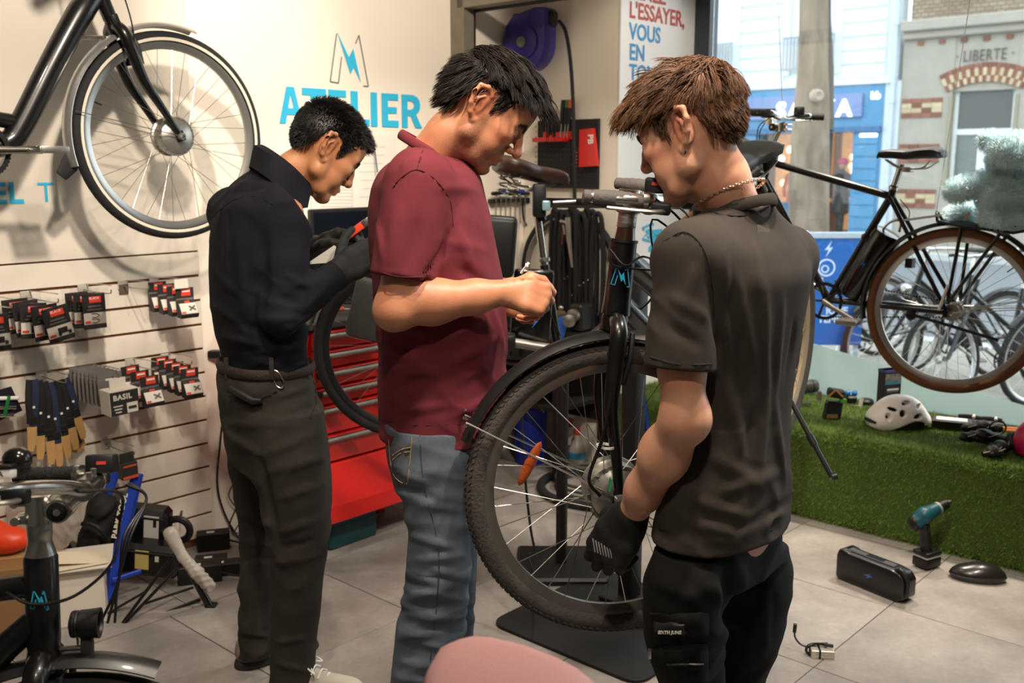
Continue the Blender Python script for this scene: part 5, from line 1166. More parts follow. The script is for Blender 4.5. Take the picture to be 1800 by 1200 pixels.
def head_field(neck_pts, neck_r, h=0.0026, nose=1.0, jaw=1.0, lo=(-0.14, -0.105, -0.2), hi=(0.14, 0.105, 0.14), lipopen=0.0, adam=0.0):
    """head in its own axes: face towards +x, left +y, crown +z; origin between the ears"""
    F = Field(lo, hi, h)
    F.ell((-0.012, 0, 0.035), (0.097, 0.076, 0.083), k=0.02); F.ell((-0.035, 0, 0.015), (0.068, 0.068, 0.068), k=0.03); F.ell((0.045, 0, 0.045), (0.048, 0.060, 0.052), k=0.03)
    F.ell((0.032, 0, -0.025), (0.058, 0.060, 0.078), k=0.03)
    for s in (-1, 1):
        F.chain([(-0.006, s*0.060, -0.030), (0.006, s*0.058*jaw, -0.068), (0.045, s*0.036*jaw, -0.096), (0.072, s*0.010, -0.106)], [0.018, 0.017, 0.016, 0.016], k=0.024)
        F.ell((0.060, s*0.043, -0.016), (0.026, 0.022, 0.020), k=0.022)                # cheekbone
        F.cap((0.081, s*0.012, 0.019), (0.070, s*0.046, 0.020), 0.0125, 0.011, k=0.014)  # brow
        F.ell((0.055, s*0.038, -0.055), (0.026, 0.022, 0.026), k=0.02)
    F.ell((0.078, 0, -0.104), (0.018, 0.022, 0.015), k=0.016)                          # chin
    F.ell((0.080, 0, -0.068), (0.020, 0.028, 0.024), k=0.018)                          # mouth mound
    for s in (-1, 1): F.ell((0.102, s*0.033, 0.000), (0.020, 0.019, 0.013), k=0.012, op='sub')
    for s in (-1, 1):
        F.ell((0.077, s*0.032, -0.001), (0.0135, 0.0150, 0.0125), k=0.004)              # closed lids
        F.cap((0.089, s*0.022, -0.004), (0.084, s*0.043, -0.004), 0.0028, 0.0028, k=0.004)
    F.chain([(0.086, 0, 0.014), (0.099, 0, -0.006), (0.113*nose, 0, -0.028)], [0.0085, 0.0088, 0.0105], k=0.010)
    F.ell((0.112*nose, 0, -0.032), (0.0115, 0.0125, 0.010), k=0.006)
    for s in (-1, 1): F.ell((0.098, s*0.0135, -0.036), (0.0125, 0.0078, 0.0085), k=0.006); F.ell((0.104, s*0.0075, -0.044), (0.004, 0.003, 0.004), k=0.003, op='sub')
    F.cap((0.096, -0.014, -0.0655), (0.096, 0.014, -0.0655), 0.0062, k=0.006); F.cap((0.100, -0.005, -0.064), (0.100, 0.005, -0.064), 0.005, k=0.006)
    F.cap((0.093, -0.012, -0.0785-lipopen), (0.093, 0.012, -0.0785-lipopen), 0.0072, k=0.006)
    F.cap((0.104, -0.018, -0.072-lipopen*0.5), (0.104, 0.018, -0.072-lipopen*0.5), 0.0022+lipopen*0.6, k=0.003, op='sub')
    F.cap((0.097, -0.012, -0.092), (0.097, 0.012, -0.092), 0.005, k=0.008, op='sub')
    for s in (-1, 1):                                                                  # ears
        def E(x, z, o): x, z = x*1.18, z*1.15; return (-0.012+x*0.95+z*-0.18, s*(0.074+o*1.15-x*0.48), -0.008+z)
        F.ell(E(-0.005, 0.001, 0.001), (0.017, 0.0085, 0.031), k=0.008)
        rim = [E(0.012, 0.012, 0.002), E(0.010, 0.026, 0.007), E(-0.003, 0.034, 0.011), E(-0.017, 0.027, 0.013), E(-0.021, 0.010, 0.013), E(-0.017, -0.008, 0.011), E(-0.009, -0.022, 0.008), E(0.002, -0.031, 0.004), E(0.009, -0.024, 0.002)]
        F.chain(rim, [0.0042, 0.0048, 0.0052, 0.0052, 0.0050, 0.0048, 0.0056, 0.0066, 0.005], k=0.005)
        F.chain([E(0.0, 0.018, 0.010), E(-0.010, 0.006, 0.012), E(-0.006, -0.012, 0.010)], [0.0032, 0.0034, 0.003], k=0.004)
        F.ell(E(0.001, -0.003, 0.0155), (0.0075, 0.0075, 0.0105), k=0.004, op='sub'); F.ell(E(-0.003, 0.021, 0.0165), (0.0065, 0.004, 0.0055), k=0.004, op='sub')
        F.ell(E(0.013, -0.006, 0.004), (0.0045, 0.004, 0.006), k=0.003)
    F.chain(neck_pts, neck_r, k=0.03)
    if adam: F.ell(adam, (0.016, 0.014, 0.02), k=0.02)
    return F
def skin(name, base, red, beard=None):
    m = bpy.data.materials.new(name); m.use_nodes = True; nt = m.node_tree; L = nt.links.new; b = nt.nodes['Principled BSDF']
    tc = nt.nodes.new('ShaderNodeTexCoord'); n = nt.nodes.new('ShaderNodeTexNoise'); n.inputs['Scale'].default_value = 22; n.inputs['Detail'].default_value = 8; L(tc.outputs['Object'], n.inputs[0])
    mx = nt.nodes.new('ShaderNodeMix'); mx.data_type = 'RGBA'; mx.inputs[6].default_value = lin(base)+(1,); mx.inputs[7].default_value = lin(red)+(1,)
    mr = nt.nodes.new('ShaderNodeMapRange'); mr.inputs[1].default_value = 0.35; mr.inputs[2].default_value = 0.75; mr.inputs[4].default_value = 0.45; L(n.outputs[0], mr.inputs[0])
    at = nt.nodes.new('ShaderNodeAttribute'); at.attribute_name = 'red'; ad = nt.nodes.new('ShaderNodeMath'); ad.operation = 'ADD'; ad.use_clamp = True; L(mr.outputs[0], ad.inputs[0]); L(at.outputs['Fac'], ad.inputs[1])
    L(ad.outputs[0], mx.inputs[0])
    at2 = nt.nodes.new('ShaderNodeAttribute'); at2.attribute_name = 'beard'; n3 = nt.nodes.new('ShaderNodeTexNoise'); n3.inputs['Scale'].default_value = 420; L(tc.outputs['Object'], n3.inputs[0])
    mu = nt.nodes.new('ShaderNodeMath'); mu.operation = 'MULTIPLY'; mr3 = nt.nodes.new('ShaderNodeMapRange'); mr3.inputs[1].default_value = 0.35; mr3.inputs[2].default_value = 0.65; mr3.inputs[3].default_value = 0.45; L(n3.outputs[0], mr3.inputs[0]); L(mr3.outputs[0], mu.inputs[0]); L(at2.outputs['Fac'], mu.inputs[1])
    mx2 = nt.nodes.new('ShaderNodeMix'); mx2.data_type = 'RGBA'; mx2.inputs[7].default_value = lin(beard or '#3a2c24')+(1,); L(mx.outputs[2], mx2.inputs[6]); L(mu.outputs[0], mx2.inputs[0])
    L(mx2.outputs[2], b.inputs['Base Color']); b.inputs['Roughness'].default_value = 0.46; b.inputs['Subsurface Weight'].default_value = 0.12; b.inputs['Subsurface Radius'].default_value = (1, 0.35, 0.2); b.inputs['Subsurface Scale'].default_value = 0.004
    n4 = nt.nodes.new('ShaderNodeTexNoise'); n4.inputs['Scale'].default_value = 260; L(tc.outputs['Object'], n4.inputs[0]); bp = nt.nodes.new('ShaderNodeBump'); bp.inputs['Strength'].default_value = 0.08; bp.inputs['Distance'].default_value = 0.004; L(n4.outputs[0], bp.inputs['Height']); L(bp.outputs[0], b.inputs['Normal'])
    return m
def fabric(name, col, col2=None, weave=900, bump=0.15, noise=0.12, rough=0.9, nscale=9, sheen=0.0, stretch=None):
    m = mat(name, col, rough, noise=noise, nscale=nscale, col2=col2, bump=bump, bscale=weave, sheen=sheen, stretch=stretch, spec=0.25); return m
HZ = ([-.12, -.075, -.052, -.040, -.012, .006, .016, .026, .036, .052, .07, .1], [-.058, -.056, -.034, .018, .038, .034, -.006, -.010, .028, .048, .066, .074])
def scalp_pts(n, rng, hz=HZ, zoff=0.0):
    """random points on the skull inside the hair line, with normals"""
    out = []
    c1, r1 = np.array((-0.012, 0, 0.035)), np.array((0.097, 0.076, 0.083)); c2, r2 = np.array((-0.035, 0, 0.015)), np.array((0.068, 0.068, 0.068)); c3, r3 = np.array((0.045, 0, 0.045)), np.array((0.048, 0.060, 0.052))
    while len(out) < n:
        d = rng.normal(0, 1, 3); d /= np.linalg.norm(d)
        best = 0
        o = np.array((-0.012, 0, 0.03))
        for c, r in ((c1, r1), (c2, r2), (c3, r3)):
            oc = (o-c)/r; dd = d/r; A = dd@dd; B = oc@dd; Cc = oc@oc-1; disc = B*B-A*Cc
            if disc > 0: best = max(best, (-B+math.sqrt(disc))/A)
        p = o+d*best
        if p[2] < np.interp(p[0], hz[0], hz[1])+zoff+0.02*max(0, abs(p[1])-0.06)*0: continue
        nn = (p-c1)/r1**2; nn /= np.linalg.norm(nn); out.append((p, nn))
    return out
def strands(specs, sides=3):
    """specs: (path array or point list, radius) -> (V, F)"""
    parts = []; byl = {}
    for pts, rad in specs:
        A = np.asarray(pts, float)
        if A.ndim == 2: byl.setdefault(len(A), ([], [])); byl[len(A)][0].append(A); byl[len(A)][1].append(rad)
        else: parts.append((A, np.broadcast_to(np.asarray(rad, float), (len(A),))))
    for k, (a, r) in byl.items(): parts.append((np.array(a), np.array(r)))
    out = []
    for A, r in parts:
        N, m, _ = A.shape; d = np.empty_like(A); d[:, 1:-1] = A[:, 2:]-A[:, :-2]; d[:, 0] = A[:, 1]-A[:, 0]; d[:, -1] = A[:, -1]-A[:, -2]; d /= np.linalg.norm(d, axis=2)[..., None]+1e-9
        x = np.cross(d, np.array((0.3, 0.5, 0.81))); x /= np.linalg.norm(x, axis=2)[..., None]+1e-9; y = np.cross(d, x); rr = r[:, None]*(1-0.85*(np.arange(m)/(m-1))**1.5)[None]
        V = np.stack([A+(x*math.cos(2*math.pi*k/sides)+y*math.sin(2*math.pi*k/sides))*rr[..., None] for k in range(sides)], 2).reshape(-1, 3)
        b = (np.arange(N)*m*sides)[:, None, None]+(np.arange(m-1)*sides)[None, :, None]; k = np.arange(sides)[None, None, :]; l = (k+1) % sides
        out.append((V, np.stack([b+k, b+l, b+l+sides, b+k+sides], -1).reshape(-1, 4)))
    return merge_np(out)
def hair_cap(thick, hz=HZ, h=0.003, soft=0.0, front=0.0):
    F = Field((-0.15, -0.11, -0.09), (0.13, 0.11, 0.16), h)
    F.ell((-0.012, 0, 0.035), (0.097+thick*0.8, 0.076+thick*0.55, 0.083+thick), k=0.02); F.ell((-0.035, 0, 0.015), np.array((0.068, 0.068, 0.068))+thick*0.6, k=0.03); F.ell((0.045, 0, 0.045), (0.048+thick*.8, 0.060+thick*.5, 0.052+thick), k=0.03)
    X, Y, Z = F.ax[0][:, None, None], F.ax[1][None, :, None], F.ax[2][None, None, :]
    zm = np.interp(F.ax[0], hz[0], hz[1])[:, None, None]+0.004
    F.D = smax(F.D, (zm-Z+0*Y+0.0*X).astype(np.float32)*0.8, 0.012)
    return F
def push_v(P_, off):
    for c, r in (((-0.012, 0, 0.035), (0.097, 0.076, 0.083)), ((-0.035, 0, 0.015), (0.070, 0.070, 0.070)), ((0.032, 0, -0.025), (0.060, 0.062, 0.080))):
        c = np.array(c); r = np.array(r)[None, :]+off[:, None]; q = (P_-c)/r; l = np.sqrt((q*q).sum(1)); m = l < 1; P_[m] = c+(P_[m]-c)/np.maximum(l[m], 1e-3)[:, None]
    return P_
def hair_strands(n, rng, rule, nguide=170, clump=0.55, hz=HZ, extra=None, seg=6):
    """strands gathered in locks; rule(p) -> length, flow, stand, gravity, curl, offset range, radius"""
    roots = scalp_pts(n, rng, hz)+(extra or []); Pn = np.array([r[0] for r in roots]); Nn = np.array([r[1] for r in roots]); N = len(roots)
    R_ = [rule(p) for p in Pn]; L = np.array([r[0] for r in R_])*rng.uniform(0.8, 1.15, N); fl = np.array([r[1] for r in R_]); stn = np.array([r[2] for r in R_]); gv = np.array([r[3] for r in R_], float); cu = np.array([r[4] for r in R_]); off = np.array([rng.uniform(r[5], r[6]) for r in R_]); rad = np.array([r[7] for r in R_])
    gi = rng.choice(N, nguide, replace=False); gp = Pn[gi]; near = np.argmin(((Pn[:, None, :]-gp[None])**2).sum(2), 1); gd = rng.normal(0, 0.17, (nguide, 3)); gph = rng.uniform(0, 6, nguide); ph = gph[near]+rng.normal(0, 0.3, N)
    d = Nn*stn[:, None]+fl+gd[near]*0.8+rng.normal(0, 0.05, (N, 3)); d /= np.linalg.norm(d, axis=1)[:, None]; q = Pn+Nn*(off*0.3)[:, None]; path = [Pn-Nn*0.001, q.copy()]
    for i in range(seg):
        d = d+gv*((i+1)/seg*0.5)+cu[:, None]*np.stack([np.sin(ph+i*1.2), np.cos(ph+i*1.0), np.sin(ph*2+i)], 1); d /= np.linalg.norm(d, axis=1)[:, None]; q = push_v(q+d*(L/seg)[:, None], off); path.append(q.copy())
    path = np.stack(path, 1); m = path.shape[1]; g = path[gi][near]+((Pn-gp[near])*0.45)[:, None, :]; w_ = (clump*(np.arange(m)/(m-1))**1.2)[None, :, None]
    return [(path+(g-path)*w_, rad)]
def shoe(parent, M, upper, sole, laces=False, L=0.28):
    F = Field((-0.06, -0.07, -0.01), (L+0.03-0.05, 0.07, 0.14), 0.004)
    F.ell((0.0, 0, 0.05), (0.05, 0.036, 0.048), k=0.02); F.ell((0.10, 0, 0.035), (0.11, 0.042, 0.035), k=0.03); F.ell((0.165, 0, 0.03), (0.055, 0.044, 0.03), k=0.02); F.cap((0.0, 0, 0.05), (0.01, 0, 0.10), 0.042, 0.04, k=0.02); F.cap((0.03, 0, 0.08), (0.13, 0, 0.045), 0.026, 0.024, k=0.02)
    F.plane((0, 0, 0.018), (0, 0, -1)); V, Fc = F.verts(); o = link('shoe', mesh_np('shoe', V, Fc, M=M), upper, parent)
    G = Field((-0.07, -0.07, -0.005), (L+0.03-0.05, 0.07, 0.045), 0.004)
    G.ell((0.0, 0, 0.0), (0.056, 0.042, 0.06), k=0.02); G.ell((0.09, 0, 0.0), (0.12, 0.046, 0.05), k=0.02); G.ell((0.165, 0, 0.0), (0.062, 0.05, 0.045), k=0.02)
    G.plane((0, 0, 0.0), (0, 0, -1)); G.plane((0, 0, 0.026), (0, 0, 1)); V, Fc = G.verts(); link('sole', mesh_np('sole', V, Fc, M=M), sole, o)
    if laces:
        for i in range(5):
            x = 0.05+0.02*i; z = 0.107-0.011*i
            MB().tube(spline([(x, -0.026, z-0.012), (x+0.006, 0, z+0.004), (x+0.012, 0.026, z-0.012)], 4), 0.0028, 6).build('lace', WHT, o, M=M)
        for s in (-1, 1): MB().tube(spline([(0.045, 0, 0.112), (0.05, s*0.03, 0.12), (0.085, s*0.04, 0.095), (0.06, s*0.012, 0.108)], 5), 0.0025, 6).build('lace', WHT, o, M=M)
    return o
# ------------------------------------------------------------------ people
def rows_to_secs(rows, Y, yaw, q=0.62):
    """rows: (pixel row, left edge, right edge[, Y[, lateral half width]]) -> sections"""
    out = []; c_, s_ = abs(math.cos(yaw)), abs(math.sin(yaw))
    for r in rows:
        y = r[3] if len(r) > 3 and r[3] else Y
        a, b = P(r[1], r[0], y), P(r[2], r[0], y); w_ = (b.x-a.x)/2; m = (a+b)/2; qq = r[5] if len(r) > 5 else q
        if len(r) > 4 and r[4]: lat = r[4]; fw = math.sqrt(max((w_*w_-(lat*s_)**2),0.0001))/max(c_, 0.05)
        else: lat = w_/math.sqrt((qq*c_)**2+s_**2); fw = qq*lat
        out.append((m.z, m.x, m.y, fw, lat))
    return out
def on_surf(F, px, py, Y0, Y1):
    """march along the sight line through a pixel and return the first point inside the field"""
    a, b = pn(px, py, Y0), pn(px, py, Y1)
    for t in np.linspace(0,1,160):
        p = a+(b-a)*t; i = np.round((p-F.lo)/F.h).astype(int)
        if (i < 0).any() or (i >= np.array(F.D.shape)).any(): continue
        if F.D[tuple(i)] < 0: return p-(b-a)/np.linalg.norm(b-a)*0.002
    return b
def folds(F, lst, Y0, Y1, ws=1.0, am_=1.0):
    """lst: (pixel a, pixel b, width, height): creases on the side of the cloth that faces the camera"""
    cr = []
    for a, b, w_, am in lst:
        pts = [on_surf(F, a[0]+(b[0]-a[0])*t+4*math.sin(t*3.1+a[0]), a[1]+(b[1]-a[1])*t, Y0, Y1) for t in np.linspace(0,1,6)]; cr.append((pts, w_*ws, am*am_))
    for c in cr: F.crease(*c)
def V3(*a): return np.array(a, float)
def pn(px, py, Y): return np.array(P(px, py, Y))
def head_mesh(Fh, Mh, beard=False, red_lips=True):
    V, Fc = Fh.verts(); x, y, z = V[:, 0], V[:, 1], V[:, 2]
    red = 0.75*np.exp(-(((x-0.1)/0.012)**2+(y/0.02)**2+((z+0.072)/0.011)**2))+0.35*np.exp(-(((x-0.112)/0.02)**2+(y/0.014)**2+((z+0.032)/0.014)**2))+0.5*np.exp(-((x+0.014)/0.022)**2-((np.abs(y)-0.085)/0.014)**2-((z+0.004)/0.03)**2)+0.25*np.exp(-(((x-0.065)/0.02)**2+((np.abs(y)-0.05)/0.02)**2+((z+0.025)/0.02)**2))
    bd = np.zeros(len(V))
    if beard:
        jaw = 1/(1+np.exp((z+0.052+0.35*(0.05-np.abs(x-0.05))*0)/0.010)); jl = 1/(1+np.exp((z-0.0)/0.006))*np.exp(-((x-0.012)/0.016)**2)
        lip = np.exp(-((z+0.052)/0.008)**2)*(x > 0.075); neck = 1/(1+np.exp(-(z+0.135)/0.012))*1/(1+np.exp(-(x-0.0)/0.012))
        bd = np.clip((jaw+jl*0.8+lip*0.7)*neck, 0,1)*0.62*(1-np.clip(red*1.2*(x > 0.09),0,1))
    Mn = np.array(Mh); return V @ Mn[:3, :3].T+Mn[:3,3], Fc, red, bd
def body_object(root, parts, skinm, name='body'):
    """parts: (V, F, red, beard) in world space -> one mesh"""
    V, F = merge_np([(p[0], p[1]) for p in parts]); red = np.concatenate([p[2] if len(p) > 2 else np.zeros(len(p[0])) for p in parts]); bd = np.concatenate([p[3] if len(p) > 3 else np.zeros(len(p[0])) for p in parts])
    me = mesh_np(name, V, F, M=Matrix.Translation(-Vector(root.location))); colour_attr(me, red, 'red'); colour_attr(me, bd, 'beard'); return link(name, me, skinm, root)
def field_obj(root, F, name, m, parent=None):
    V, Fc = F.verts(); return link(name, mesh_np(name, V, Fc, M=Matrix.Translation(-Vector(root.location))), m, parent or root)
def hair_obj(root, Mh, capF, sp, m, name='hair'):
    parts = []
    if capF is not None: parts.append(capF.verts())
    parts.append(strands(sp)); V, F = merge_np(parts)
    return link(name, mesh_np(name, V, F, M=Matrix.Translation(-Vector(root.location)) @ Mh), m, root)
def head_matrix(c, fwd, up):
    f_ = Vector(fwd).normalized(); u_ = Vector(up); u_ = (u_-f_*u_.dot(f_)).normalized(); return basis(Vector(c), f_, u_.cross(f_), u_)
def brows(rng, thick=1.0):
    sp = []
    for s in (-1,1):
        for i in range(150):
            t = rng.uniform(0,1); p = V3(np.interp(t, [0, .5,1], [0.0965,0.0925,0.0795]), s*np.interp(t, [0,1], [0.012,0.050]), np.interp(t, [0, .6,1], [0.016,0.023,0.016])+rng.normal(0,0.0022*thick))
            d = V3(-0.1, s*0.8,0.35); sp.append(([p, p+d*0.005+V3(0.0015,0,0), p+d*0.010], 0.0008*thick))
        for i in range(26):
            t = i/25; p = V3(0.0885-0.006*t, s*(0.021+0.024*t),-0.006); sp.append(([p, p+V3(0.003,0,-0.003), p+V3(0.006,0,-0.003)], 0.0004))
    return sp
def inner_core(parts, torso, legs, h=0.012):
    lo = V3(9,9,9); hi = -lo
    for s in (torso, *legs):
        S = np.array(s); m = S[:, 3:].max(); lo = np.minimum(lo, (S[:, 1].min()-m, S[:, 2].min()-m, S[:, 0].min())); hi = np.maximum(hi, (S[:, 1].max()+m, S[:, 2].max()+m, S[:, 0].max()))
    return Field(lo-0.03, hi+0.03, h)

# ================= person in burgundy =================
pb = thing('person', 'person in a burgundy T-shirt and blue jeans, head bowed over their hands', 'person', (-0.17,2.32,0))
YB_ = 2.34
shirt_rows = [(270,708,812,0, .060),(290,676,836,0, .135),(320,657,847,0, .205),(370,650,860,0, .225),(430,652,872,0, .225),(500,657,886,0, .205),(570,663,892,0, .195),(640,667,893,0, .19),(700,667,890,0, .19),(757,668,884,0, .192),(785,668,882,0, .192)]
ts = rows_to_secs(shirt_rows, YB_, 0.0)
S_R, E_R, W_R = pn(737,322,2.15), pn(699,541,2.10), pn(893,513,2.14)
S_L, E_L, W_L = pn(748,322,2.50), pn(745,545,2.54), pn(880,528,2.36)
h_ = 0.0045
F = Field((-0.40,1.98,0.84),(0.05,2.66,1.68), h_)
F.stack(ts, 0.0, k=0.02, n=2.3)
hemR = pn(703,490,2.105); dR = (E_R-S_R)/np.linalg.norm(E_R-S_R)
def sleeve(F, S, E, r0, r1, hem, k=0.035, fl=None):
    d = (E-S)/np.linalg.norm(E-S); L = float((hem-S)@d)+0.05
    G = Field(F.lo, F.lo+F.h, F.h); G.ax = F.ax; G.D = np.full(F.D.shape, 0.5, np.float32)
    G.cap(S, S+d*L, r0, r1, k=0.01); G.plane(hem, d, 0.004)
    F.D = smin(F.D, G.D, k); inn = None
    return F
F.ell(S_R+V3(0.0,0.02,0.0),(0.075,0.07,0.07), k=0.04); F.ell(S_L+V3(0,-0.02,0),(0.075,0.07,0.07), k=0.04)
sleeve(F, S_R, E_R, 0.074,0.070, hemR, k=0.02); sleeve(F, S_L, E_L, 0.074,0.070, S_L+(E_L-S_L)*0.72, k=0.02)
# folds: armpit pull, belly, hem
folds(F, [(q[0], q[1], q[3], q[4]) for q in (((792,405),(742,505),2.13,0.012,-0.012),((800,395),(835,470),2.16,0.014,0.006),((770,330),(840,330),2.16,0.012,0.004),((700,300),(735,268),2.16,0.008,0.004),
                           ((700,350),(690,470),2.06,0.018,0.005),((735,380),(712,480),2.05,0.014,-0.005),((665,380),(668,470),2.08,0.012,0.005),((800,470),(870,505),2.12,0.014,-0.006),
                           ((670,600),(740,640),2.13,0.014,0.007),((672,640),(700,600),2.14,0.010,-0.006),((690,650),(780,655),2.12,0.014,0.006),((680,690),(760,660),2.13,0.012,-0.006),((760,600),(850,560),2.13,0.016,0.006),((780,640),(880,600),2.13,0.014,0.006),((800,690),(885,650),2.13,0.014,-0.005),
                           ((700,720),(790,712),2.13,0.012,0.005),((760,590),(700,570),2.12,0.012,0.005),((860,520),(885,620),2.2,0.012,0.004),((820,720),(880,690),2.14,0.012,0.005),((770,420),(860,440),2.14,0.012,0.003))], 1.8,2.5,0.95,1.3)
F.wrinkle(0.0055, [((0.5,0.2,1.0),13),((-0.6,0.3,1.0),9)], seed=4, lo=(-0.5,1.9,0.8), hi=(0.2,2.7,1.15), warp=0.025)
F.wrinkle(0.0035, [((1.0,0.3,0.4),9),((0.3,0.3,1),11)], seed=5, lo=(-0.5,1.9,1.1), hi=(0.2,2.7,1.6), warp=0.03)
zh = P(770,757, YB_).z; F.plane((0,0, zh),(0,0,-1)); F.hollow((0,0, zh),(0,0,-1),0.05,0.009); F.open_end(hemR, dR, 0.04,0.085); SBF = F
shirtB = field_obj(pb, F, 'tshirt', fabric('burgundy_jersey', '#6e2b33', '#5b222b', weave=1200, bump=0.08, noise=0.1, nscale=6))
# ribbed collar
def ring_on(c, n, R, ex=1.0, m=40):
    """ellipse about the axis n; ex stretches it along the second axis"""
    n = Vector(n).normalized(); x, y, z = frame_from(n, (0,1,0)); return [Vector(c)+x*R*ex*math.cos(2*math.pi*k/m)+y*R*math.sin(2*math.pi*k/m) for k in range(m)]
MB().tube(ring_on(P(757,266,2.34),(0.50,0.0,0.86),0.080,0.98),0.006,10, closed=True, flat=2.0, up=(0.52,0,0.85)).build('collar', fabric('burgundy_rib', '#6e2b33', weave=1200), shirtB, 60, M=relM(pb))
# head
cB = P(858,190,2.31); MhB = head_matrix(cB, (0.735,-0.02,-0.68),(0.68,0.0,0.735)); MiB = MhB.inverted()
nkp = [tuple(MiB @ P(835,215,2.31)), tuple(MiB @ P(795,238,2.31)), tuple(MiB @ P(752,285,2.32))]
Fh = head_field(nkp, [0.050,0.053,0.058], lo=(-0.19,-0.105,-0.24), hi=(0.14,0.105,0.14), nose=1.03, jaw=1.05, lipopen=0.003)
parts = [head_mesh(Fh, MhB, beard=True)]
# right arm and hand
F = Field(np.minimum(np.minimum(S_R, E_R), W_R)-0.09, np.array((0.16,2.30,1.50)),0.0028)
F.chain([S_R, S_R*0.45+E_R*0.55, E_R], [0.055,0.050,0.043], k=0.02)
mid = E_R*0.68+W_R*0.32; F.chain([E_R+V3(-0.004,0,0.004), mid, E_R*0.3+W_R*0.7, W_R], [0.043,0.0455,0.035,0.0275], k=0.022, fn=(0,1,0), fs=0.86)
F.ell(E_R+V3(-0.012,0,-0.014),(0.032,0.03,0.03), k=0.03); F.ell(mid+V3(0.0,-0.008,0.012),(0.06,0.03,0.032), k=0.03)
xh = Vector((0.97,0.12,-0.20)).normalized(); zh_ = Vector((0.12,-0.93,0.35)); MH = axis_frame(W_R, (0,0,1),(1,0,0)); zz_ = (zh_-xh*zh_.dot(xh)).normalized(); MH = basis(Vector(W_R), xh, zz_.cross(xh), zz_)
hcR = hand_caps(MH, [(1.0,1.15,0.5),(1.15,1.35,0.6),(1.25,1.45,0.7),(1.3,1.5,0.8)], thumb=[(0.020,0.026,-0.010),(0.050,0.050,-0.016),(0.082,0.050,-0.022),(0.104,0.036,-0.028)], sc=0.93)
add_hand(F, hcR); parts.append(F.verts())
# left arm and hand
F = Field(np.minimum(np.minimum(S_L, E_L), W_L)-0.09, np.array((0.16,2.66,1.50)),0.0032)
F.chain([S_L, S_L*0.5+E_L*0.5, E_L], [0.055,0.050,0.043], k=0.02); F.chain([E_L, E_L*0.6+W_L*0.4, W_L], [0.043,0.042,0.028], k=0.02)
xh = Vector((0.96,-0.2,-0.1)).normalized(); zz_ = Vector((0.1,0.9,0.3)); zz_ = (zz_-xh*zz_.dot(xh)).normalized(); MHL = basis(Vector(W_L), xh, -(zz_.cross(xh)), zz_)
add_hand(F, hand_caps(MHL, [(0.8,1.1,0.5),(1.0,1.3,0.6),(1.2,1.4,0.7),(1.3,1.5,0.8)], thumb=[(0.020,0.026,-0.010),(0.050,0.050,-0.014),(0.082,0.048,-0.020),(0.104,0.034,-0.026)], sc=0.93)); parts.append(F.verts())
# jeans
LR = [(745,682,850,2.25, .10),(800,688,842,2.235, .10),(860,702,836,2.225, .092),(920,715,832,2.22, .086),(980,717,829,2.22, .080),(1040,708,826,2.22, .076),(1100,697,820,2.22, .072),(1160,690,812,2.22, .068),(1230,683,804,2.22, .066),(1320,680,798,2.22, .064)]
LL = [(745,690,852,2.38, .10),(800,696,848,2.40, .10),(860,712,846,2.41, .09),(920,722,842,2.415, .084),(980,726,839,2.42, .078),(1040,720,837,2.42, .074),(1100,712,832,2.42, .070),(1160,706,826,2.42, .067),(1230,700,818,2.42, .065),(1320,700,812,2.42, .063)]
lR, lL = rows_to_secs(LR, 2.22,0), rows_to_secs(LL, 2.42,0)
F = Field((-0.40,2.05,0.06),(0.05,2.60,1.02),0.0048)
F.stack(lR, k=0.012, n=2.2); F.stack(lL, k=0.012, n=2.2); F.stack(rows_to_secs([(700,676,856,0, .17),(760,680,852,0, .172),(800,684,848,0, .172),(830,692,842,0, .165)], YB_, 0), k=0.03)
folds(F, (((700,830),(760,850), .010, .005),((690,850),(770,880), .010,-.005),((716,940),(800,965), .010, .006),((716,985),(820,975), .010, .006),((712,1010),(800,1030), .010, .007),((705,1050),(790,1035), .010, .006),((700,1080),(800,1090), .010, .006),((760,1000),(830,1020), .009, .005),((695,1120),(780,1110), .010, .006),((690,1160),(800,1175), .010, .006),((740,1130),(815,1145), .009, .006),((690,1190),(760,1200), .01, .006),((800,800),(840,870), .012, .005),((720,880),(830,900), .012, .004)),1.8,2.6,0.95,1.2)
F.wrinkle(0.006, [((0.2,0.1,1),16),((-0.5,0.1,1),13)], seed=9, lo=(-0.5,2.0,0.0), hi=(0.1,2.6,0.62), warp=0.02); F.wrinkle(0.004, [((0.3,0.1,1),11),((-0.6,0.1,1),9)], seed=10, lo=(-0.5,2.0,0.6), hi=(0.1,2.6,1.0), warp=0.03)
F.plane((0,0,0.095),(0,0,-1))
JEAN = fabric('denim', '#68707a', '#3b434d', weave=700, bump=0.25, noise=0.4, nscale=5)
STI = mat('stitch_tan', '#9a7d52', 0.8)
jeans = field_obj(pb, F, 'jeans', JEAN)
def stitch(F, pix, Y0, Y1, m, parent, name='stitching', r=0.0012, n=8, root=None):
    pts = [on_surf(F, x, y, Y0, Y1) for x, y in spline2(pix, n)]
    return MB().tube([Vector(q) for q in pts], r, 5).build(name, m, parent, 60, M=relM(root))
def spline2(pix, n): return [(q.x, q.y) for q in spline([(x, y, 0) for x, y in pix], n)]
for pix in (((682,765),(690,830),(712,850),(718,835),(724,768)),((690,800),(706,790),(722,786)),((690,808),(704,797),(722,793)),((738,765),(745,850),(770,960),(768,1060),(752,1195))):
    stitch(F, pix, 1.95,2.4, STI if pix[0][0] != 738 else mat('denim_seam', '#2c343d', 0.8), jeans, root=pb)
SEB = mat('burgundy_seam', '#4a1b22', 0.9)
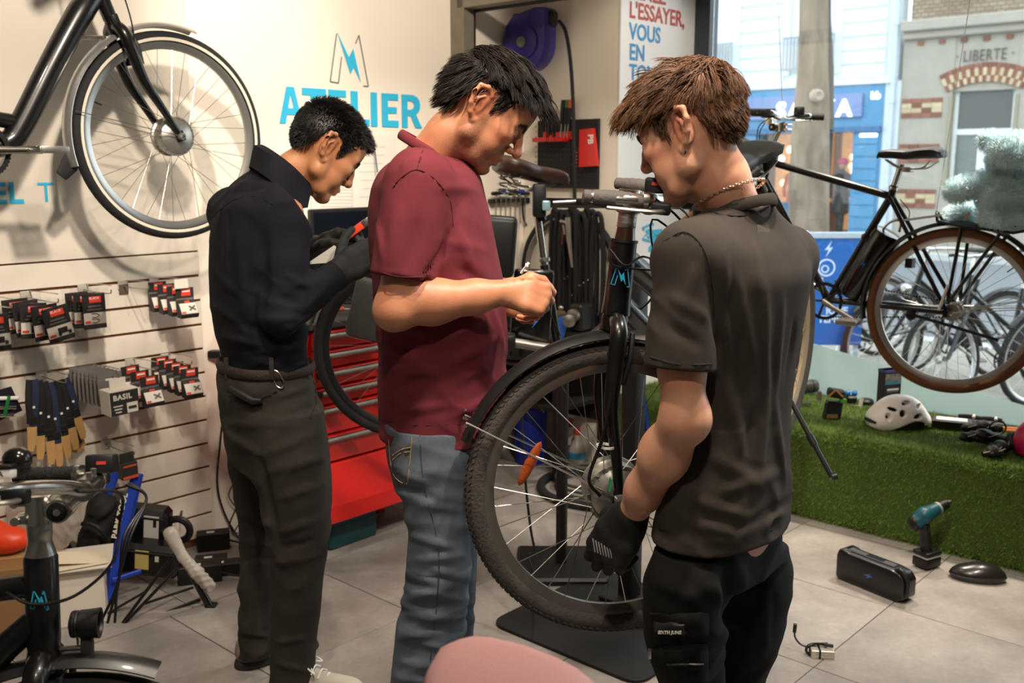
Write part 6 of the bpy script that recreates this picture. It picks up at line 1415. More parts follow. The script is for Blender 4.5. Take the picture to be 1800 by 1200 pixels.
for pix in (((744,262),(738,280),(733,297)),((690,330),(705,312),(733,298),(765,315),(790,350),(797,395)),((650,472),(700,486),(756,487)),((670,737),(740,747),(830,744))):
    stitch(SBF, pix, 1.85,2.5, SEB, shirtB, root=pb, r=0.0011)
for fr_ in (2.22,2.42):
    shoe(pb, relM(pb, basis((P(735,1320, fr_).x, fr_, 0), Vector((0.98,-0.15 if fr_ < 2.3 else 0.15,0)).normalized(), Vector((0.15 if fr_ < 2.3 else -0.15,0.98,0)).normalized(), ZX)), mat('trainer_grey', '#77736c', 0.8), mat('trainer_sole', '#cfcac0', 0.8))
core = inner_core(None, ts, (lR, lL)); core.stack([(z, x, y, max(a-0.03,0.03), max(b-0.03,0.03)) for z, x, y, a, b in ts]); [core.stack([(z, x, y, max(a-0.02,0.03), max(b-0.02,0.03)) for z, x, y, a, b in l]) for l in (lR, lL)]
parts.append(core.verts())
body_object(pb, parts, skin('skin_tan', '#b9805f', '#a5573f', '#2b211c'))
# hair: dark, long on top, falling over the brow
rng = np.random.default_rng(11)
def ruleB(p):
    top = np.clip((p[2]-0.04)/0.05,0,1); front = np.clip((p[0]-0.0)/0.07,0,1); sd = np.sign(p[1]) if abs(p[1]) > 0.012 else 0.0; lat = np.clip((abs(p[1])-0.035)/0.02,0,1)
    if top > 0.35: return (0.060+0.018*front)*(1-0.6*lat*front), V3(0.95, sd*(0.28-0.22*front),0.0),0.24+0.15*front, (0.0, sd*0.15*(1-front),-0.45-0.35*front),0.06,0.006,0.017,0.0012
    if p[0] < -0.03: return 0.048, V3(-0.35,0,-0.80),0.30,(0.1,0,-0.4),0.05,0.004,0.014,0.0011
    if p[0] > 0.008: return 0.018, V3(-0.2,0,-0.9),0.20,(0,0,-0.2),0.03,0.002,0.006,0.0010
    return 0.022, V3(-0.95,0,0.0),0.25,(-0.1,0,0.0),0.04,0.003,0.010,0.0011
ex = []
for i in range(420): s = rng.uniform(-0.040,0.040); ex.append((V3(0.076-abs(s)*0.35, s, 0.084+rng.uniform(-0.012,0.012)), V3(0.9, s*2,0.7)))
sp = hair_strands(5200, rng, ruleB, 230,0.6, extra=ex)
HB_M = mat('hair_dark', '#1a110c', 0.55, island=0.5, spec=0.35)
hair_obj(pb, MhB, hair_cap(0.004), sp+brows(rng, 1.3), HB_M)
zt = thing('zip_tie', 'short white plastic tie held between the fingers of the person in burgundy', 'cable tie', tuple(P(918,472,2.14)))
MB().tube([P(916,480,2.14)-Vector(zt.location), P(929,462,2.13)-Vector(zt.location)], 0.003,8).build('tie_tail', WHT, zt); MB().box(P(926,466,2.13)-Vector(zt.location),(0.007,0.006,0.008)).build('tie_head', WHT, zt, 30,0.001)
MB().tube(spline([P(962,535,2.2)-Vector(zt.location), P(968,552,2.2)-Vector(zt.location), P(985,590,2.2)-Vector(zt.location)], 5),0.0016,6).build('tie_wire', PLB, zt)

# ================= person in navy =================
pa = thing('person', 'person in a navy shirt and grey trousers with black gloves, back half turned', 'person', (-0.72,2.85,0))
YA = 2.80; fA = Vector((0.80,0.60,0)); yA = math.atan2(0.60,0.80)
shirtA = [(283,462,520),(300,436,532),(325,398,544),(360,372,549),(420,361,550),(480,360,548),(540,363,545),(590,371,545),(620,382,546),(640,387,546),(670,388,546)]
ta = rows_to_secs(shirtA, YA, yA, 0.60)
S_R, E_R, W_R = pn(508,374,2.67), pn(494,552,2.63), pn(594,480,2.70); S_L, E_L, W_L = pn(408,372,2.93), pn(478,545,3.10), pn(553,437,3.02)
F = Field((-0.92,2.48,0.90),(-0.38,3.22,1.60),0.0048)
F.stack(ta, yA, k=0.02, n=2.3); F.ell(S_R, (0.075,0.07,0.075), k=0.05); F.ell(S_L, (0.07,0.07,0.07), k=0.05)
F.chain([S_R, S_R*0.5+E_R*0.5, E_R], [0.066,0.060,0.056], k=0.018); F.chain([E_R, E_R*0.45+W_R*0.55, W_R], [0.056,0.048,0.040], k=0.02)
F.chain([S_L, E_L], [0.064,0.056], k=0.02); F.chain([E_L, W_L], [0.052,0.042], k=0.02)
folds(F, [(q[0], q[1], q[3], q[4]) for q in (((470,420),(455,560),2.66, .02,-.012),((545,420),(535,480),2.6, .014,-.005),((480,360),(540,345),2.62, .012, .005),((500,480),(545,505),2.57, .012, .006),((478,520),(540,540),2.56, .012,-.006),((470,560),(550,560),2.57, .010, .007),((490,585),(560,545),2.57, .010, .006),((375,470),(440,540),2.72, .018, .006),((370,530),(440,590),2.72, .016, .007),((385,590),(470,610),2.70, .012, .007),((400,560),(500,600),2.66, .014,-.006),((420,400),(425,560),2.68, .02, .005),((390,360),(400,500),2.72, .016, .004),((450,620),(540,610),2.62, .01, .006),((400,340),(470,330),2.7, .006,-.004),((545,540),(575,500),2.6, .01, .005),((520,545),(550,580),2.58, .01,-.006))], 2.3,3.1,0.95,1.3)
F.wrinkle(0.0055, [((0.4,0.1,1),11),((-0.7,0.1,0.8),9)], seed=21, warp=0.03)
F.plane((0,0, P(460,640, YA).z),(0,0,-1)); F.plane(W_R+(W_R-E_R)*0.04, W_R-E_R, 0.006); 
NAVY = fabric('navy_twill', '#171720', '#101017', weave=900, bump=0.12, noise=0.2, nscale=7)
shA = field_obj(pa, F, 'shirt', NAVY)
sAF = F
cl = [pn(458,286,2.86), pn(452,272,2.80), pn(475,285,2.72), pn(510,312,2.70), pn(542,345,2.74)]
cf = MB(); cfp = spline(cl, 6); n_ = len(cfp); vs = []
for i, q in enumerate(cfp):
    w_ = 0.045; out_ = Vector((-0.25,-0.5,0.0)); vs += [q+Vector((0.01,0.01,0.028)), q+Vector((-0.004,-0.016,0.026)), q+Vector((-0.014,-0.036,-0.032)), q+Vector((0.0,-0.012,-0.03))]
cf.add(vs, [(i*4+k, (i+1)*4+k, (i+1)*4+(k+1) % 4, i*4+(k+1) % 4) for i in range(n_-1) for k in range(4)]+[(0,1,2,3), tuple((n_-1)*4+k for k in (3,2,1,0))]); cf.build('shirt_collar', NAVY, shA, 60, M=relM(pa))
stitch(F, ((368,385),(410,352),(450,345),(482,360)),2.4,3.0, mat('navy_seam', '#0b0b10', 0.9), shA, root=pa)
# head
cA = P(572,262,2.80); MhA = head_matrix(cA, (0.66,0.34,-0.66),(0.55,0.28,0.75)); MiA = MhA.inverted()
Fh = head_field([tuple(MiA @ P(556,285,2.79)), tuple(MiA @ P(520,300,2.79)), tuple(MiA @ P(492,330,2.80))], [0.047,0.050,0.062], lo=(-0.20,-0.105,-0.24), hi=(0.14,0.105,0.14), nose=0.98)
parts = [head_mesh(Fh, MhA)]
core = inner_core(None, ta, ()); core.stack([(z, x, y, max(a-0.03,0.03), max(b-0.03,0.03)) for z, x, y, a, b in ta], yA)
core.chain([S_R, E_R, W_R], [0.04,0.036,0.024], k=0.02); core.chain([S_L, E_L, W_L], [0.04,0.036,0.024], k=0.02); parts.append(core.verts())
# trousers
hipA = [(632,388,546),(660,380,552),(700,381,560),(740,388,566),(785,398,572),(815,405,575)]
RA = [(720,440,566,2.72),(790,440,577,2.70),(850,452,583,2.70),(910,463,582,2.70),(960,474,577,2.70),(1030,478,567,2.70),(1100,477,559,2.71),(1160,475,554,2.72),(1200,474,552,2.72),(1215,474,552,2.72)]
LA = [(720,388,500,2.90),(790,398,496,2.92),(850,408,494,2.92),(910,418,490,2.92),(970,421,486,2.91),(1040,420,482,2.90),(1100,419,480,2.90),(1150,418,479,2.90)]
hA, rA, lA = rows_to_secs(hipA, 2.80, yA, 0.72), rows_to_secs(RA, 2.7, yA, 0.95), rows_to_secs(LA, 2.9, yA, 0.95)
F = Field((-0.95,2.5,0.02),(-0.38,3.12,1.0),0.0048); F.stack(hA, yA, k=0.03); F.stack(rA, yA, k=0.03, n=2.1); F.stack(lA, yA, k=0.03, n=2.1)
folds(F, [(q[0], q[1], q[3], q[4]) for q in (((455,800),(490,950),2.66, .02,-.02),((400,760),(455,800),2.68, .014, .009),((395,745),(520,745),2.62, .014, .007),((460,800),(560,760),2.58, .014, .009),((470,830),(580,800),2.58, .012, .008),((440,740),(560,700),2.6, .014, .006),((480,880),(575,850),2.58, .014, .006),((480,940),(570,910),2.60, .012, .008),((485,965),(560,950),2.6, .012,-.008),((480,990),(565,975),2.6, .010, .007),((425,900),(480,925),2.82, .012, .008),((422,950),(480,960),2.82, .012, .008),((425,985),(480,980),2.82, .010,-.006),((480,1130),(550,1120),2.62, .010, .006),((480,1165),(550,1180),2.62, .010, .006),((420,1110),(478,1120),2.82, .010, .006),((400,690),(470,712),2.62, .008,-.006),((480,700),(545,680),2.58, .01, .005))], 2.3,3.1,0.95,1.2)
F.wrinkle(0.0055, [((0.3,0.1,1),10),((-0.6,0.1,0.9),8)], seed=23, warp=0.03); F.plane((0,0,0.035),(0,0,-1)); F.plane((0,0, P(460,636, YA).z),(0,0,1))
CHINO = fabric('grey_chino', '#3b3631', '#2c2824', weave=800, bump=0.12, noise=0.15, nscale=6)
trA = field_obj(pa, F, 'trousers', CHINO); BELT = mat('belt_brown', '#2a1c16', 0.7, bump=0.5, bscale=300)
zb = P(460,641, YA).z; bs = [s for s in hA if abs(s[0]-zb) < 0.2]; S_ = np.array(sorted(hA)); cx, cy, aa, bb_ = [np.interp(zb, S_[:, 0], S_[:, i]) for i in (1,2,3,4)]
def ring_pts(cx, cy, z, a, b, yaw, n=48, e=2.4):
    o = []
    for k in range(n):
        t = 2*math.pi*k/n; c_, s_ = math.cos(t), math.sin(t); x = a*math.copysign(abs(c_)**(2/e), c_); y = b*math.copysign(abs(s_)**(2/e), s_); o.append(Vector((cx+x*math.cos(yaw)-y*math.sin(yaw), cy+x*math.sin(yaw)+y*math.cos(yaw), z)))
    return o
MB().tube(ring_pts(cx, cy, zb, aa+0.003, bb_+0.003, yA),0.008,8, closed=True, flat=2.0, up=(0,0,1)).build('belt', BELT, pa, 60, M=relM(pa))
for px in (400,479,540):
    q = on_surf(F, px, 655,2.3,3.0); MB().box(Vector(q)+Vector((0,-0.008,0.014)),(0.012,0.008,0.062)).build('belt_loop', CHINO, trA, 30,0.002, M=relM(pa))
q = Vector(on_surf(F, 487,665,2.3,3.0))+Vector((0,-0.006,0))
cb = thing('carabiner', 'silver carabiner clipped to the belt loop of the grey trousers', 'carabiner', tuple(q))
MB().tube(spline([(-0.008,0,0.024),(0.006,0,0.018),(0.020,-0.002,-0.010),(0.012,-0.003,-0.024),(-0.002,-0.002,-0.016),(-0.014,0,0.012)], 5, True),0.0022,6, closed=True).build('ring', CHR, cb); MB().tube([(-0.012,-0.001,0.008),(-0.003,-0.003,-0.012)], 0.0028,6).build('gate', CHR, cb)
q = [Vector(on_surf(F, x, y, 2.3,3.0)) for x, y in ((408,680),(428,692),(448,703),(462,702))]
tl = thing('pocket_tool', 'dark tool handle sticking out of the back pocket of the grey trousers', 'tool', tuple(q[0])); MB().tube([Vector(p)+Vector((0,-0.012,0))-q[0] for p in q], [0.008,0.011,0.011,0.007], 10).build('tool_handle', mat('tool_dark', '#1c1a19', 0.5), tl)
stitch(F, ((403,694),(440,704),(470,696),(486,688)),2.3,3.0, mat('chino_seam', '#191613', 0.9), trA, root=pa, r=0.0022); stitch(F, ((548,655),(556,700),(545,735)),2.3,3.0, mat('chino_seam', '#191613', 0.9), trA, root=pa, r=0.0025)
TAN = mat('suede_beige', '#857866', 0.9, noise=0.25, nscale=20); 
shoe(pa, relM(pa, basis(PF(440,1172)+Vector((0.0,0.02,0)), Vector((0.80,0.6,0)), Vector((-0.6,0.8,0)), ZX)), TAN, mat('sole_dark', '#2b2623', 0.8))
shoe(pa, relM(pa, basis((P(512,1215,2.72).x, 2.72,0), Vector((0.93,-0.1,0)).normalized(), Vector((0.1,0.93,0)).normalized(), ZX)), mat('sneaker_white', '#b5aea2', 0.85), mat('sole_light', '#a39c90', 0.8), laces=True)
lcore = inner_core(None, hA, (rA, lA)); [lcore.stack([(z, x, y, max(a-0.025,0.03), max(b-0.025,0.03)) for z, x, y, a, b in l], yA) for l in (hA, rA, lA)]; parts.append(lcore.verts())
body_object(pa, parts, skin('skin_warm', '#b07a55', '#a05a3c'))
# gloves
GLV = mat('glove_black', '#121213', 0.75, bump=0.3, bscale=400); GLG = mat('glove_grey', '#2a2827', 0.6, bump=0.3, bscale=300)
F = Field(W_R-0.09, W_R+V3(0.24,0.2,0.2),0.003); d = (W_R-E_R)/np.linalg.norm(W_R-E_R); F.cap(W_R-d*0.05, W_R+d*0.01,0.043,0.035, k=0.01)
xh = Vector((0.80,0.15,0.50)).normalized(); zz_ = Vector((-0.2,-0.85,0.2)); zz_ = (zz_-xh*zz_.dot(xh)).normalized(); MH = basis(Vector(W_R), xh, zz_.cross(xh), zz_)
add_hand(F, hand_caps(MH, [(0.45,0.7,0.4),(0.5,0.8,0.4),(0.6,0.9,0.4),(0.7,1.0,0.5)], thumb=[(0.018,0.028,-0.008),(0.045,0.058,-0.008),(0.066,0.074,-0.012),(0.086,0.080,-0.016)], sc=1.12)); field_obj(pa, F, 'glove', GLV)
F = Field(W_L-0.10, W_L+V3(0.24,0.16,0.22),0.003); d = (W_L-E_L)/np.linalg.norm(W_L-E_L); F.cap(W_L-d*0.04, W_L+d*0.01,0.040,0.034, k=0.01)
xh = Vector((0.85,-0.1,0.42)).normalized(); zz_ = Vector((-0.3,0.35,0.85)); zz_ = (zz_-xh*zz_.dot(xh)).normalized(); MH = basis(Vector(W_L), xh, -(zz_.cross(xh)), zz_)
add_hand(F, hand_caps(MH, [(0.5,0.8,0.5),(0.55,0.9,0.5),(0.6,1.0,0.5),(0.7,1.0,0.5)], thumb=[(0.018,0.028,-0.012),(0.045,0.055,-0.02),(0.072,0.058,-0.03),(0.094,0.05,-0.04)], sc=1.12)); field_obj(pa, F, 'glove', GLG)
# hair: cropped
rng = np.random.default_rng(5)
def ruleA(p):
    top = np.clip((p[2]-0.05)/0.045,0,1); front = np.clip((p[0]-0.02)/0.06,0,1); return 0.009+0.014*top+0.018*front*top, V3(0.6*top+0.05,0,-0.4*(1-top)),1.1,(0.1,0,-0.15),0.02,0.004,0.008,0.0012
sp = hair_strands(9000, rng, ruleA, 400,0.12)
capA = hair_cap(0.004)
HA_M = mat('hair_black', '#120d0b', 0.5, island=0.35)
hair_obj(pa, MhA, capA, sp+brows(rng), HA_M)
# things in the gloved hands
kn = thing('utility_knife', 'small orange utility knife held in a grey glove', 'knife', tuple(P(628,402,2.95)))
MB().box((0,0,0),(0.075,0.016,0.022), Matrix.Rotation(-0.62,3, 'Y')).build('knife_body', mat('tool_orange', '#e2452a', 0.4), kn, 30,0.004); MB().box((0.030,-0.004,0.022),(0.03,0.014,0.02), Matrix.Rotation(-0.62,3, 'Y')).build('knife_head', ALU, kn, 30,0.002)
ph = thing('white_card', 'folded white instruction sheet held between the black gloves', 'paper', tuple(P(632,442,2.78)))
MB().box((0,0,0),(0.15,0.05,0.003), Matrix.Rotation(-0.40,3, 'Y') @ Matrix.Rotation(0.7,3, 'X')).build('sheet', mat('paper_white', '#f1efe8', 0.8), ph, None)
MB().prism([(-0.10,-0.01),(-0.02,0.035),(0.0,0.02),(-0.03,-0.012)], P(600,452,2.80)-Vector(ph.location),(1,0,0.1),(0,0.2,1),0.002).build('folded_corner', mat('paper_grey', '#a9a59c', 0.8), ph, None)

# ================= person in charcoal =================
pc = thing('person', 'person in a charcoal T-shirt and black cargo trousers seen from behind, reaching to the wheel', 'person', (0.45,1.95,0))
YC = 1.95; yC = math.atan2(0.66,-0.75)
shC = [(362,1252,1360,0,0,0.62),(382,1218,1374,0,0,0.5),(400,1192,1396,0,0,0.44),(428,1167,1424,0,0,0.5),(480,1162,1436),(560,1168,1421),(640,1172,1405),(720,1176,1396),(800,1172,1395),(870,1155,1397),(930,1142,1396),(960,1140,1394),(1000,1140,1392)]
tc_ = rows_to_secs(shC, YC, yC, 0.62)
S_L, E_L, W_L = pn(1210,452,1.81), pn(1203,736,1.78), pn(1108,908,1.96); S_R, E_R, W_R = pn(1380,452,2.10), pn(1350,690,2.30), pn(1230,700,2.48)
F = Field((0.20,1.55,0.68),(0.76,2.42,1.56),0.0045)
F.stack(tc_, yC, k=0.02, n=2.4); F.ell(S_L+V3(0.01,0.02,0),(0.06,0.06,0.06), k=0.06); F.ell(S_R+V3(-0.01,0,0),(0.055,0.06,0.055), k=0.06); F.chain([pn(1262,418,1.95), S_L+V3(0.01,0.01,0)], [0.04,0.055], k=0.05); F.chain([pn(1330,412,1.99), S_R], [0.04,0.05], k=0.05)
hemL = pn(1195,648,1.785); sleeve(F, S_L, S_L*0.3+hemL*0.7+(hemL-S_L)*0.4,0.060,0.068, hemL, k=0.03); sleeve(F, S_R, E_R, 0.056,0.06, S_R*0.25+E_R*0.75, k=0.04)
folds(F, [(q[0], q[1], q[3], q[4]) for q in (((1250,470),(1262,640),1.74, .014,-.012),((1290,480),(1330,640),1.72, .012, .006),((1340,500),(1352,680),1.74, .012, .006),((1310,560),(1300,700),1.72, .010,-.005),((1380,520),(1360,700),1.78, .012, .006),((1345,640),(1330,860),1.74, .014, .007),((1280,660),(1300,800),1.72, .014, .006),((1360,700),(1385,850),1.8, .014, .007),((1250,800),(1340,860),1.73, .014, .007),((1260,870),(1370,830),1.73, .014, .008),((1220,880),(1320,910),1.72, .012, .006),((1300,930),(1390,880),1.75, .012,-.007),((1230,920),(1290,940),1.72, .010, .006),((1380,900),(1340,930),1.76, .01, .006),((1320,420),(1335,520),1.72, .012, .004),((1280,420),(1270,540),1.70, .012, .004),((1180,520),(1240,560),1.71, .012, .006),((1170,570),(1235,610),1.71, .012,-.005),((1230,460),(1200,540),1.72, .014, .005),((1240,700),(1225,860),1.72, .016,-.008),((1270,540),(1280,640),1.71, .010, .006),((1395,560),(1380,660),1.8, .012,-.005),((1330,720),(1310,800),1.73, .012,-.006))], 1.5,2.3,0.9,1.35)
F.wrinkle(0.0055, [((1.0,0.4,0.25),12),((0.7,0.2,-0.5),9)], seed=31, warp=0.03); F.wrinkle(0.0045, [((0.3,0.1,1.0),12),((-0.5,0.1,1.0),9)], seed=32, lo=(0.1,1.5,0.6), hi=(0.8,2.5,1.05), warp=0.03)
zh = P(1290,958,1.86).z; F.plane((0,0, zh),(0,0,-1)); F.hollow((0,0, zh),(0,0,-1),0.05,0.009); F.open_end(hemL, hemL-S_L, 0.04,0.08)
CHAR = fabric('charcoal_jersey', '#3e3732', '#2e2925', weave=1200, bump=0.1, noise=0.22, nscale=5)
shCo = field_obj(pc, F, 'tshirt', CHAR)
for pix in (((1165,425),(1205,408),(1238,440),(1252,500),(1256,560)),((1232,362),(1265,376),(1310,378),(1352,362)),((1132,624),(1190,640),(1252,640))):
    stitch(F, pix, 1.5,2.2, mat('charcoal_seam', '#191614', 0.9), shCo, root=pc, r=0.0013)
stitch(F, ((1140,925),(1220,945),(1300,950),(1370,925)),1.5,2.2, mat('charcoal_seam', '#191614', 0.9), shCo, root=pc, r=0.0012)
q = [Vector(on_surf(F, x, y, 1.5,2.2)) for x, y in ((1330,395),(1352,394),(1354,410),(1332,412))]
MB().add([tuple(v+Vector((0,-0.001,0))) for v in q]+[tuple(v+Vector((0,0.002,0))) for v in q], [(0,1,2,3),(4,7,6,5),(0,4,5,1),(1,5,6,2),(2,6,7,3),(3,7,4,0)]).build('neck_patch', fabric('charcoal_patch', '#46403a', weave=1200), shCo, None, M=relM(pc))
MB().tube(ring_on(P(1297,367,1.947),(-0.24,0.19,1.0),0.0715,1.0),0.005,10, closed=True, flat=2.4, up=(-0.28,0.22,1)).build('collar', CHAR, shCo, 60, M=relM(pc))
cC = P(1214,228,1.93); MhC = head_matrix(cC, (-0.78,0.50,-0.40),(-0.30,0.18,0.93)); MiC = MhC.inverted()
Fh = head_field([tuple(MiC @ P(1236,262,1.92)), tuple(MiC @ P(1264,312,1.925)), tuple(MiC @ P(1296,392,1.955))], [0.050,0.051,0.058], lo=(-0.20,-0.115,-0.26), hi=(0.14,0.115,0.14), nose=0.98)
parts = [head_mesh(Fh, MhC)]
F = Field(np.minimum(np.minimum(S_L, E_L), W_L)-0.09, np.maximum(np.maximum(S_L, E_L), W_L)+0.09,0.0035)
F.chain([S_L+V3(-0.008,0,0), hemL+V3(0.004,0,0), E_L], [0.044,0.041,0.040], k=0.02); mid = E_L*0.66+W_L*0.34; F.chain([E_L, mid, E_L*0.3+W_L*0.7, W_L], [0.040,0.044,0.036,0.0285], k=0.03); F.ell(E_L+V3(0.014,-0.004,0.0),(0.024,0.024,0.030), k=0.03); F.ell(mid+V3(-0.006,-0.008,0.004),(0.028,0.030,0.05), k=0.03)
parts.append(F.verts())
core = inner_core(None, tc_, ()); core.stack([(z, x, y, max(a-0.03,0.03), max(b-0.03,0.03)) for z, x, y, a, b in tc_], yC); core.chain([S_R, E_R, W_R], [0.05,0.042,0.028], k=0.02); parts.append(core.verts())
# glove on the reaching hand
F = Field(W_L+V3(-0.26,-0.12,-0.27), W_L+V3(0.10,0.20,0.07),0.003); d = (W_L-E_L)/np.linalg.norm(W_L-E_L); F.cap(W_L-d*0.012, W_L+d*0.02,0.036,0.035, k=0.01)
xh = Vector((-0.42,0.30,-0.86)).normalized(); zz_ = Vector((-0.55,-0.75,0.1)); zz_ = (zz_-xh*zz_.dot(xh)).normalized(); MH = basis(Vector(W_L), xh, -(zz_.cross(xh)), zz_)
hcC = hand_caps(MH, [(0.45,0.95,0.6),(0.5,1.0,0.6),(0.6,1.05,0.6),(0.7,1.1,0.6)], thumb=[(0.018,0.028,-0.012),(0.05,0.045,-0.03),(0.078,0.044,-0.045),(0.098,0.034,-0.055)], sc=1.27)
add_hand(F, hcC); gl = field_obj(pc, F, 'glove', GLV); gF = F
MB().tube([Vector(W_L-d*0.014)+Vector(np.cross(d, (0,1,0)))*0.037*math.cos(t)+Vector(np.cross(d, np.cross(d, (0,1,0))))*0.037*math.sin(t) for t in np.linspace(0,2*math.pi, 25)[:-1]], 0.0042,8, closed=True).build('glove_cuff', mat('cuff_grey', '#8f8b86', 0.8), gl, 60, M=relM(pc))
for i in range(7):
    q0 = on_surf(F, 1042+i*5,946+i*3.0,1.7,2.2); q1 = on_surf(F, 1046+i*5,970+i*2.0,1.7,2.2)
    MB().tube([Vector(q0), Vector((q0+q1)/2)+Vector((0,-0.002,0)), Vector(q1)], 0.0016,5).build('knuckle_print', mat('print_grey', '#8a8683', 0.7), gl, M=relM(pc))
# trousers
LCl = [(960,1156,1290,1.885),(1000,1136,1292,1.86),(1060,1132,1284,1.86),(1110,1134,1278,1.86),(1160,1146,1272,1.87),(1200,1160,1272,1.88),(1260,1172,1268,1.88),(1400,1176,1262,1.90),(1600,1186,1252,1.92)]
RCl = [(960,1252,1380,2.05),(1000,1246,1394,2.06),(1060,1252,1386,2.07),(1110,1258,1376,2.07),(1160,1264,1360,2.08),(1200,1268,1346,2.08),(1260,1268,1338,2.08),(1400,1262,1334,2.08),(1560,1262,1326,2.08)]
lC, rC = rows_to_secs(LCl, 1.86, yC, 0.9), rows_to_secs(RCl, 2.06, yC, 0.9)
F = Field((0.18,1.60,0.03),(0.76,2.32,0.95),0.005); F.stack(lC, yC, k=0.02); F.stack(rC, yC, k=0.02); F.stack(rows_to_secs([(900,1172,1376),(950,1164,1380),(1000,1150,1386)], YC+0.01, yC, 0.54), yC, k=0.03)
folds(F, [(q[0], q[1], q[3], q[4]) for q in (((1150,1020),(1230,1060),1.75, .014, .007),((1200,990),(1270,1060),1.74, .014, .008),((1240,1000),(1290,1080),1.74, .014, .008),((1270,1000),(1290,1200),1.80, .02,-.02),((1300,1000),(1330,1120),1.8, .016, .008),((1340,1020),(1350,1160),1.84, .014, .007),((1150,1130),(1250,1120),1.74, .012,-.007),((1160,1170),(1250,1150),1.75, .012, .008),((1170,1200),(1260,1185),1.76, .012, .008),((1330,1180),(1290,1160),1.85, .014, .008))], 1.5,2.3,0.9,1.2)
F.wrinkle(0.006, [((0.3,0.1,1),10),((-0.6,0.1,0.9),8)], seed=33, warp=0.03); F.plane((0,0,0.06),(0,0,-1)); F.plane((0,0,zh+0.05),(0,0,1))
CARGO = fabric('black_ripstop', '#0f0e0e', '#0a0a0a', weave=700, bump=0.12, noise=0.1, nscale=6, rough=0.85)
trC = field_obj(pc, F, 'trousers', CARGO)
def patch(F, pix, Y0, Y1, off, th, m, parent, name, root, n=6):
    """cloth panel lying on a body, given by its four corners in the picture"""
    A, B, Cc, D_ = [np.array(q, float) for q in pix]; vs = []; fs = []
    for i in range(n+1):
        for j in range(n+1):
            q = (A*(1-j/n)+B*(j/n))*(1-i/n)+(D_*(1-j/n)+Cc*(j/n))*(i/n); p = on_surf(F, q[0], q[1], Y0, Y1); e = 0.35 if i in (0, n) or j in (0, n) else 1.0
            vs.append(p+V3(0,-off*e-0.0006,0))
    N = (n+1)**2; vs += [v+V3(0, th+off, 0) for v in vs]
    for i in range(n):
        for j in range(n): a = i*(n+1)+j; fs += [(a, a+1, a+n+2, a+n+1),(N+a, N+a+n+1, N+a+n+2, N+a+1)]
    bd = [i for i in range(n+1)]+[(i+1)*(n+1)+n for i in range(n)]+[n*(n+1)+n-1-i for i in range(n)]+[(n-1-i)*(n+1) for i in range(n-1)]
    for k in range(len(bd)): a, b = bd[k], bd[(k+1) % len(bd)]; fs.append((a, N+a, N+b, b))
    return MB().add(vs, fs).build(name, m, parent, 60, M=relM(root))
patch(F, ((1142,1078),(1246,1076),(1246,1126),(1150,1132)),1.5,2.2,0.008,0.006, CARGO, trC, 'cargo_pocket_flap', pc)
patch(F, ((1142,1136),(1244,1130),(1246,1195),(1160,1200)),1.5,2.2,0.010,0.006, CARGO, trC, 'cargo_pocket', pc)
lbp = patch(F, ((1149,1092),(1208,1090),(1208,1115),(1150,1112)),1.5,2.2,0.0115,0.004, mat('label_black', '#191919', 0.6), trC, 'woven_label', pc)
q0 = Vector(on_surf(F, 1154,1106,1.5,2.2))+Vector((0,-0.0185,0)); q1 = Vector(on_surf(F, 1206,1106,1.5,2.2))+Vector((0,-0.0185,0))
put_text('label_print', 'SIXTH JUNE', 0.0092, mat('label_print', '#d6d3cd', 0.6), q0-Vector(pc.location),(q1-q0), Vector((0,-0.1,1)), lbp, bold=0.0004)
q = Vector(on_surf(F, 1145,1140,1.5,2.2)); MB().box(q+Vector((-0.004,-0.008,-0.006)),(0.006,0.004,0.022)).build('zip_pull', STL, trC, 30,0.001, M=relM(pc))
q = [Vector(on_surf(F, x, 1162-(x-1170)*0.02,1.5,2.2))+Vector((0,-0.014,0)) for x in range(1170,1240,8)]; MB().tube(q, 0.002,5).build('zip', mat('zip_dark', '#2a2827', 0.5), trC, M=relM(pc))
for X_, Y_, d_ in ((P(1215,1500,1.90).x, 1.90,(-0.8,0.6)),(P(1296,1500,2.08).x, 2.08,(-0.6,0.8))):
    shoe(pc, relM(pc, basis((X_, Y_, 0), Vector((d_[0], d_[1], 0)), Vector((-d_[1], d_[0], 0)), ZX)), mat('trainer_black', '#1c1b1b', 0.8), mat('trainer_sole', '#cfcac0', 0.8))
lcore = inner_core(None, lC, (rC,)); [lcore.stack([(z, x, y, max(a-0.03,0.03), max(b-0.03,0.03)) for z, x, y, a, b in l], yC) for l in (lC, rC)]; parts.append(lcore.verts())
body_object(pc, parts, skin('skin_fair', '#c9977a', '#b8664e'))
# hair: brown, clipped below, long on top towards the brow
rng = np.random.default_rng(8)
def ruleC(p):
    top = np.clip((p[2]-0.03)/0.05,0,1); front = np.clip(p[0]/0.07,0,1); back = np.clip(-(p[0]+0.03)/0.05,0,1); sd = np.sign(p[1])
    if top > 0.1: return 0.022+0.034*top+0.014*front, V3(0.8*(1-0.8*back), sd*0.12,-0.25*(1-top)-0.55*back),0.28,(0.12, sd*0.05,-0.35-0.3*front),0.05,0.005,0.016,0.0012
    return 0.017, V3(-0.25,0,-0.9),0.40,(0,0,-0.2),0.03,0.002,0.008,0.0011
ex = []
for i in range(420): s = rng.uniform(-0.05,0.055); ex.append((V3(0.074-abs(s)*0.4, s, 0.078+rng.uniform(-0.014,0.012)), V3(0.8, s*3,0.5)))
sp = hair_strands(7000, rng, ruleC, 300,0.5, extra=ex)
HC_M = mat('hair_brown', '#604029', 0.5, island=0.5, spec=0.35)
hair_obj(pc, MhC, hair_cap(0.004), sp+brows(rng), HC_M)
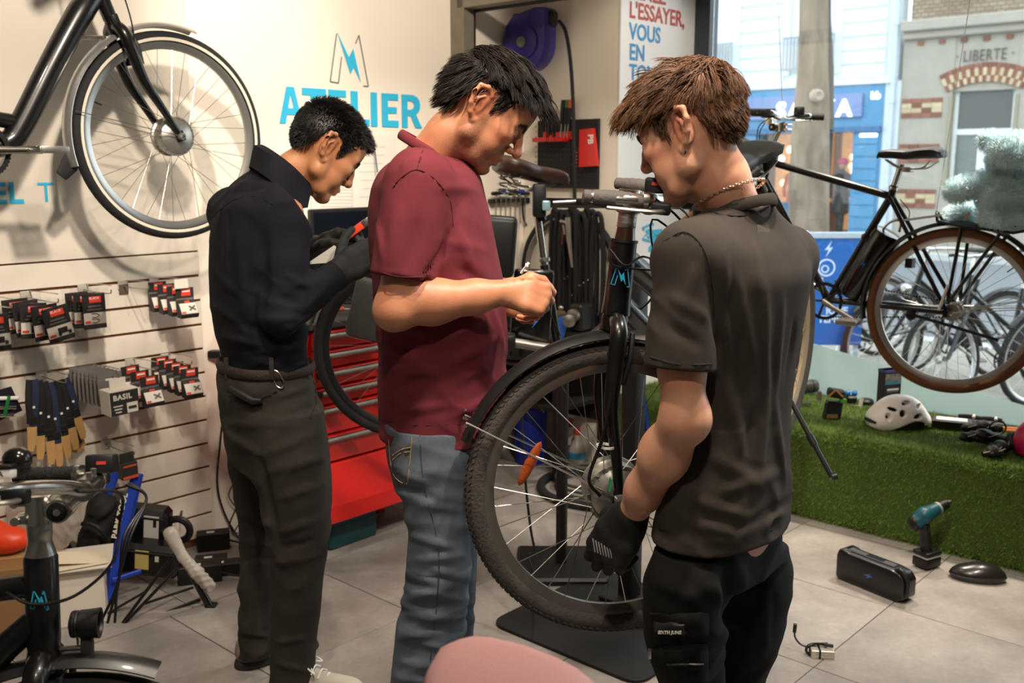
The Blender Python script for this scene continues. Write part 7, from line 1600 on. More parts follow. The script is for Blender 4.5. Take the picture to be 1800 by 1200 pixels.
# earring, necklace
er = thing('earring', 'small black hoop earring in the ear of the person in charcoal', 'earring', tuple(MhC @ Vector((-0.004,0.080,-0.040))))
MB().ring((0,0,-0.004), tuple(MhC.to_3x3() @ Vector((0.5,0.85,0))),0.0065, circ(0.0014,8),24).build('hoop', mat('earring_black', '#141414', 0.3,0.6), er)
nl = thing('necklace', 'silver chain necklace around the neck of the person in charcoal', 'necklace', tuple(P(1290,335,1.86)))
pp = [q for q in ring_on(P(1281,342,1.936),(-0.32,0.26,0.9),0.0705,1.0,150)]; lk = MB()
for i in range(0, len(pp),2):
    lk.ring(pp[i]-Vector(nl.location),(0.5,1,0.2) if (i//2) % 2 else (0.2,0.3,1),0.0026, circ(0.0011,5),9)
lk.build('chain_links', mat('necklace_silver', '#c9b9a8', 0.3,1.0), nl, 60)['kind'] = 'stuff'
# ------------------------------------------------------------------ goods on the slat wall
CARD = mat('card_dark', '#2b2827', 0.5); CRED = mat('card_red', '#d8432c', 0.45); CWHT = mat('card_white', '#ded6cb', 0.5); CGRY = mat('card_grey', '#6c6763', 0.5); CORG = mat('card_orange', '#c9502f', 0.5)
BAGM = glassmat('clear_bag', (0.93,0.93,0.93)); GRYB = mat('kraft_white', '#d8cfc3', 0.6)
ORD = ['front-most', 'second', 'third', 'fourth', 'fifth', 'sixth', 'seventh', 'eighth', 'ninth']
def wallM(root, p, tilt=0.0, yaw=0.0):
    """local axes: right along the wall, up, out of the wall"""
    M = basis(Vector(p), UX, ZX, -VX) @ Matrix.Rotation(yaw, 4, 'Y') @ Matrix.Rotation(tilt, 4, 'Z'); return relM(root, M)
def bx(name, m, root, M, c, s, bevel=0.0): return MB().box(c, s).build(name, m, root, 30, bevel, 1, M=M)
def hook(px, py, length, label, tag_=False, price=None):
    p = PV(px, py, SV); r = thing('display_hook', label, 'hook', tuple(p), group='wire hooks on the slat wall'); M = relM(r, basis(p, UX, ZX, -VX))
    bx('hook_plate', mat('hook_clear', '#b9b2a8', 0.3), r, M, (0,-0.008,0.003),(0.04,0.035,0.005),0.002)
    MB().tube(spline([(0,-0.012,0.005),(0,-0.012, length*0.5),(0,-0.008, length-0.01),(0,0.006, length)], 4),0.0022,6).build('wire_prong', STL, r, M=M)
    MB().tube([(0.012,0.008,0.005),(0.012,0.016, length*0.5),(0.012,0.018, length*0.9)], 0.0018,6).build('wire_prong', STL, r, M=M)
    if tag_: bx('small_tag', mat('tag_brown', '#5d4f45', 0.5), r, M, (0.0,-0.022,0.008),(0.036,0.034,0.002))
    if price: bx('price_holder', CWHT, r, M, (0.0,0.002, length+0.004),(0.055,0.035,0.002))
    return p
def clip_pack(p, i, tilt, place, style=0, w=0.088, h=0.12):
    r = thing('clip_pack', f'dark carded clip pack in a clear bag, {ORD[i]} on the {place} hook', 'package', tuple(p), group='carded packs on the '+place+' hook'); M = wallM(r, p, tilt)
    bx('card', CARD, r, M, (0,-h*0.62,0),(w, h, 0.004),0.0015)
    bx('red_label', CRED, r, M, (0.004,-h*0.62+h*0.33,0.0028),(w*0.52, h*0.17,0.001)); put_text('label_print', 'BLACK', 0.012, WHT, M @ Vector((-0.018,-h*0.62+h*0.335,0.0038)), M.to_3x3() @ Vector((1,0,0)), M.to_3x3() @ Vector((0,1,0)), r)
    bx('picture_band', CWHT, r, M, (0,-h*0.62-h*0.2,0.0026),(w*0.97, h*0.32,0.001)); bx('corner_print', CRED, r, M, (-w*0.32,-h*0.62-h*0.3,0.0034),(w*0.24, h*0.07,0.001)); bx('print_line', CGRY, r, M, (0.0,-h*0.62+h*0.14,0.0028),(w*0.55,0.005,0.0008)); bx('print_line', CGRY, r, M, (0.0,-h*0.62+h*0.05,0.0028),(w*0.65,0.004,0.0008))
    if style == 0:
        for a, b, c, d in ((-0.004,-0.2,0.032,0.02),(-0.016,-0.29,0.01,0.012),(0.018,-0.29,0.01,0.012)): bx('picture', CARD, r, M, (0.012+a, -h*0.62+h*b, 0.0036),(c, d, 0.001))
    else:
        for yy in (-0.12,-0.27): MB().tube(spline([(-0.012,-h*0.62+h*yy+0.006,0.0038),(0.004,-h*0.62+h*yy+0.006,0.0038),(0.014,-h*0.62+h*yy, 0.0038),(0.004,-h*0.62+h*yy-0.007,0.0038),(-0.010,-h*0.62+h*yy-0.006,0.0038)], 4),0.0016,5).build('picture', CARD, r, M=M)
    bg_ = MB(); n = 6; vs = []
    for j in range(n+1):
        for k in range(n+1):
            x = (k/n-0.5)*(w+0.026); y = 0.004-(h*1.22+0.01)*j/n; z = 0.009*math.sin(math.pi*k/n)*math.sin(math.pi*j/n)+0.002*math.sin(k*2.1+j*1.7+i)+0.003; vs.append((x, y, z))
    bg_.add(vs, [(j*(n+1)+k, j*(n+1)+k+1,(j+1)*(n+1)+k+1,(j+1)*(n+1)+k) for j in range(n) for k in range(n)]); bg_.build('clear_bag', BAGM, r, 60, M=M)
def bike_light_box(p, i, place, tilt=0.0, w=0.072):
    r = thing('light_box', f'small red and dark boxed bike part, {ORD[i]} on the {place} hook', 'box', tuple(p), group='boxed parts on the '+place+' hook'); M = wallM(r, p, tilt)
    bx('header_card', CARD, r, M, (0,-0.018,0),(w, 0.042,0.002)); bx('red_label', CRED, r, M, (0.004,-0.014,0.0016),(w*0.52,0.026,0.001)); bx('label_print', WHT, r, M, (0.004,-0.010,0.0024),(w*0.42,0.006,0.0006)); bx('header_foot', CGRY, r, M, (0,-0.038,0.0014),(w*0.98,0.006,0.001))
    b = MB(); b.prism([(0.0,-0.042),(0.012,-0.05),(0.034,-0.094),(0.028,-0.108),(0.0,-0.104)], (-w/2,0,0),(0,0,1),(0,1,0),-w); b.build('box', CARD, r, None, M=M)
    q = Matrix.Translation((0,0,0)); F1 = M @ basis((0,-0.072,0.0245),(1,0,0), Vector((0,0.894,-0.447)), Vector((0,0.447,0.894)))
    bx('box_picture', CWHT, r, F1,(0,0,0),(w*0.94,0.042,0.001)); bx('picture_corner', CRED, r, F1,(-w*0.33,-0.016,0.0008),(w*0.22,0.008,0.0006)); bx('hang_slot', CRED, r, F1,(0,0.026,0.0006),(0.02,0.008,0.001))
    for a in (0.6,-0.6): MB().box((0.014,0,0.0012),(0.03,0.007,0.001), Matrix.Rotation(a, 3, 'Z')).build('picture', CGRY, r, None, M=F1)
# hooks (position of the plate in the picture)
hook(45,516,0.26, 'wire hook carrying the clear bagged clip packs'); hook(145,503,0.22, 'wire hook carrying the cable clip packs'); hook(215,497,0.2, 'empty wire hook with a small brown tag', True); hook(270,492,0.2, 'wire hook carrying the upper row of red boxes', price=True)
hook(160,645,0.22, 'wire hook carrying the flat grey cartons'); hook(228,634,0.2, 'wire hook carrying three red boxes'); hook(290,625,0.2, 'wire hook carrying the lower right row of red boxes'); hook(72,655,0.2, 'wire hook carrying the black straps'); hook(186,776,0.22, 'wire hook above the blue stand'); hook(-30,525,0.24, 'wire hook at the left picture edge')
for i in range(5): v = SV-0.225+0.042*i; p0 = PV(92-17*i, 532-3.5*i, v); clip_pack(p0, i, math.radians((11,4,-3,5,2)[i]), 'upper left')
for i in range(3): v = SV-0.17+0.05*i; clip_pack(PV(163-15*i, 508-1.0*i, v), i, math.radians((0,-2,1)[i]), 'second upper', style=1, w=0.082, h=0.125)
for i in range(2): clip_pack(PV(-12-14*i, 545, SV-0.2+0.05*i), i, 0.02, 'far left', w=0.088)
for i in range(4): bike_light_box(PV(324-16*i, 507-3.5*i, SV-0.19+0.048*i), i, 'upper red')
for i in range(3): bike_light_box(PV(262-17*i, 662-9.0*i, SV-0.18+0.06*i), i, 'lower middle red', 0.02)
for i in range(5): bike_light_box(PV(333-13*i, 648-5*i, SV-0.19+0.04*i), i, 'lower right red', -0.02)
for i in range(8):                                   # flat cartons with hanging tabs
    p = PV(192-7.0*i, 658-1.6*i, SV-0.16+0.019*i); r = thing('flat_carton', f'flat grey carton with printed tab, {ORD[i]} behind the white topped box', 'box', tuple(p), group='flat cartons on one hook'); M = wallM(r, p)
    bx('carton', CGRY, r, M, (0,-0.062,0),(0.095,0.095,0.012),0.001); bx('tab', CGRY, r, M, (0,-0.004,0),(0.09,0.024,0.003)); bx('tab_print', CWHT, r, M, (0.006,-0.016,0.0072),(0.05,0.007,0.001)); bx('edge_print', CARD, r, M, (-0.048,-0.065,0),(0.001,0.07,0.004))
p = PV(207,668, SV-0.235); r = thing('carton', 'dark carton printed BASIL with a white top, in front of the flat cartons', 'box', tuple(p)); M = wallM(r, p, 0.03)
bx('carton_body', CARD, r, M, (0,-0.075,0.0),(0.105,0.085,0.075),0.001); bx('carton_top', GRYB, r, M, (0,-0.031,0.0),(0.106,0.003,0.077)); bx('carton_side', GRYB, r, M, (-0.0532,-0.075,0),(0.0012,0.084,0.074)); bx('hang_tab', GRYB, r, M, (0.0,-0.012,-0.005),(0.06,0.038,0.002))
put_text('carton_print', 'BASIL', 0.026, CWHT, M @ Vector((-0.042,-0.062,0.0385)), M.to_3x3() @ Vector((1,0,0)), ZX, r, bold=0.0008, spacing=1.1); bx('picture', CWHT, r, M, (0.026,-0.096,0.0382),(0.04,0.036,0.001)); bx('picture_item', CARD, r, M, (0.026,-0.096,0.0392),(0.03,0.01,0.001))
for k in range(3): bx('print_line', CWHT, r, M, (-0.026,-0.084-0.011*k, 0.0382),(0.034-0.006*k, 0.004,0.001))
# straps with tan ends
STRP = mat('strap_black', '#100f11', 0.8, bump=0.3, bscale=200); STRN = mat('strap_navy', '#1b2440', 0.8); TANL = mat('tan_leather', '#b98f58', 0.6, noise=0.15, nscale=12)
for i in range(7):
    px = 56+9*i; v = SV-0.19+0.022*i; p = PV(px, 668-2*abs(3-i), v); r = thing('luggage_strap', f'black elastic strap with tan leather end, {ORD[i]} on the hook by the cartons', 'strap', tuple(p), group='straps on one hook'); M = wallM(r, p, math.radians((-6,-3,1,3,6,9,13)[i]))
    L = (0.17,0.20,0.22,0.23,0.21,0.19,0.16)[i]
    MB().tube(spline([(0.008,-0.01,0),(0.012,-L*0.4,0.006),(0.006,-L, 0.004)], 5),0.012,8, flat=0.3, up=(0,0,1)).build('strap_band', STRP if i % 3 else STRN, r, M=M); MB().tube(spline([(-0.008,-0.01,0),(-0.013,-L*0.45,0.01),(-0.004,-L*0.9,0.008)], 5),0.012,8, flat=0.3, up=(0,0,1)).build('strap_band', STRP, r, M=M)
    bx('buckle', PLB, r, M, (0,-L*0.86,0.008),(0.032,0.026,0.01),0.002); MB().prism([(-0.016,0),(0.016,0),(0.014,-0.06),(0.006,-0.085),(-0.012,-0.082)], (0.002,-L, 0.003),(1,0,0),(0,1,0),0.004).build('leather_end', TANL, r, None, M=M); bx('label', CWHT, r, M, (0.004,-L*0.6,0.012),(0.008,0.008,0.001))
p = PV(120,745, SV-0.03); r = thing('tan_pouch', 'tan leather card with a black grip hanging below the straps', 'pouch', tuple(p)); M = wallM(r, p, 0.22)
MB().prism([(-0.03,0.02),(0.03,0.03),(0.036,-0.10),(0.0,-0.115),(-0.03,-0.10)], (0,0,0.002),(1,0,0),(0,1,0),0.004).build('pouch_card', TANL, r, None, M=M); MB().tube([(-0.004,0.02,0.018),(0.006,-0.075,0.02)], [0.013,0.016], 10).build('grip', STRP, r, M=M)
# dark card with pumps at the left edge
p = PV(15,690, SV-0.12); r = thing('pump_card', 'dark card with small silver pumps at the left picture edge', 'package', tuple(p)); M = wallM(r, p, 0.05)
MB().prism([(-0.10,0.01),(0.01,0.02),(0.035,-0.07),(-0.10,-0.10)], (0,0,0),(1,0,0),(0,1,0),0.004).build('card', mat('card_navy', '#171525', 0.5), r, None, M=M)
for k, (x, y) in enumerate(((0.005,-0.012),(-0.008,-0.042),(-0.02,-0.066))): MB().tube([(x-0.05, y+0.004,0.012),(x+0.02, y-0.010,0.012)], [0.007,0.007], 10).build('pump_tube', (WHT, CHR, CHR)[k], r, M=M)
MB().box((-0.018,-0.04,0.016),(0.012,0.07,0.008), Matrix.Rotation(-0.35,3, 'Z')).build('green_pump', mat('green_plastic', '#1d6b35', 0.4), r, 30,0.002, M=M)
p = PV(222,800, SV-0.2); r = thing('boxed_part', 'black and red boxed part hanging in front of the blue stand', 'box', tuple(p)); M = wallM(r, p, 0.03)
bx('header_card', CARD, r, M, (0,-0.008,0),(0.055,0.035,0.002)); bx('box', CARD, r, M, (0,-0.055,0.0),(0.058,0.062,0.04),0.001); bx('red_stripe', CORG, r, M, (0,-0.036,0.021),(0.05,0.006,0.001)); bx('red_base', CORG, r, M, (0.0,-0.078,0.021),(0.058,0.010,0.001))
# papers and marker behind the person in navy
for k, (a, b, c, d) in enumerate(((548,322,652,372),(560,262,640,330),(618,240,700,372))):
    p = PV((a+c)/2,(b+d)/2, VW-0.006-0.002*k); A = PV(a, b, VW); Bq = PV(c, d, VW); w_ = (UV(Bq)[0]-UV(A)[0]); h__ = A.z-Bq.z
    r = thing('paper_sheet', ('white printed sheet at the foot of the wall papers behind the navy shirt', 'white printed sheet beside the face of the person in navy', 'white printed sheet under the marker between the two men')[k], 'paper', tuple(p), group='sheets pinned below the word ATELIER'); M = wallM(r, p, (-0.03,0.02,0.0)[k])
    bx('sheet', mat('sheet_white', '#e4dbd2', 0.8), r, M, (0,0,0),(w_, h__, 0.001)); 
    for q in range(7): bx('print_line', mat('print_pale', '#b9aea6', 0.8), r, M, (-w_*0.05, h__*(0.36-0.11*q),0.0008),(w_*(0.6-0.08*(q % 3)),0.003,0.0004))
p = PV(657,252, VW-0.02); r = thing('marker_pen', 'dark marker hanging on a string in front of the wall papers', 'pen', tuple(p)); MB().tube([(0,0,0),(0.004,0,-0.03)], 0.004,8).build('pen_cap', PLB, r); MB().tube([(0.004,0,-0.03),(0.014,0,-0.13)], 0.003,8).build('pen_body', mat('pen_blue', '#3f5661', 0.5), r)
# ------------------------------------------------------------------ red tool chest and what stands on it
RED = mat('chest_red', '#c8211b', 0.28, coat=0.3); HND = mat('handle_grey', '#8d8880', 0.4,0.6)
ch = thing('tool_chest', 'red roller tool chest with grey handle rails', 'tool chest', tuple(RM(2.5,3.3,0))); Mc = relM(ch, MROOM)
CU0, CU1, CV0, CV1 = 2.25,2.98,3.10,3.56
bx('cabinet', RED, ch, Mc, ((CU0+CU1)/2,(CV0+CV1)/2+0.012,0.545),(CU1-CU0, CV1-CV0,0.75),0.004)
bx('worktop', mat('rubber_mat', '#2f2e2e', 0.7), ch, Mc, ((CU0+CU1)/2,(CV0+CV1)/2,0.935),(CU1-CU0+0.02, CV1-CV0+0.03,0.03),0.006)
zt_ = [0.915,0.838,0.765,0.692,0.62,0.50,0.385]
for i in range(6):
    z1, z0 = zt_[i], zt_[i+1]; d = bx('drawer', RED, ch, Mc, ((CU0+CU1)/2, CV0,(z0+z1)/2),(CU1-CU0-0.03,0.022, z1-z0-0.006),0.003)
    bx('handle_rail', HND, d, Mc, ((CU0+CU1)/2, CV0-0.022, z1-0.022),(CU1-CU0-0.05,0.026,0.022),0.008); bx('drawer_lip', RED, d, Mc, ((CU0+CU1)/2, CV0-0.016, z1-0.006),(CU1-CU0-0.04,0.03,0.006),0.002)
    for s in (CU0+0.03, CU1-0.03): bx('handle_cap', PLB, d, Mc, (s, CV0-0.022, z1-0.022),(0.014,0.028,0.024),0.003)
bs_ = MB(); bs_.prism([(0.0,0.38),(-0.018,0.38),(-0.075,0.225),(-0.075,0.155),(0.0,0.155)], (CU0, CV0,0),(0,1,0),(0,0,1), CU1-CU0); bs_.build('base_apron', RED, ch, None, 0.006,2, M=Mc)
for u in (CU0+0.08, CU1-0.08):
    for v in (CV0+0.06, CV1-0.06):
        c = bx('caster_bracket', STL, ch, Mc, (u, v, 0.135),(0.06,0.05,0.05),0.004); MB().lathe([(0.02,-0.016),(0.055,-0.014),(0.055,0.014),(0.02,0.016)], (u, v, 0.055),(0,1,0),20).build('caster', RUB, c, M=Mc)
r = thing('tool_case', 'teal plastic tool case pushed under the red chest', 'case', tuple(RM(2.47,3.28,0))); Mq = relM(r, MROOM)
bx('case_body', mat('teal_plastic', '#153f43', 0.45), r, Mq, (2.46,3.26,0.07),(0.25,0.28,0.136),0.01); bx('case_lid_seam', mat('teal_dark', '#123a3d', 0.5), r, Mq, (2.46,3.26,0.095),(0.254,0.284,0.006))
r = thing('red_canister', 'small red canister beside the teal case under the chest', 'canister', tuple(RM(2.78,3.35,0))); MB().lathe([(0.03,0),(0.032,0.004),(0.032,0.1),(0.02,0.115),(0.012,0.13)], (0,0,0), n=18).build('canister_body', RED, r); bx('canister_label', PLB, r, Matrix.Identity(4),(0,0,0.05),(0.065,0.02,0.03))
mo = thing('monitor', 'black monitor standing on the red tool chest behind the gloved hands', 'monitor', tuple(RM(2.72,3.48,0.95))); Mm = relM(mo, MROOM)
A = PV(545,368,3.47); Bq = PV(700,480,3.47); ua, ub = UV(A)[0], UV(Bq)[0]
bx('screen_case', PLB, mo, Mm, ((ua+ub)/2,3.48,(A.z+Bq.z)/2),(ub-ua, 0.03, A.z-Bq.z),0.006); bx('screen', mat('screen_reflection', '#0c0f14', 0.12, emit='#27364c', estr=0.05), mo, Mm, ((ua+ub)/2,3.464,(A.z+Bq.z)/2),(ub-ua-0.03,0.002, A.z-Bq.z-0.03)); bx('monitor_post', PLB, mo, Mm, ((ua+ub)/2,3.50,(0.95+Bq.z)/2+0.03),(0.06,0.03, Bq.z-0.95+0.06)); bx('monitor_foot', PLB, mo, Mm, ((ua+ub)/2,3.48,0.956),(0.22,0.14,0.012),0.004)  # bluish reflection on the dark screen put in as a faint glow
for k, (px, py) in enumerate(((590,562),(592,569))):
    p = PV(px, py, 3.22); r = thing('screwdriver', ('upper orange handled screwdriver lying on the chest worktop', 'lower red handled screwdriver lying on the chest worktop')[k], 'screwdriver', (p.x, p.y, 0.96+0.0), group='screwdrivers on the chest'); MB().tube([(-0.06,0,0.01),(0.03,0.004,0.01)], [0.01,0.009], 10).build('handle', (CORG, CRED)[k], r); MB().tube([(0.03,0.004,0.01),(0.06,0.006,0.01)], 0.003,6).build('shaft', STL, r)
r = thing('parts_bottle', 'small pale spray bottle on the chest worktop behind the wheel', 'bottle', tuple(RM(2.36,3.35,0.95))); MB().lathe([(0.03,0),(0.032,0.004),(0.032,0.08),(0.014,0.1),(0.012,0.12)], n=18).build('bottle_body', mat('bottle_clear', '#d9d2c2', 0.3), r); MB().lathe([(0.012,0.12),(0.013,0.14)], n=12).build('bottle_cap', mat('cap_ochre', '#b98d3c', 0.5), r)
r = thing('work_papers', 'white papers and packaging lying on the red chest', 'paper', tuple(RM(2.32,3.42,0.95))); MB().box((0.0,0,0.05),(0.22,0.10,0.10), Matrix.Rotation(0.5,3, 'Z')).build('paper_stack', mat('sheet_white', '#e4dbd2', 0.8), r, 30,0.004)
# cables on the wall beside the slat wall
for k, pts in enumerate((((396,700),(388,770),(382,850),(396,905),(425,955)),((418,760),(410,820),(418,880),(404,925),(430,945)),((405,790),(420,830),(402,870),(424,905),(412,935)))):
    q = [PV(x, y, VW-0.012-0.006*k) for x, y in pts]; o = MB().tube(spline(q, 6),0.004-0.0007*k, 6).build('power_cable', PLB); tag(o, ('thick black cable hanging on the wall behind the navy person', 'tangled black cable on the wall behind the navy person', 'thin black cable looping on the wall behind the navy person')[k], 'cable', 'cables on the wall')
o = thing('wall_socket', 'small black socket box on the wall beside the slat wall', 'socket', tuple(PV(378,622, VW-0.02))); bx('socket_body', PLB, o, Matrix.Identity(4),(0,0,0),(0.05,0.04,0.03),0.003)
# ------------------------------------------------------------------ clutter on the floor along the slat wall
BLUE = mat('stand_blue', '#1a3fae', 0.4); YEL = mat('sticky_yellow', '#cdbb6a', 0.8); LABW = mat('label_white', '#d9d2c6', 0.6)
def flat_bar(A, B, w, t, nrm=(0,-1,0)):
    A, B = Vector(A), Vector(B); d = (B-A); L = d.length; d.normalize(); n = Vector(nrm); n = (n-d*n.dot(d)).normalized(); x = d.cross(n); return basis((A+B)/2, d, n.cross(d), n), L
bs = thing('folding_stand', 'blue folding bike stand with white lettering leaning by the slat wall', 'bike stand', tuple(PF(190,1062))); Ms = relM(bs)
def bar(name, a, b, w, t, Ya, Yb, m=BLUE, nrm=(0,-1,0)):
    M, L = flat_bar(P(*a, Ya), P(*b, Yb), w, t, nrm); return MB().box((0,0,0),(L, w, t)).build(name, m, bs, 30,0.003,1, M=Ms @ M), M, L
yb = PF(190,1062).y
o1, M1, L1 = bar('front_leg', (186,1058),(240,832),0.034,0.016, yb, yb+0.18); bar('front_leg', (196,1052),(247,832),0.022,0.014, yb+0.05, yb+0.22)
bar('rear_leg', (128,1030),(205,825),0.034,0.016, yb+0.12, yb+0.25); bar('rear_leg', (150,1010),(190,900),0.03,0.02, yb+0.12, yb+0.2)
bar('base_rail', (128,1018),(180,1062),0.03,0.02, yb+0.12, yb); bar('cross_rail', (196,1020),(248,1003),0.016,0.014, yb, yb+0.08)
MB().lathe([(0.006,0),(0.012,0.002),(0.012,0.016),(0.006,0.02)], P(184,1022, yb-0.02),(0,-1,0),14).build('pivot_bolt', STL, bs, M=Ms); MB().tube([P(190,978, yb+0.03), P(204,976, yb+0.03)], 0.008,8).build('pin', BLUE, bs, M=Ms)
put_text('lettering', 'PARK TOOL', 0.030, LABW, (Ms @ M1) @ Vector((-L1*0.02,0.011,0.0085)),(Ms @ M1).to_3x3() @ Vector((1,0,0)),(Ms @ M1).to_3x3() @ Vector((0,1,0)), bs, bold=0.001).data.transform(Matrix.Identity(4))
for k, (px, py, w, h, lb) in enumerate(((248,915,0.22,0.125, 'upper black battery pack with a yellow note and white label against the slat wall'),(262,978,0.24,0.13, 'lower black battery pack with a pale yellow note on the floor'))):
    p = PF(px, 1040); p.y = yb+0.24-0.06*k; p.x = P(px, py, p.y).x; z = P(px, py, p.y).z
    r = thing('battery_pack', lb, 'battery', (p.x, p.y, z), group='battery packs on the floor'); M = Matrix.Rotation(0.12,4, 'Y') @ Matrix.Rotation(0.1,4, 'X')
    bx('case', mat('battery_black', '#0d0c0d', 0.3, coat=0.2), r, M, (0,0,0),(w, 0.09, h),0.018); bx('edge_rib', PLB, r, M, (0,-0.047, h*0.3),(w*0.9,0.006,0.01),0.002)
    if k == 0: bx('sticky_note', YEL, r, M, (-0.055,-0.047,-0.015),(0.05,0.002,0.06)); bx('white_label', LABW, r, M, (0.055,-0.047,0.0),(0.055,0.002,0.095)); bx('label_code', PLB, r, M, (0.068,-0.0485,0.022),(0.012,0.001,0.035)); MB().ring((w/2+0.03,0,-0.02),(0,1,0),0.045, circ(0.014,8),24).build('carry_handle', PLB, r, M=M); bx('white_label', LABW, r, M, (w/2+0.005,-0.046,-0.03),(0.02,0.002,0.026))
    else: bx('sticky_note', YEL, r, M, (-0.01,-0.047,0.01),(0.05,0.002,0.075)); bx('white_label', LABW, r, M, (0.045,-0.047,0.02),(0.014,0.002,0.022))
for k, (px, py, w) in enumerate(((376,948,0.13),(372,985,0.12),(392,992,0.13),(352,1005,0.16))):
    p = PF(px, py+16); r = thing('power_brick', ('black power brick standing highest beside the cables', 'black power brick with a white sticker nearest the wall', 'black power brick with a white sticker beside the grey trouser leg', 'long black charger box in front of the power bricks')[k], 'adapter', (p.x, p.y, 0.0), group='power bricks on the floor'); M = Matrix.Rotation((0.3,0.25,0.28,0.3)[k], 4, 'Z')
    hh = (0.075,0.055,0.05,0.07)[k]; bx('brick_case', mat('brick_black', '#131211', 0.55), r, M, (0,0, hh/2),(w, 0.06, hh),0.004); bx('sticker', LABW, r, M, (-0.01,-0.008, hh+0.0006),(0.03,0.018,0.001)); cable(r, [(w*0.5,0, hh*0.5),(w*0.5+0.05,-0.01, hh*0.4),(w*0.5+0.10,0.02,0.01),(w*0.5+0.16,0.0,0.006)], r=0.004, name='lead')
# black rear rack lying on its side
rk = thing('bike_rack', 'black tubular luggage rack lying on the floor, partly wrapped in bubble film', 'luggage rack', tuple(PF(300,1075))); Mr_ = relM(rk); yr = PF(300,1075).y
pts = {k: P(x, y, Y) for k, (x, y, Y) in dict(tip=(170,1135, yr-0.16), j=(203,1112, yr-0.10), a=(302,978, yr+0.05), b=(312,998, yr+0.0), c=(352,1053, yr+0.08), top=(288,930, yr+0.06), foot=(372,1072, yr+0.05), m=(325,985, yr+0.05), d=(250,1062, yr+0.02), e=(340,1032, yr+0.1)).items()}
for a, b, rr_ in (('j', 'a', 0.006),('j', 'b', 0.006),('j', 'c', 0.007),('d', 'e', 0.005)): MB().tube([pts[a], pts[b]], rr_, 8).build('rack_tube', BLK, rk, M=Mr_)
MB().tube([pts['top'], pts['m'], pts['foot']], [0.012,0.014,0.014], 10).build('rack_spine', BLK, rk, M=Mr_); MB().box(pts['foot'], (0.04,0.04,0.05)).build('spine_foot', PLB, rk, 30,0.006, M=Mr_)
MB().tube([pts['j'], pts['tip']], 0.004,8).build('steel_stay', STL, rk, M=Mr_); MB().box(pts['j'], (0.035,0.02,0.035), Matrix.Rotation(0.6,3, 'Y')).build('stay_clamp', PLB, rk, 30,0.003, M=Mr_); MB().ball(pts['j']+Vector((0.015,-0.015,0.004)),0.011,10).build('clamp_bolt', STL, rk, M=Mr_)
F = Field(np.array(P(290,1020, yr))-0.08, np.array(P(372,925, yr))+0.12,0.005); F.chain([P(300,938, yr+0.02), P(322,980, yr), P(345,1005, yr), P(368,1030, yr+0.02)], [0.026,0.018,0.024,0.022], k=0.01); F.wrinkle(0.006, [((1,0,0.6),40),((-0.5,0.2,1),55)], seed=2, warp=0.01)
V, Fc = F.verts(); link('bubble_film', mesh_np('bubble_film', V, Fc, M=Mr_), mat('bubble_wrap', '#b7b0a6', 0.35, noise=0.2, nscale=60), rk)
for i in range(6): q = P(170+13*i, 1088-7.5*i, yr-0.02+0.01*i); o = bx('slot', STL, rk, Mr_, tuple(q),(0.012,0.005,0.01),0.002)
MB().tube([P(165,1092, yr-0.03), P(255,1040, yr+0.03)], 0.009,8, flat=0.4).build('slotted_rail', PLB, rk, M=Mr_)
r = thing('dark_pannier', 'dark rolled pannier bag behind the blue stand', 'bag', tuple(PF(165,1045)+Vector((-0.02,-0.06,0)))); p0 = Vector(r.location); F = Field((-0.16,-0.02,0.0),(0.2,0.36,0.45),0.008); F.ell((0.0,0.18,0.13),(0.08,0.08,0.13), k=0.03); F.ell((0.02,0.19,0.27),(0.06,0.06,0.08), k=0.04); F.wrinkle(0.01, [((1,0.2,0.5),14),((-0.4,0.2,1),12)], seed=6); F.plane((0,0,0.004),(0,0,-1)); V, Fc = F.verts(); link('bag_body', mesh_np('bag_body', V, Fc), mat('bag_black', '#151415', 0.7), r); MB().ring((0.0,0.08,0.2),(0,1,0.1),0.07, circ(0.008,6),20).build('bag_strap', PLB, r)
# crates, bags and papers further left
r = thing('white_carton', 'white cardboard carton on the floor behind the corner bike', 'box', tuple(PF(105,1100))); bx('carton_body', GRYB, r, Matrix.Rotation(0.35,4, 'Z'),(0,0.08,0.10),(0.30,0.2,0.20),0.002); bx('carton_flap', GRYB, r, Matrix.Rotation(0.35,4, 'Z'),(0.03,0.06,0.208),(0.3,0.22,0.004))
r = thing('instruction_leaflet', 'cream instruction leaflet lying on the white carton', 'paper', tuple(Vector(PF(105,1100))+Vector((0.05,0.04,0.214)))); bx('leaflet', mat('leaflet_cream', '#d8cbb4', 0.8), r, Matrix.Rotation(0.5,4, 'Z'),(0,0,0.002),(0.2,0.13,0.003)); bx('leaflet_fold', mat('leaflet_cream', '#d8cbb4', 0.8), r, Matrix.Rotation(0.35,4, 'Z') @ Matrix.Rotation(0.12,4, 'Y'),(0.01,0.01,0.012),(0.18,0.11,0.002))
def lump(name, label, cat, loc, ells, m, seed, amp=0.01, h=0.007, part='bag_body', kk=0.03, wd=None):
    r = thing(name, label, cat, tuple(loc)); E_ = np.array([np.concatenate([np.array(c)-np.max(rr), np.array(c)+np.max(rr)]) for c, rr in ells]); F = Field(E_[:, :3].min(0)-0.03, E_[:, 3:].max(0)+0.03, h)
    for c, rr in ells: F.ell(c, rr, k=kk)
    F.wrinkle(amp, wd or [((1,0.3,0.6),22),((-0.5,0.3,1),18),((0.2,1,0.3),25)], seed=seed, warp=0.02); F.plane((0,0,0.0),(0,0,-1)); V, Fc = F.verts(); link(part, mesh_np(part, V, Fc), m, r); return r
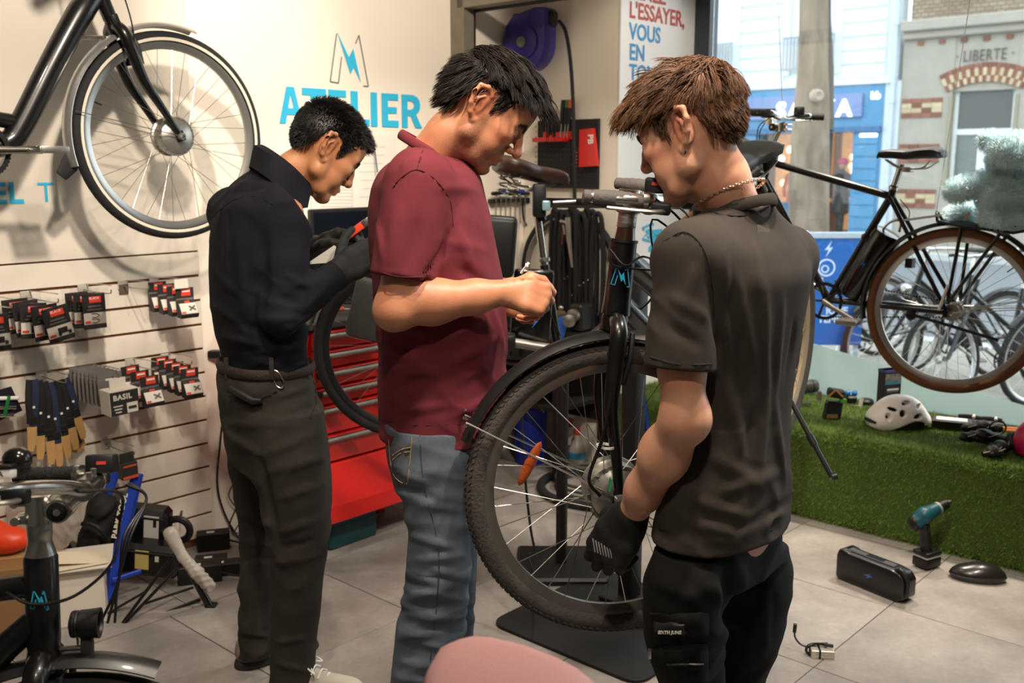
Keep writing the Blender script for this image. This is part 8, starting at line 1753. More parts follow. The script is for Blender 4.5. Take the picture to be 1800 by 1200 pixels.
lump('plastic_bag', 'crumpled clear plastic bag against the slat wall', 'bag', PF(112,1075)+Vector((-0.06,0.04,0.215)), [((0,0,0.12),(0.13,0.07,0.13)),((-0.05,0,0.06),(0.10,0.07,0.07)),((0.07,0,0.19),(0.06,0.04,0.07))], filmmat('thin_plastic', '#d8d0c6', 0.45),41,0.016)
lump('orange_bag', 'crumpled orange bag on the cartons at the left edge', 'bag', PF(20,1090)+Vector((0,-0.02,0.252)), [((0,0,0.05),(0.10,0.06,0.05)),((-0.05,0,0.08),(0.06,0.05,0.05))], mat('bag_orange', '#d8401f', 0.4),42,0.012)
r = thing('brown_carton', 'brown cardboard carton under the orange bag', 'box', tuple(PF(5,1100)+Vector((0.0,-0.14,0)))); bx('carton_body', mat('kraft', '#8a6440', 0.8), r, Matrix.Rotation(0.3,4, 'Z'),(0,0.12,0.125),(0.34,0.24,0.25),0.002); bx('carton_tape', mat('tape_tan', '#b08d5c', 0.4), r, Matrix.Rotation(0.3,4, 'Z'),(0,0.12,0.251),(0.345,0.05,0.001))
o = MB().tube(spline([PF(425,952)+ZX*0.006, PF(380,925)+Vector((0,0.03,0.03)), PF(330,905)+Vector((0,0,0.08)), P(318,905,3.75)], 6),0.005,6).build('power_cable', PLB); tag(o, 'black cable running from the battery pack along the floor to the wall', 'cable', 'cables on the wall')
# ------------------------------------------------------------------ workshop corner behind the bikes
I4 = Matrix.Identity(4)
MR3 = MROOM.to_3x3()
# hose reel on its wall bracket
HR = mat('reel_blue', '#3a2f8f', 0.35); rl_ = thing('hose_reel', 'blue-violet wall hose reel with a black bracket', 'hose reel', tuple(PU(935,70,3.92))); Mh_ = relM(rl_)
c0 = PU(930,72,3.93); nrm = Vector((-0.55,-0.83,0.0)).normalized(); side = ZX.cross(nrm); Mr = Mh_ @ basis(c0, side, ZX, nrm)
poly = [(0.135*math.cos(t)*1.0,0.135*math.sin(t)-0.02) for t in np.linspace(math.radians(172), math.radians(360),20)]+[(0.135,0.06),(0.135,0.15),(0.06,0.155),(-0.07,0.125),(-0.115,0.075)]
MB().prism(poly, (0,0,-0.05),(1,0,0),(0,1,0),0.10).build('reel_case', HR, rl_, 40,0.014,3, M=Mr)
MB().lathe([(0.085,0.05),(0.082,0.062),(0.03,0.066)], (0,-0.01,0),(0,0,1),36).build('side_cover', HR, rl_, 30, M=Mr); MB().lathe([(0.026,0.064),(0.026,0.070),(0.02,0.071)], (-0.005,-0.01,0),(0,0,1),24).build('centre_disc', mat('disc_grey', '#8e8a80', 0.5), rl_, M=Mr)
bx('wall_bracket', PLB, rl_, Mr, (-0.13,0.03,-0.075),(0.06,0.24,0.05),0.012); bx('hose_outlet', PLB, rl_, Mr, (0.14,0.10,0.0),(0.03,0.07,0.06),0.008)
for a in ((0.10,0.12),(0.10,0.06)): MB().lathe([(0.006,0.05),(0.006,0.054)], (a[0], a[1], 0),(0,0,1),10).build('case_screw', mat('screw_dark', '#4a3f38', 0.5), rl_, M=Mr)
q = [PU(983,37,3.90), PU(994,55,3.88), PU(1003,110,3.86), PU(1008,200,3.86), PU(1010,330,3.86), PU(1012,450,3.88), PU(1011,560,3.9)]
MB().tube(spline(q, 6),0.009,10).build('hose', RUB, rl_, M=Mh_)
# perforated board with tool holders
pg = thing('pegboard', 'black perforated tool board on the pier flank', 'pegboard', tuple(PU(1000,280, UB-0.012))); Mp = relM(pg)
a0 = UV(PU(1054,212, UB-0.012)); a1 = UV(PU(946,326, UB-0.012)); vc_, zc_ = (a0[1]+a1[1])/2,(a0[2]+a1[2])/2
Mpb = Mp @ MROOM
bx('board', mat('pegboard_black', '#161515', 0.6), pg, Mpb, (UB-0.012, vc_, zc_),(0.018, abs(a1[1]-a0[1]), a0[2]-a1[2]+0.02),0.003)
hl_ = MB()
for i in range(16):
    for j in range(12): hl_.lathe([(0.004,0),(0.004,0.0006)], (UB-0.0216, a0[1]+0.02+i*0.026, a0[2]-0.02-j*0.026),(-1,0,0),6)
hl_.build('perforations', mat('hole_black', '#050505', 0.9), pg, None, M=Mpb)['kind'] = 'stuff'
def peg(px, py, off=0.03): return PU(px, py, UB-off)
r = thing('red_tool_tray', 'red screwdriver tray on the black tool board', 'tool tray', tuple(peg(970,247))); Mq = relM(r)
A, Bq = UV(peg(998,245)), UV(peg(946,249)); bx('tray', RED, r, relM(r, MROOM),(UB-0.05,(A[1]+Bq[1])/2, A[2]),(0.06, Bq[1]-A[1], 0.022),0.003); bx('tray_back', RED, r, relM(r, MROOM),(UB-0.024,(A[1]+Bq[1])/2-0.03, A[2]+0.02),(0.004, Bq[1]-A[1], 0.04))
for k, (px, c) in enumerate(((985, '#1f1d1c'),(992, '#2c6b3c'),(997, '#b5532e'))):
    r = thing('screwdriver', ('black handled screwdriver in the red tray', 'green ringed screwdriver in the red tray', 'orange capped screwdriver in the red tray')[k], 'screwdriver', tuple(peg(px, 243,0.05)), group='screwdrivers in the red tray'); MB().tube([(0,0,0.0),(0.006,0,0.07)], 0.0035,8).build('shaft', STL, r); MB().tube([(0.006,0,0.07),(0.010,0,0.12),(0.016,0,0.185)], [0.010,0.013,0.012], 10).build('handle', PLB, r); MB().tube([(0.012,0,0.15),(0.016,0,0.19)], [0.0135,0.0135], 10).build('handle_cap', mat('cap_'+c, c, 0.5), r)
r = thing('red_key_holder', 'tall red key holder with white letters on the black tool board', 'tool holder', tuple(peg(1033,260))); Mq = relM(r)
cs = [peg(1018,228,0.05), peg(1041,225,0.05), peg(1048,292,0.05), peg(1017,294,0.05)]; MB().add([tuple(q) for q in cs]+[tuple(q+UX*0.028) for q in cs], [(0,1,2,3),(4,7,6,5),(0,4,5,1),(1,5,6,2),(2,6,7,3),(3,7,4,0)]).build('holder_body', RED, r, None, 0.002,1, M=Mq)
put_text('holder_print', 'PB', 0.045, WHT, Mq @ peg(1034,236,0.052),-ZX, -VX*1.0, r, bold=0.001)
for i in range(5): o = bx('hex_key', RED, r, Mq, tuple(peg(1012-0.2*i, 268+6*i, 0.05)),(0.018,0.006,0.005)); 
# T-handle keys on the left wall
for k in range(7):
    px = 872+8.5*k; py = 340-2*(k % 3); p = PV(px, py, VW-0.04); r = thing('hex_key', ('first', 'second', 'third', 'fourth', 'fifth', 'sixth', 'seventh')[k]+' T-handle key from the left in the row behind the brown saddle', 'hex key', tuple(p), group='T-handle keys on the wall'); MB().tube([tuple(UX*-0.03),(0,0,0), tuple(UX*0.03)], [0.009,0.011,0.009], 8).build('handle', (PLB, PLB, BLUE)[k % 3], r); MB().tube([(0,0,0),(0.0,0,-0.12-0.01*k)], 0.003,6).build('shaft', STL, r)
kr = thing('key_rack', 'narrow dark rail holding the T-handle keys', 'tool rail', tuple(PV(898,352, VW-0.02))); bx('rail', PLB, kr, relM(kr, MROOM), tuple(UV(PV(898,352, VW-0.02))),(0.32,0.036,0.02),0.003); bx('rail_stop', PLB, kr, relM(kr, MROOM), tuple(UV(PV(925,352, VW-0.02))),(0.012,0.05,0.03),0.003)
o = MB().tube(spline([PV(918,350, VW-0.03), PV(922,390, VW-0.02), PV(945,420, VW-0.02), PV(942,455, VW-0.02), PV(936,490, VW-0.02)], 6),0.006,8).build('wall_cable', PLB); tag(o, 'black cable snaking down the wall behind the brown saddle', 'cable')
# hanging inner tubes and tyre
for i in range(9):
    px = 975+9.5*i; top = PU(px, 372+4*(i % 3), UB-0.04-0.012*(i % 3)); L = 0.58+0.05*((i*7) % 4); w_ = 0.022+0.006*(i % 3)
    r = thing('inner_tube', ORD[i].replace('front-most', 'first')+' black inner tube from the left hanging on the pier', 'inner tube', tuple(top), group='inner tubes hanging on the pier'); e = VX
    pts = [e*-w_*0.5, e*-w_+ZX*-0.12, e*-w_*1.1+ZX*-L*0.6, e*-w_*0.8+ZX*-L*0.92, ZX*-L, e*w_*0.8+ZX*-L*0.92, e*w_*1.1+ZX*-L*0.6, e*w_+ZX*-0.12, e*w_*0.5]
    MB().tube(spline(pts, 5, True),0.0125,8, closed=True).build('tube_loop', RUB, r); MB().tube([e*w_*1.0+ZX*-L*0.55, e*w_*1.0+ZX*-L*0.55-UX*0.03], 0.004,6).build('valve', CHR, r)
r = thing('spare_tyre_casing', 'dark grey bicycle tyre hanging on the pier beside the inner tubes', 'tyre', tuple(PU(1000,478, UB-0.03))); MB().ring((0,0,0), tuple(UX),0.305, [(0.02*math.cos(a),0.02*math.sin(a)) for a in np.linspace(0,2*math.pi, 11)[:-1]], 56).build('tyre_casing', RUB, r, 60); MB().ring((0,0,0), tuple(UX),0.285, [(0.006,-0.016),(-0.004,-0.016),(-0.004,0.016),(0.006,0.016)], 56).build('tyre_bead', mat('bead_grey', '#7d766d', 0.6), r, 60)
r = thing('air_gun', 'silver air blow gun hanging on its hose at the tool corner', 'air gun', tuple(PU(995,395,3.9))); Mq = relM(r)
MB().tube([PU(985,388,3.9), PU(1001,392,3.9)], 0.008,8).build('gun_nozzle', ALU, r, M=Mq); MB().tube([PU(998,382,3.9), PU(1000,420,3.9), PU(1006,470,3.9)], [0.014,0.012,0.005], 10).build('gun_body', mat('gun_grey', '#b3ada3', 0.4,0.7), r, M=Mq); MB().tube([PU(990,395,3.88), PU(993,412,3.88)], 0.005,6).build('trigger', ALU, r, M=Mq); MB().tube([PU(990,405,3.89), PU(988,430,3.89)], 0.005,6).build('red_grip', mat('grip_red', '#5c1a16', 0.5), r, M=Mq)
# black workbench with clutter
wbk = thing('workbench', 'black steel workbench in the corner behind the raised bike', 'workbench', tuple(RM(3.82,3.28,0))); Mk = relM(wbk, MROOM); DK = mat('bench_black', '#171615', 0.6)
bx('bench_top', DK, wbk, Mk, (3.83,3.28,0.70),(0.40,0.56,0.04),0.004); bx('back_panel', DK, wbk, Mk, (4.02,3.28,0.46),(0.015,0.56,0.44)); bx('side_panel', DK, wbk, Mk, (3.83,3.555,0.40),(0.40,0.015,0.58))
for u in (3.65,4.01):
    for v in (3.02,3.54): bx('bench_leg', DK, wbk, Mk, (u, v, 0.34),(0.035,0.035,0.68))
bx('drawer', mat('drawer_dark', '#211f1e', 0.5), wbk, Mk, (3.64,3.28,0.61),(0.03,0.48,0.12),0.004); bx('lower_shelf', DK, wbk, Mk, (3.83,3.28,0.36),(0.38,0.52,0.02))
for k, (du, dv, w_, d_, h_k, c, lb, ct, nm) in enumerate(((3.74,3.42,0.12,0.10,0.16, '#1d1b1b', 'dark grinder housing on the workbench', 'grinder', 'bench_grinder'),(3.80,3.20,0.14,0.12,0.10, '#6a5c3c', 'brown parts box on the workbench', 'box', 'parts_box'),(3.90,3.08,0.10,0.08,0.14, '#232120', 'black parts bin on the workbench', 'bin', 'parts_bin'),(3.86,3.42,0.10,0.10,0.24, '#141313', 'tall black tool block on the workbench', 'tool block', 'tool_block'))):
    r = thing(nm, lb, ct, tuple(RM(du, dv, 0.72))); mm_ = mat('clutter_'+c, c, 0.5); bx('body', mm_, r, Matrix.Rotation(ROT_ROOM, 4, 'Z'),(0,0, h_k/2),(w_, d_, h_k),0.012); MB().lathe([(0.02,0),(0.035,0.01),(0.035,0.03),(0.02,0.04)], (0,0, h_k*0.6),(-0.6,-0.8,0),16).build('knob', mat('knob_grey', '#8a8378', 0.4,0.6), r, M=Matrix.Translation(RM(-w_*0.45,0)))
bv = thing('bench_vice', 'blue bench tool with a round steel wheel on the workbench edge', 'vice', tuple(PU(985,600,3.66))); Mq = relM(bv)
BLV = mat('vice_blue', '#1f5fb8', 0.4); cs = [PU(982,560,3.66), PU(996,556,3.66), PU(996,574,3.66), PU(990,600,3.66), PU(979,602,3.66)]; MB().add([tuple(q) for q in cs]+[tuple(q+Vector((0,0.05,0))) for q in cs], [(0,1,2,3,4),(9,8,7,6,5)]+[(k, (k+1) % 5,5+(k+1) % 5,5+k) for k in range(5)]).build('vice_body', BLV, bv, None, 0.004,2, M=Mq); MB().lathe([(0.02,0),(0.03,0.006),(0.03,0.02),(0.01,0.025)], PU(1000,563,3.64),(0,-1,0),16).build('vice_wheel', ALU, bv, M=Mq); MB().ball(PU(986,541,3.65),0.012,10).build('vice_ball', CHR, bv, M=Mq)
r = thing('blue_bin', 'blue plastic bin on the floor under the workbench', 'bin', tuple(PF(932,812))); MB().lathe([(0.07,0),(0.075,0.004),(0.09,0.30),(0.096,0.30),(0.096,0.315),(0.084,0.315),(0.07,0.02)], n=26).build('bin_body', mat('bin_blue', '#1b2fa0', 0.45), r, 40); MB().ring((0,0,0.305),(0,0,1),0.094, circ(0.006,8),30).build('bin_rim', mat('bin_blue', '#1b2fa0', 0.45), r)
r = thing('spray_bottle', 'white spray bottle with a blue label standing in the corner', 'bottle', tuple(PF(1014,812))); MB().lathe([(0.042,0),(0.045,0.006),(0.045,0.075),(0.03,0.105),(0.016,0.125),(0.016,0.15)], n=24).build('bottle_body', mat('bottle_white', '#c9c4bb', 0.35), r); MB().lathe([(0.0462,0.025),(0.0462,0.06)], n=24, caps=False).build('bottle_label', mat('label_blue', '#3fa3cf', 0.5), r); MB().lathe([(0.014,0.15),(0.018,0.152),(0.018,0.175),(0.012,0.19)], n=14).build('bottle_cap', CRED, r)
r = thing('fire_extinguisher', 'red and white extinguisher standing behind the spray bottle', 'extinguisher', tuple(PF(1003,796))); MB().lathe([(0.05,0),(0.055,0.008),(0.055,0.27),(0.04,0.32),(0.02,0.34)], n=24).build('cylinder', RED, r); MB().lathe([(0.0556,0.06),(0.0556,0.16)], n=24, caps=False).build('label', LABW, r); MB().lathe([(0.012,0),(0.028,0.002),(0.028,0.006)], (0.0,-0.056,0.24),(0,-1,0),16).build('gauge', WHT, r); MB().tube(spline([(0,0,0.34),(0.03,-0.03,0.38),(0.06,-0.05,0.30),(0.062,-0.05,0.12)], 5),0.008,8).build('hose', RUB, r)
r = thing('red_box', 'red and white printed carton on the floor beside the extinguisher', 'box', tuple(PF(1040,800))); bx('carton_body', RED, r, Matrix.Rotation(0.4,4, 'Z'),(0,0.05,0.10),(0.10,0.10,0.20),0.002); bx('white_panel', LABW, r, Matrix.Rotation(0.4,4, 'Z'),(0.0,-0.001,0.07),(0.09,0.003,0.06))
r = thing('leaning_board', 'pale board leaning in the corner behind the fork', 'board', tuple(PF(1085,825))); bx('board', mat('board_pale', '#cfc8bd', 0.7), r, Matrix.Rotation(0.1,4, 'X') @ Matrix.Rotation(-0.75,4, 'Z'),(0,0.05,0.25),(0.22,0.015,0.50),0.002); bx('board_edge', mat('board_edge', '#9d9488', 0.7), r, Matrix.Rotation(0.1,4, 'X') @ Matrix.Rotation(-0.75,4, 'Z'),(0,0.05,0.503),(0.22,0.017,0.006))
r = thing('spare_tyre_with_hose', 'black tyre lying on the floor with thin hoses coiled inside', 'tyre', tuple(PF(1058,862))); MB().ring((0,0,0.02),(0,0,1),0.295, circ(0.021,10),64).build('tyre_casing', RUB, r, 60); 
for k in range(3): MB().ring((-0.02*k, 0.03+0.01*k, 0.012+0.016*k),(0.02*k, 0.03,1),0.22-0.02*k, circ(0.008,8),48).build('hose_loop', mat('hose_grey', '#3c3a39', 0.5), r, 60)
r = thing('blue_lock', 'blue bent steel tube of a floor stand behind the hub', 'stand', tuple(PF(1125,850))); MB().tube(spline([PF(1090,850)-Vector(r.location), P(1112,700, PF(1125,850).y)-Vector(r.location), P(1120,672, PF(1125,850).y)-Vector(r.location), P(1132,700, PF(1125,850).y)-Vector(r.location), PF(1150,845)-Vector(r.location)], 6),0.011,10).build('blue_tube', mat('tube_blue', '#1d3f9a', 0.4), r); MB().tube([PF(1090,850)-Vector(r.location)+ZX*0.012, PF(1150,845)-Vector(r.location)+ZX*0.012], 0.012,8).build('floor_bar', mat('tube_blue', '#1d3f9a', 0.4), r)
yc = 3.05; o = MB().tube(spline([P(914,640, yc), P(918,760, yc), P(925,860, yc), P(933,930, yc), P(939,968, yc), P(927,976, yc), P(935,1000, yc), P(940,1045, yc), PF(938,1070)+ZX*0.006], 6),0.0042,6).build('hanging_lead', PLB); tag(o, 'black lead hanging to the floor behind the spokes', 'cable')
# extra parts of the raised bike: box on the rack, battery, silver arm of its stand
MB().box((0,0,0),(0.16,0.10,0.22), Matrix.Rotation(0.08,3, 'Y')).build('rack_box', mat('box_black', '#141413', 0.45), b3,30,0.02,3, M=relM(b3, Matrix.Translation(P(868,432,3.62))))
bt_ = MB().box((0,0,0),(0.15,0.06,0.34), Matrix.Rotation(0.06,3, 'Y')).build('battery', mat('battery_gloss', '#0b0a0b', 0.22), b3,30,0.012, M=relM(b3, Matrix.Translation(P(934,552,3.70)))); qb = P(940,566,3.665); MB().prism([(0.012,0.024),(-0.014,-0.004),(0,-0.002),(-0.012,-0.024),(0.014,0.006),(0,0.004)], qb, (1,0,0),(0,0,1),0.001).build('battery_logo', mat('logo_blue', '#3f63b5', 0.5), bt_, None, M=relM(b3))
st3 = thing('work_stand', 'silver arm work stand holding the bike with the brown saddle', 'work stand', tuple(PF(985,905))); Mq = relM(st3); fp = PF(985,905)
A3 = P(892,600,3.62); B3q = P(990,616,3.66)
MB().tube([A3, B3q], 0.018,14).build('stand_arm', ALU, st3, M=Mq); MB().tube([Vector((B3q.x, B3q.y, B3q.z)), Vector((B3q.x, B3q.y, 0.03))], 0.022,14).build('stand_post', PLB, st3, M=Mq); bx('stand_base', PLB, st3, Mq, (B3q.x, B3q.y, 0.015),(0.34,0.34,0.03),0.01); MB().box(A3,(0.06,0.07,0.06)).build('clamp_head', PLB, st3,30,0.01, M=Mq)
# stand under the bike being worked on
s2 = thing('work_stand', 'black work stand with a broad floor plate under the bike being repaired', 'work stand', tuple(RM(2.6,1.95,0))); Mq = relM(s2)
PLT = mat('plate_black', '#1d1d1e', 0.55,0.3, noise=0.15, nscale=20); 
rr = 0.06; pl = []
U0, U1, V0_, V1_ = 2.30,2.92,1.58,2.20
for cx_, cy_, a0 in ((U1-rr, V1_-rr, 0),(U0+rr, V1_-rr, 90),(U0+rr, V0_+rr, 180),(U1-rr, V0_+rr, 270)):
    for k in range(6): t = math.radians(a0+90*k/5); pl.append((cx_+rr*math.cos(t), cy_+rr*math.sin(t)))
MB().prism(pl, (0,0,0.0),(1,0,0),(0,1,0),0.012).build('floor_plate', PLT, s2, None, 0.002,1, M=relM(s2, MROOM))
cp = PF(1106,1058); MB().box((cp.x, cp.y, 0.60),(0.062,0.062,1.18), MR3).build('column', PLB, s2,30,0.006, M=Mq); bx('column_foot', PLB, s2, Mq @ Matrix.Translation((cp.x, cp.y, 0)) @ Matrix.Rotation(ROT_ROOM, 4, 'Z'),(0,0,0.02),(0.16,0.16,0.02),0.004)
arm_end = Vector(b2.location)+(B2 @ Vector((0.36,0.0,0.24))); MB().tube([Vector((cp.x, cp.y, 1.16)), Vector((cp.x+0.06, cp.y-0.08,1.22)), arm_end], 0.02,12).build('clamp_arm', PLB, s2, M=Mq)
bq_ = PF(1110,1104); bx('plate_bracket', PLB, s2, Mq, (bq_.x, bq_.y, 0.02),(0.13,0.03,0.016),0.004)
# ------------------------------------------------------------------ things on the display bench and on the floor beside it
def PB(px, py): return PF(px, py, BZ+0.006)
GZ = BZ+0.006
def topthing(name, label, cat, px, py, group=None): p = PB(px, py); return thing(name, label, cat, (p.x, p.y, GZ), group=group)
# helmet
hm = topthing('bike_helmet', 'white bicycle helmet lying on the green turf', 'helmet', 1578,748)
F = Field((-0.17,-0.13,-0.02),(0.17,0.13,0.18),0.0035)
F.ell((0,0,0.03),(0.128,0.098,0.112), k=0.01); F.ell((-0.09,0,0.03),(0.05,0.075,0.05), k=0.03); F.ell((0.1,0,0.025),(0.04,0.07,0.035), k=0.03)
X, Y_, Z = F.ax[0][:, None, None], F.ax[1][None, :, None], F.ax[2][None, None, :]
low = 0.018+0.022*np.sin((X+0.02)/0.13*math.pi*0.95+0.3)+0*Y_; F.D = smax(F.D, (low-Z).astype(np.float32),0.006); D0 = F.D.copy()
F.ell((0,0,0.015),(0.112,0.082,0.098), k=0.004, op='sub')
for (x, z, lx, lz, s) in ((0.045,0.062,0.024,0.011,1),(-0.025,0.075,0.014,0.016,1),(0.0,0.115,0.022,0.010,0),(-0.06,0.09,0.02,0.008,0),(-0.085,0.06,0.012,0.018,1),(0.06,0.10,0.022,0.008,0)):
    for sg in (-1,1):
        y = sg*(0.085 if s else 0.05); F.ell((x, y, z),(lx, 0.04, lz), R=np.array(Matrix.Rotation(0.25 if x < 0 else -0.2,3, 'Y')), k=0.004, op='sub')
Mh3 = Matrix.Rotation(0.12,4, 'Z'); V, Fc = F.verts(); link('shell', mesh_np('shell', V, Fc, M=Mh3), mat('helmet_white', '#efe5e1', 0.4), hm)
G = Field((-0.14,-0.11,-0.005),(0.14,0.11,0.12),0.004); G.ell((0,0,0.02),(0.118,0.088,0.085), k=0.01); G.plane((0,0,0.0),(0,0,-1)); V, Fc = G.verts(); link('liner', mesh_np('liner', V, Fc, M=Mh3), mat('helmet_liner', '#121212', 0.8), hm)
MB().tube(spline([(-0.125,0.05,0.03),(-0.145,0,0.035),(-0.125,-0.05,0.03)], 5),0.008,8).build('fit_dial', PLB, hm, M=Mh3)
# standing product box
r = topthing('product_box', 'tall dark product box with bike pictures standing on the turf', 'box', 1560,722); p = Vector(r.location); zt2 = P(1560,648, p.y).z-GZ; Mz = Matrix.Rotation(0.35,4, 'Z')
bx('box_body', mat('box_dark', '#2c2730', 0.5), r, Mz, (0,0, zt2/2),(0.095,0.05, zt2),0.001); bx('purple_top', mat('box_purple', '#4f4a86', 0.5), r, Mz, (0,0, zt2-0.006),(0.0965,0.052,0.012)); bx('picture', mat('box_picture', '#a39b94', 0.5, noise=0.6, nscale=60, col2='#3d3a40'), r, Mz, (0,-0.0256, zt2*0.82),(0.092,0.001, zt2*0.17)); bx('picture_tiles', mat('box_green', '#4f9a86', 0.5, noise=0.5, nscale=45, col2='#3c6aa6'), r, Mz, (0,-0.0256, zt2*0.70),(0.092,0.001, zt2*0.08)); bx('title_print', WHT, r, Mz, (0.0,-0.0258, zt2*0.54),(0.066,0.001,0.008)); bx('title_print', CGRY, r, Mz, (0.0,-0.0258, zt2*0.49),(0.066,0.001,0.006)); bx('photo_print', mat('box_photo', '#5d4a42', 0.5, noise=0.6, nscale=50, col2='#2a2428'), r, Mz, (0,-0.0258, zt2*0.27),(0.09,0.001, zt2*0.3))
# lock / bell display pieces
r = topthing('bracket_display', 'dark leather bike bracket on a small black stand', 'bracket', 1460,735); h = 0.10
MB().prism([(-0.035,0),(0.04,0),(0.048, h*0.8),(-0.022, h*0.85)], (0,0.02,0),(1,0,0),(0,0,1),0.04).build('stand', mat('stand_black', '#15120f', 0.6), r, None, 0.003, M=I4); bx('stand_print', mat('print_copper', '#7d5b45', 0.5), r, I4,(0.0,-0.021,0.015),(0.05,0.001,0.018),0); bx('holder', mat('holder_brown', '#2a1e18', 0.5), r, Matrix.Rotation(0.15,4, 'Y'),(0.0,0.0, h+0.02),(0.075,0.05,0.04),0.008)
for s in (-1,1): MB().box((0.008+s*0.018,-0.028, h+0.022),(0.045,0.004,0.008), Matrix.Rotation(s*0.75,3, 'Y')).build('tan_edge', TANL, r, None)
bx('grey_clip', mat('clip_grey', '#77706a', 0.6), r, I4,(-0.058,0.0, h+0.005),(0.02,0.02,0.045),0.004); bx('green_tag', mat('tag_green', '#58b02d', 0.5), r, I4,(0.048,-0.01, h*0.85),(0.03,0.02,0.018),0.002)
r = topthing('light_set', 'black and blue bike light on the turf with a white tag', 'bike light', 1495,708); bx('light_body', PLB, r, I4,(0,0,0.02),(0.05,0.05,0.035),0.008); F = Field((-0.05,-0.04,0.02),(0.05,0.04,0.08),0.003); F.ell((-0.017,0,0.048),(0.014,0.014,0.016), k=0.01); F.ell((0.017,0,0.048),(0.014,0.014,0.016), k=0.01); V, Fc = F.verts(); link('blue_lens', mesh_np('blue_lens', V, Fc), mat('lens_blue', '#2f74c9', 0.2), r); bx('white_tag', WHT, r, Matrix.Rotation(0.1,4, 'Y'),(0.038,-0.03,0.012),(0.02,0.002,0.045)); 
MB().lathe([(0.005,0),(0.035,0.002),(0.037,0.012),(0.03,0.02)], (0.075,0.0,0.0), n=22).build('round_base', PLB, r)
o = MB().tube([P(1420,702, PB(1460,735).y-0.03), P(1515,714, PB(1500,730).y-0.03)], 0.0022,6).build('thin_rod', mat('rod_pale', '#a79d86', 0.4)); tag(o, 'thin pale rod lying across the bike brackets on the bench', 'rod')
r = topthing('grey_canister', 'grey metal canister at the far end of the turf', 'canister', 1415,690); MB().lathe([(0.012,-0.06),(0.032,-0.058),(0.034,-0.05),(0.034,0.05),(0.028,0.062),(0.01,0.066)], (0,0,0.034),(0.9,0.1,0),22).build('canister_body', mat('canister_grey', '#6f6f74', 0.3,0.7), r); MB().lathe([(0.0345,0.03),(0.0345,0.036)], (0,0,0.034),(0.9,0.1,0),22, caps=False).build('canister_band', PLB, r)
r = topthing('black_strap', 'short black strap lying beside the kickstand tip', 'strap', 1403,712); MB().tube(spline([(-0.05,0,0.01),(0,-0.01,0.014),(0.06,0.0,0.008)], 5),0.012,8, flat=0.4, up=(0,0,1)).build('strap_band', PLB, r); bx('strap_end', mat('strap_pink', '#b58f83', 0.6), r, I4,(-0.03,0.0,0.024),(0.02,0.012,0.008),0.002)
# black box with white screen
r = topthing('tablet_box', 'flat black box with a white panel lying on the turf', 'box', 1672,752); Mz = Matrix.Rotation(-0.42,4, 'Z'); bx('box_body', PLB, r, Mz, (0,0,0.02),(0.16,0.085,0.04),0.004); bx('white_panel', WHT, r, Mz, (0,0.0,0.0405),(0.125,0.055,0.002)); bx('gold_sticker', mat('gold_sticker', '#b59a4a', 0.4), r, Mz, (0.081,0,0.02),(0.001,0.03,0.026))
r = topthing('clip_card', 'grey card with two black handlebar clips at the window', 'card', 1722,740); Mz = Matrix.Rotation(-0.5,4, 'Z'); bx('card', mat('card_slate', '#55575c', 0.6), r, Mz, (0,0,0.004),(0.20,0.08,0.003))
for x in (-0.045,0.045): MB().tube(spline([(x-0.045,0,0.014),(x, 0.008,0.016),(x+0.045,0,0.014)], 4),0.009,8).build('clip', PLB, r, M=Mz); MB().tube([(x+0.02,-0.012,0.016),(x+0.02,0.016,0.02)], 0.007,8).build('clip_pin', WHT, r, M=Mz)
# straps and gloves heap: individual pieces
SG = mat('saddlebag_black', '#121113', 0.6, bump=0.2, bscale=200); STW = mat('stitch_pale', '#b9a394', 0.8)
def pouch(label, px, py, L, w, yaw, z=0.03):
    r = topthing('pedal_strap', label, 'strap', px, py, 'black stitched straps on the turf'); Mz = Matrix.Rotation(yaw, 4, 'Z'); F = Field((-L*0.6,-w, 0.0),(L*0.6, w, 0.09+z),0.004); F.chain([(-L*0.42,0, z),(0,0.004, z+0.008),(L*0.42,0, z)], [w*0.42, w*0.62, w*0.4], k=0.02); F.wrinkle(0.003, [((1,0.2,0.4),30)], seed=int(px)); F.plane((0,0,0.002),(0,0,-1)); V, Fc = F.verts(); link('strap_body', mesh_np('strap_body', V, Fc, M=Mz), SG, r)
    for k in (-1,1): MB().tube(spline([(k*L*0.2-0.03,-w*0.55, z+0.008),(k*L*0.2,-w*0.42, z+w*0.42),(k*L*0.2+0.03,0.0, z+w*0.6)], 5),0.0016,5).build('stitching', STW, r, M=Mz)
    return r
pouch('long black stitched strap lying nearest the bench front', 1728,782,0.18,0.045,-0.25); pouch('black stitched strap lying behind the long strap', 1725,765,0.17,0.04,-0.15); pouch('short black stitched strap at the front bench edge', 1758,800,0.10,0.04,0.5,0.025); pouch('black stitched strap against the pink helmet', 1785,792,0.12,0.055,0.9,0.035); pouch('small black buckle strap at the very front of the heap', 1745,806,0.07,0.035,-0.1,0.02)
r = topthing('strap_loop', 'thin black loop standing on the strap heap', 'strap', 1752,772); MB().ring((0,0,0.05),(0.2,1,0.2),0.032, circ(0.004,6),24).build('loop', PLB, r); MB().tube([(0,0,0),(0,0,0.03)], 0.006,8).build('loop_base', PLB, r)
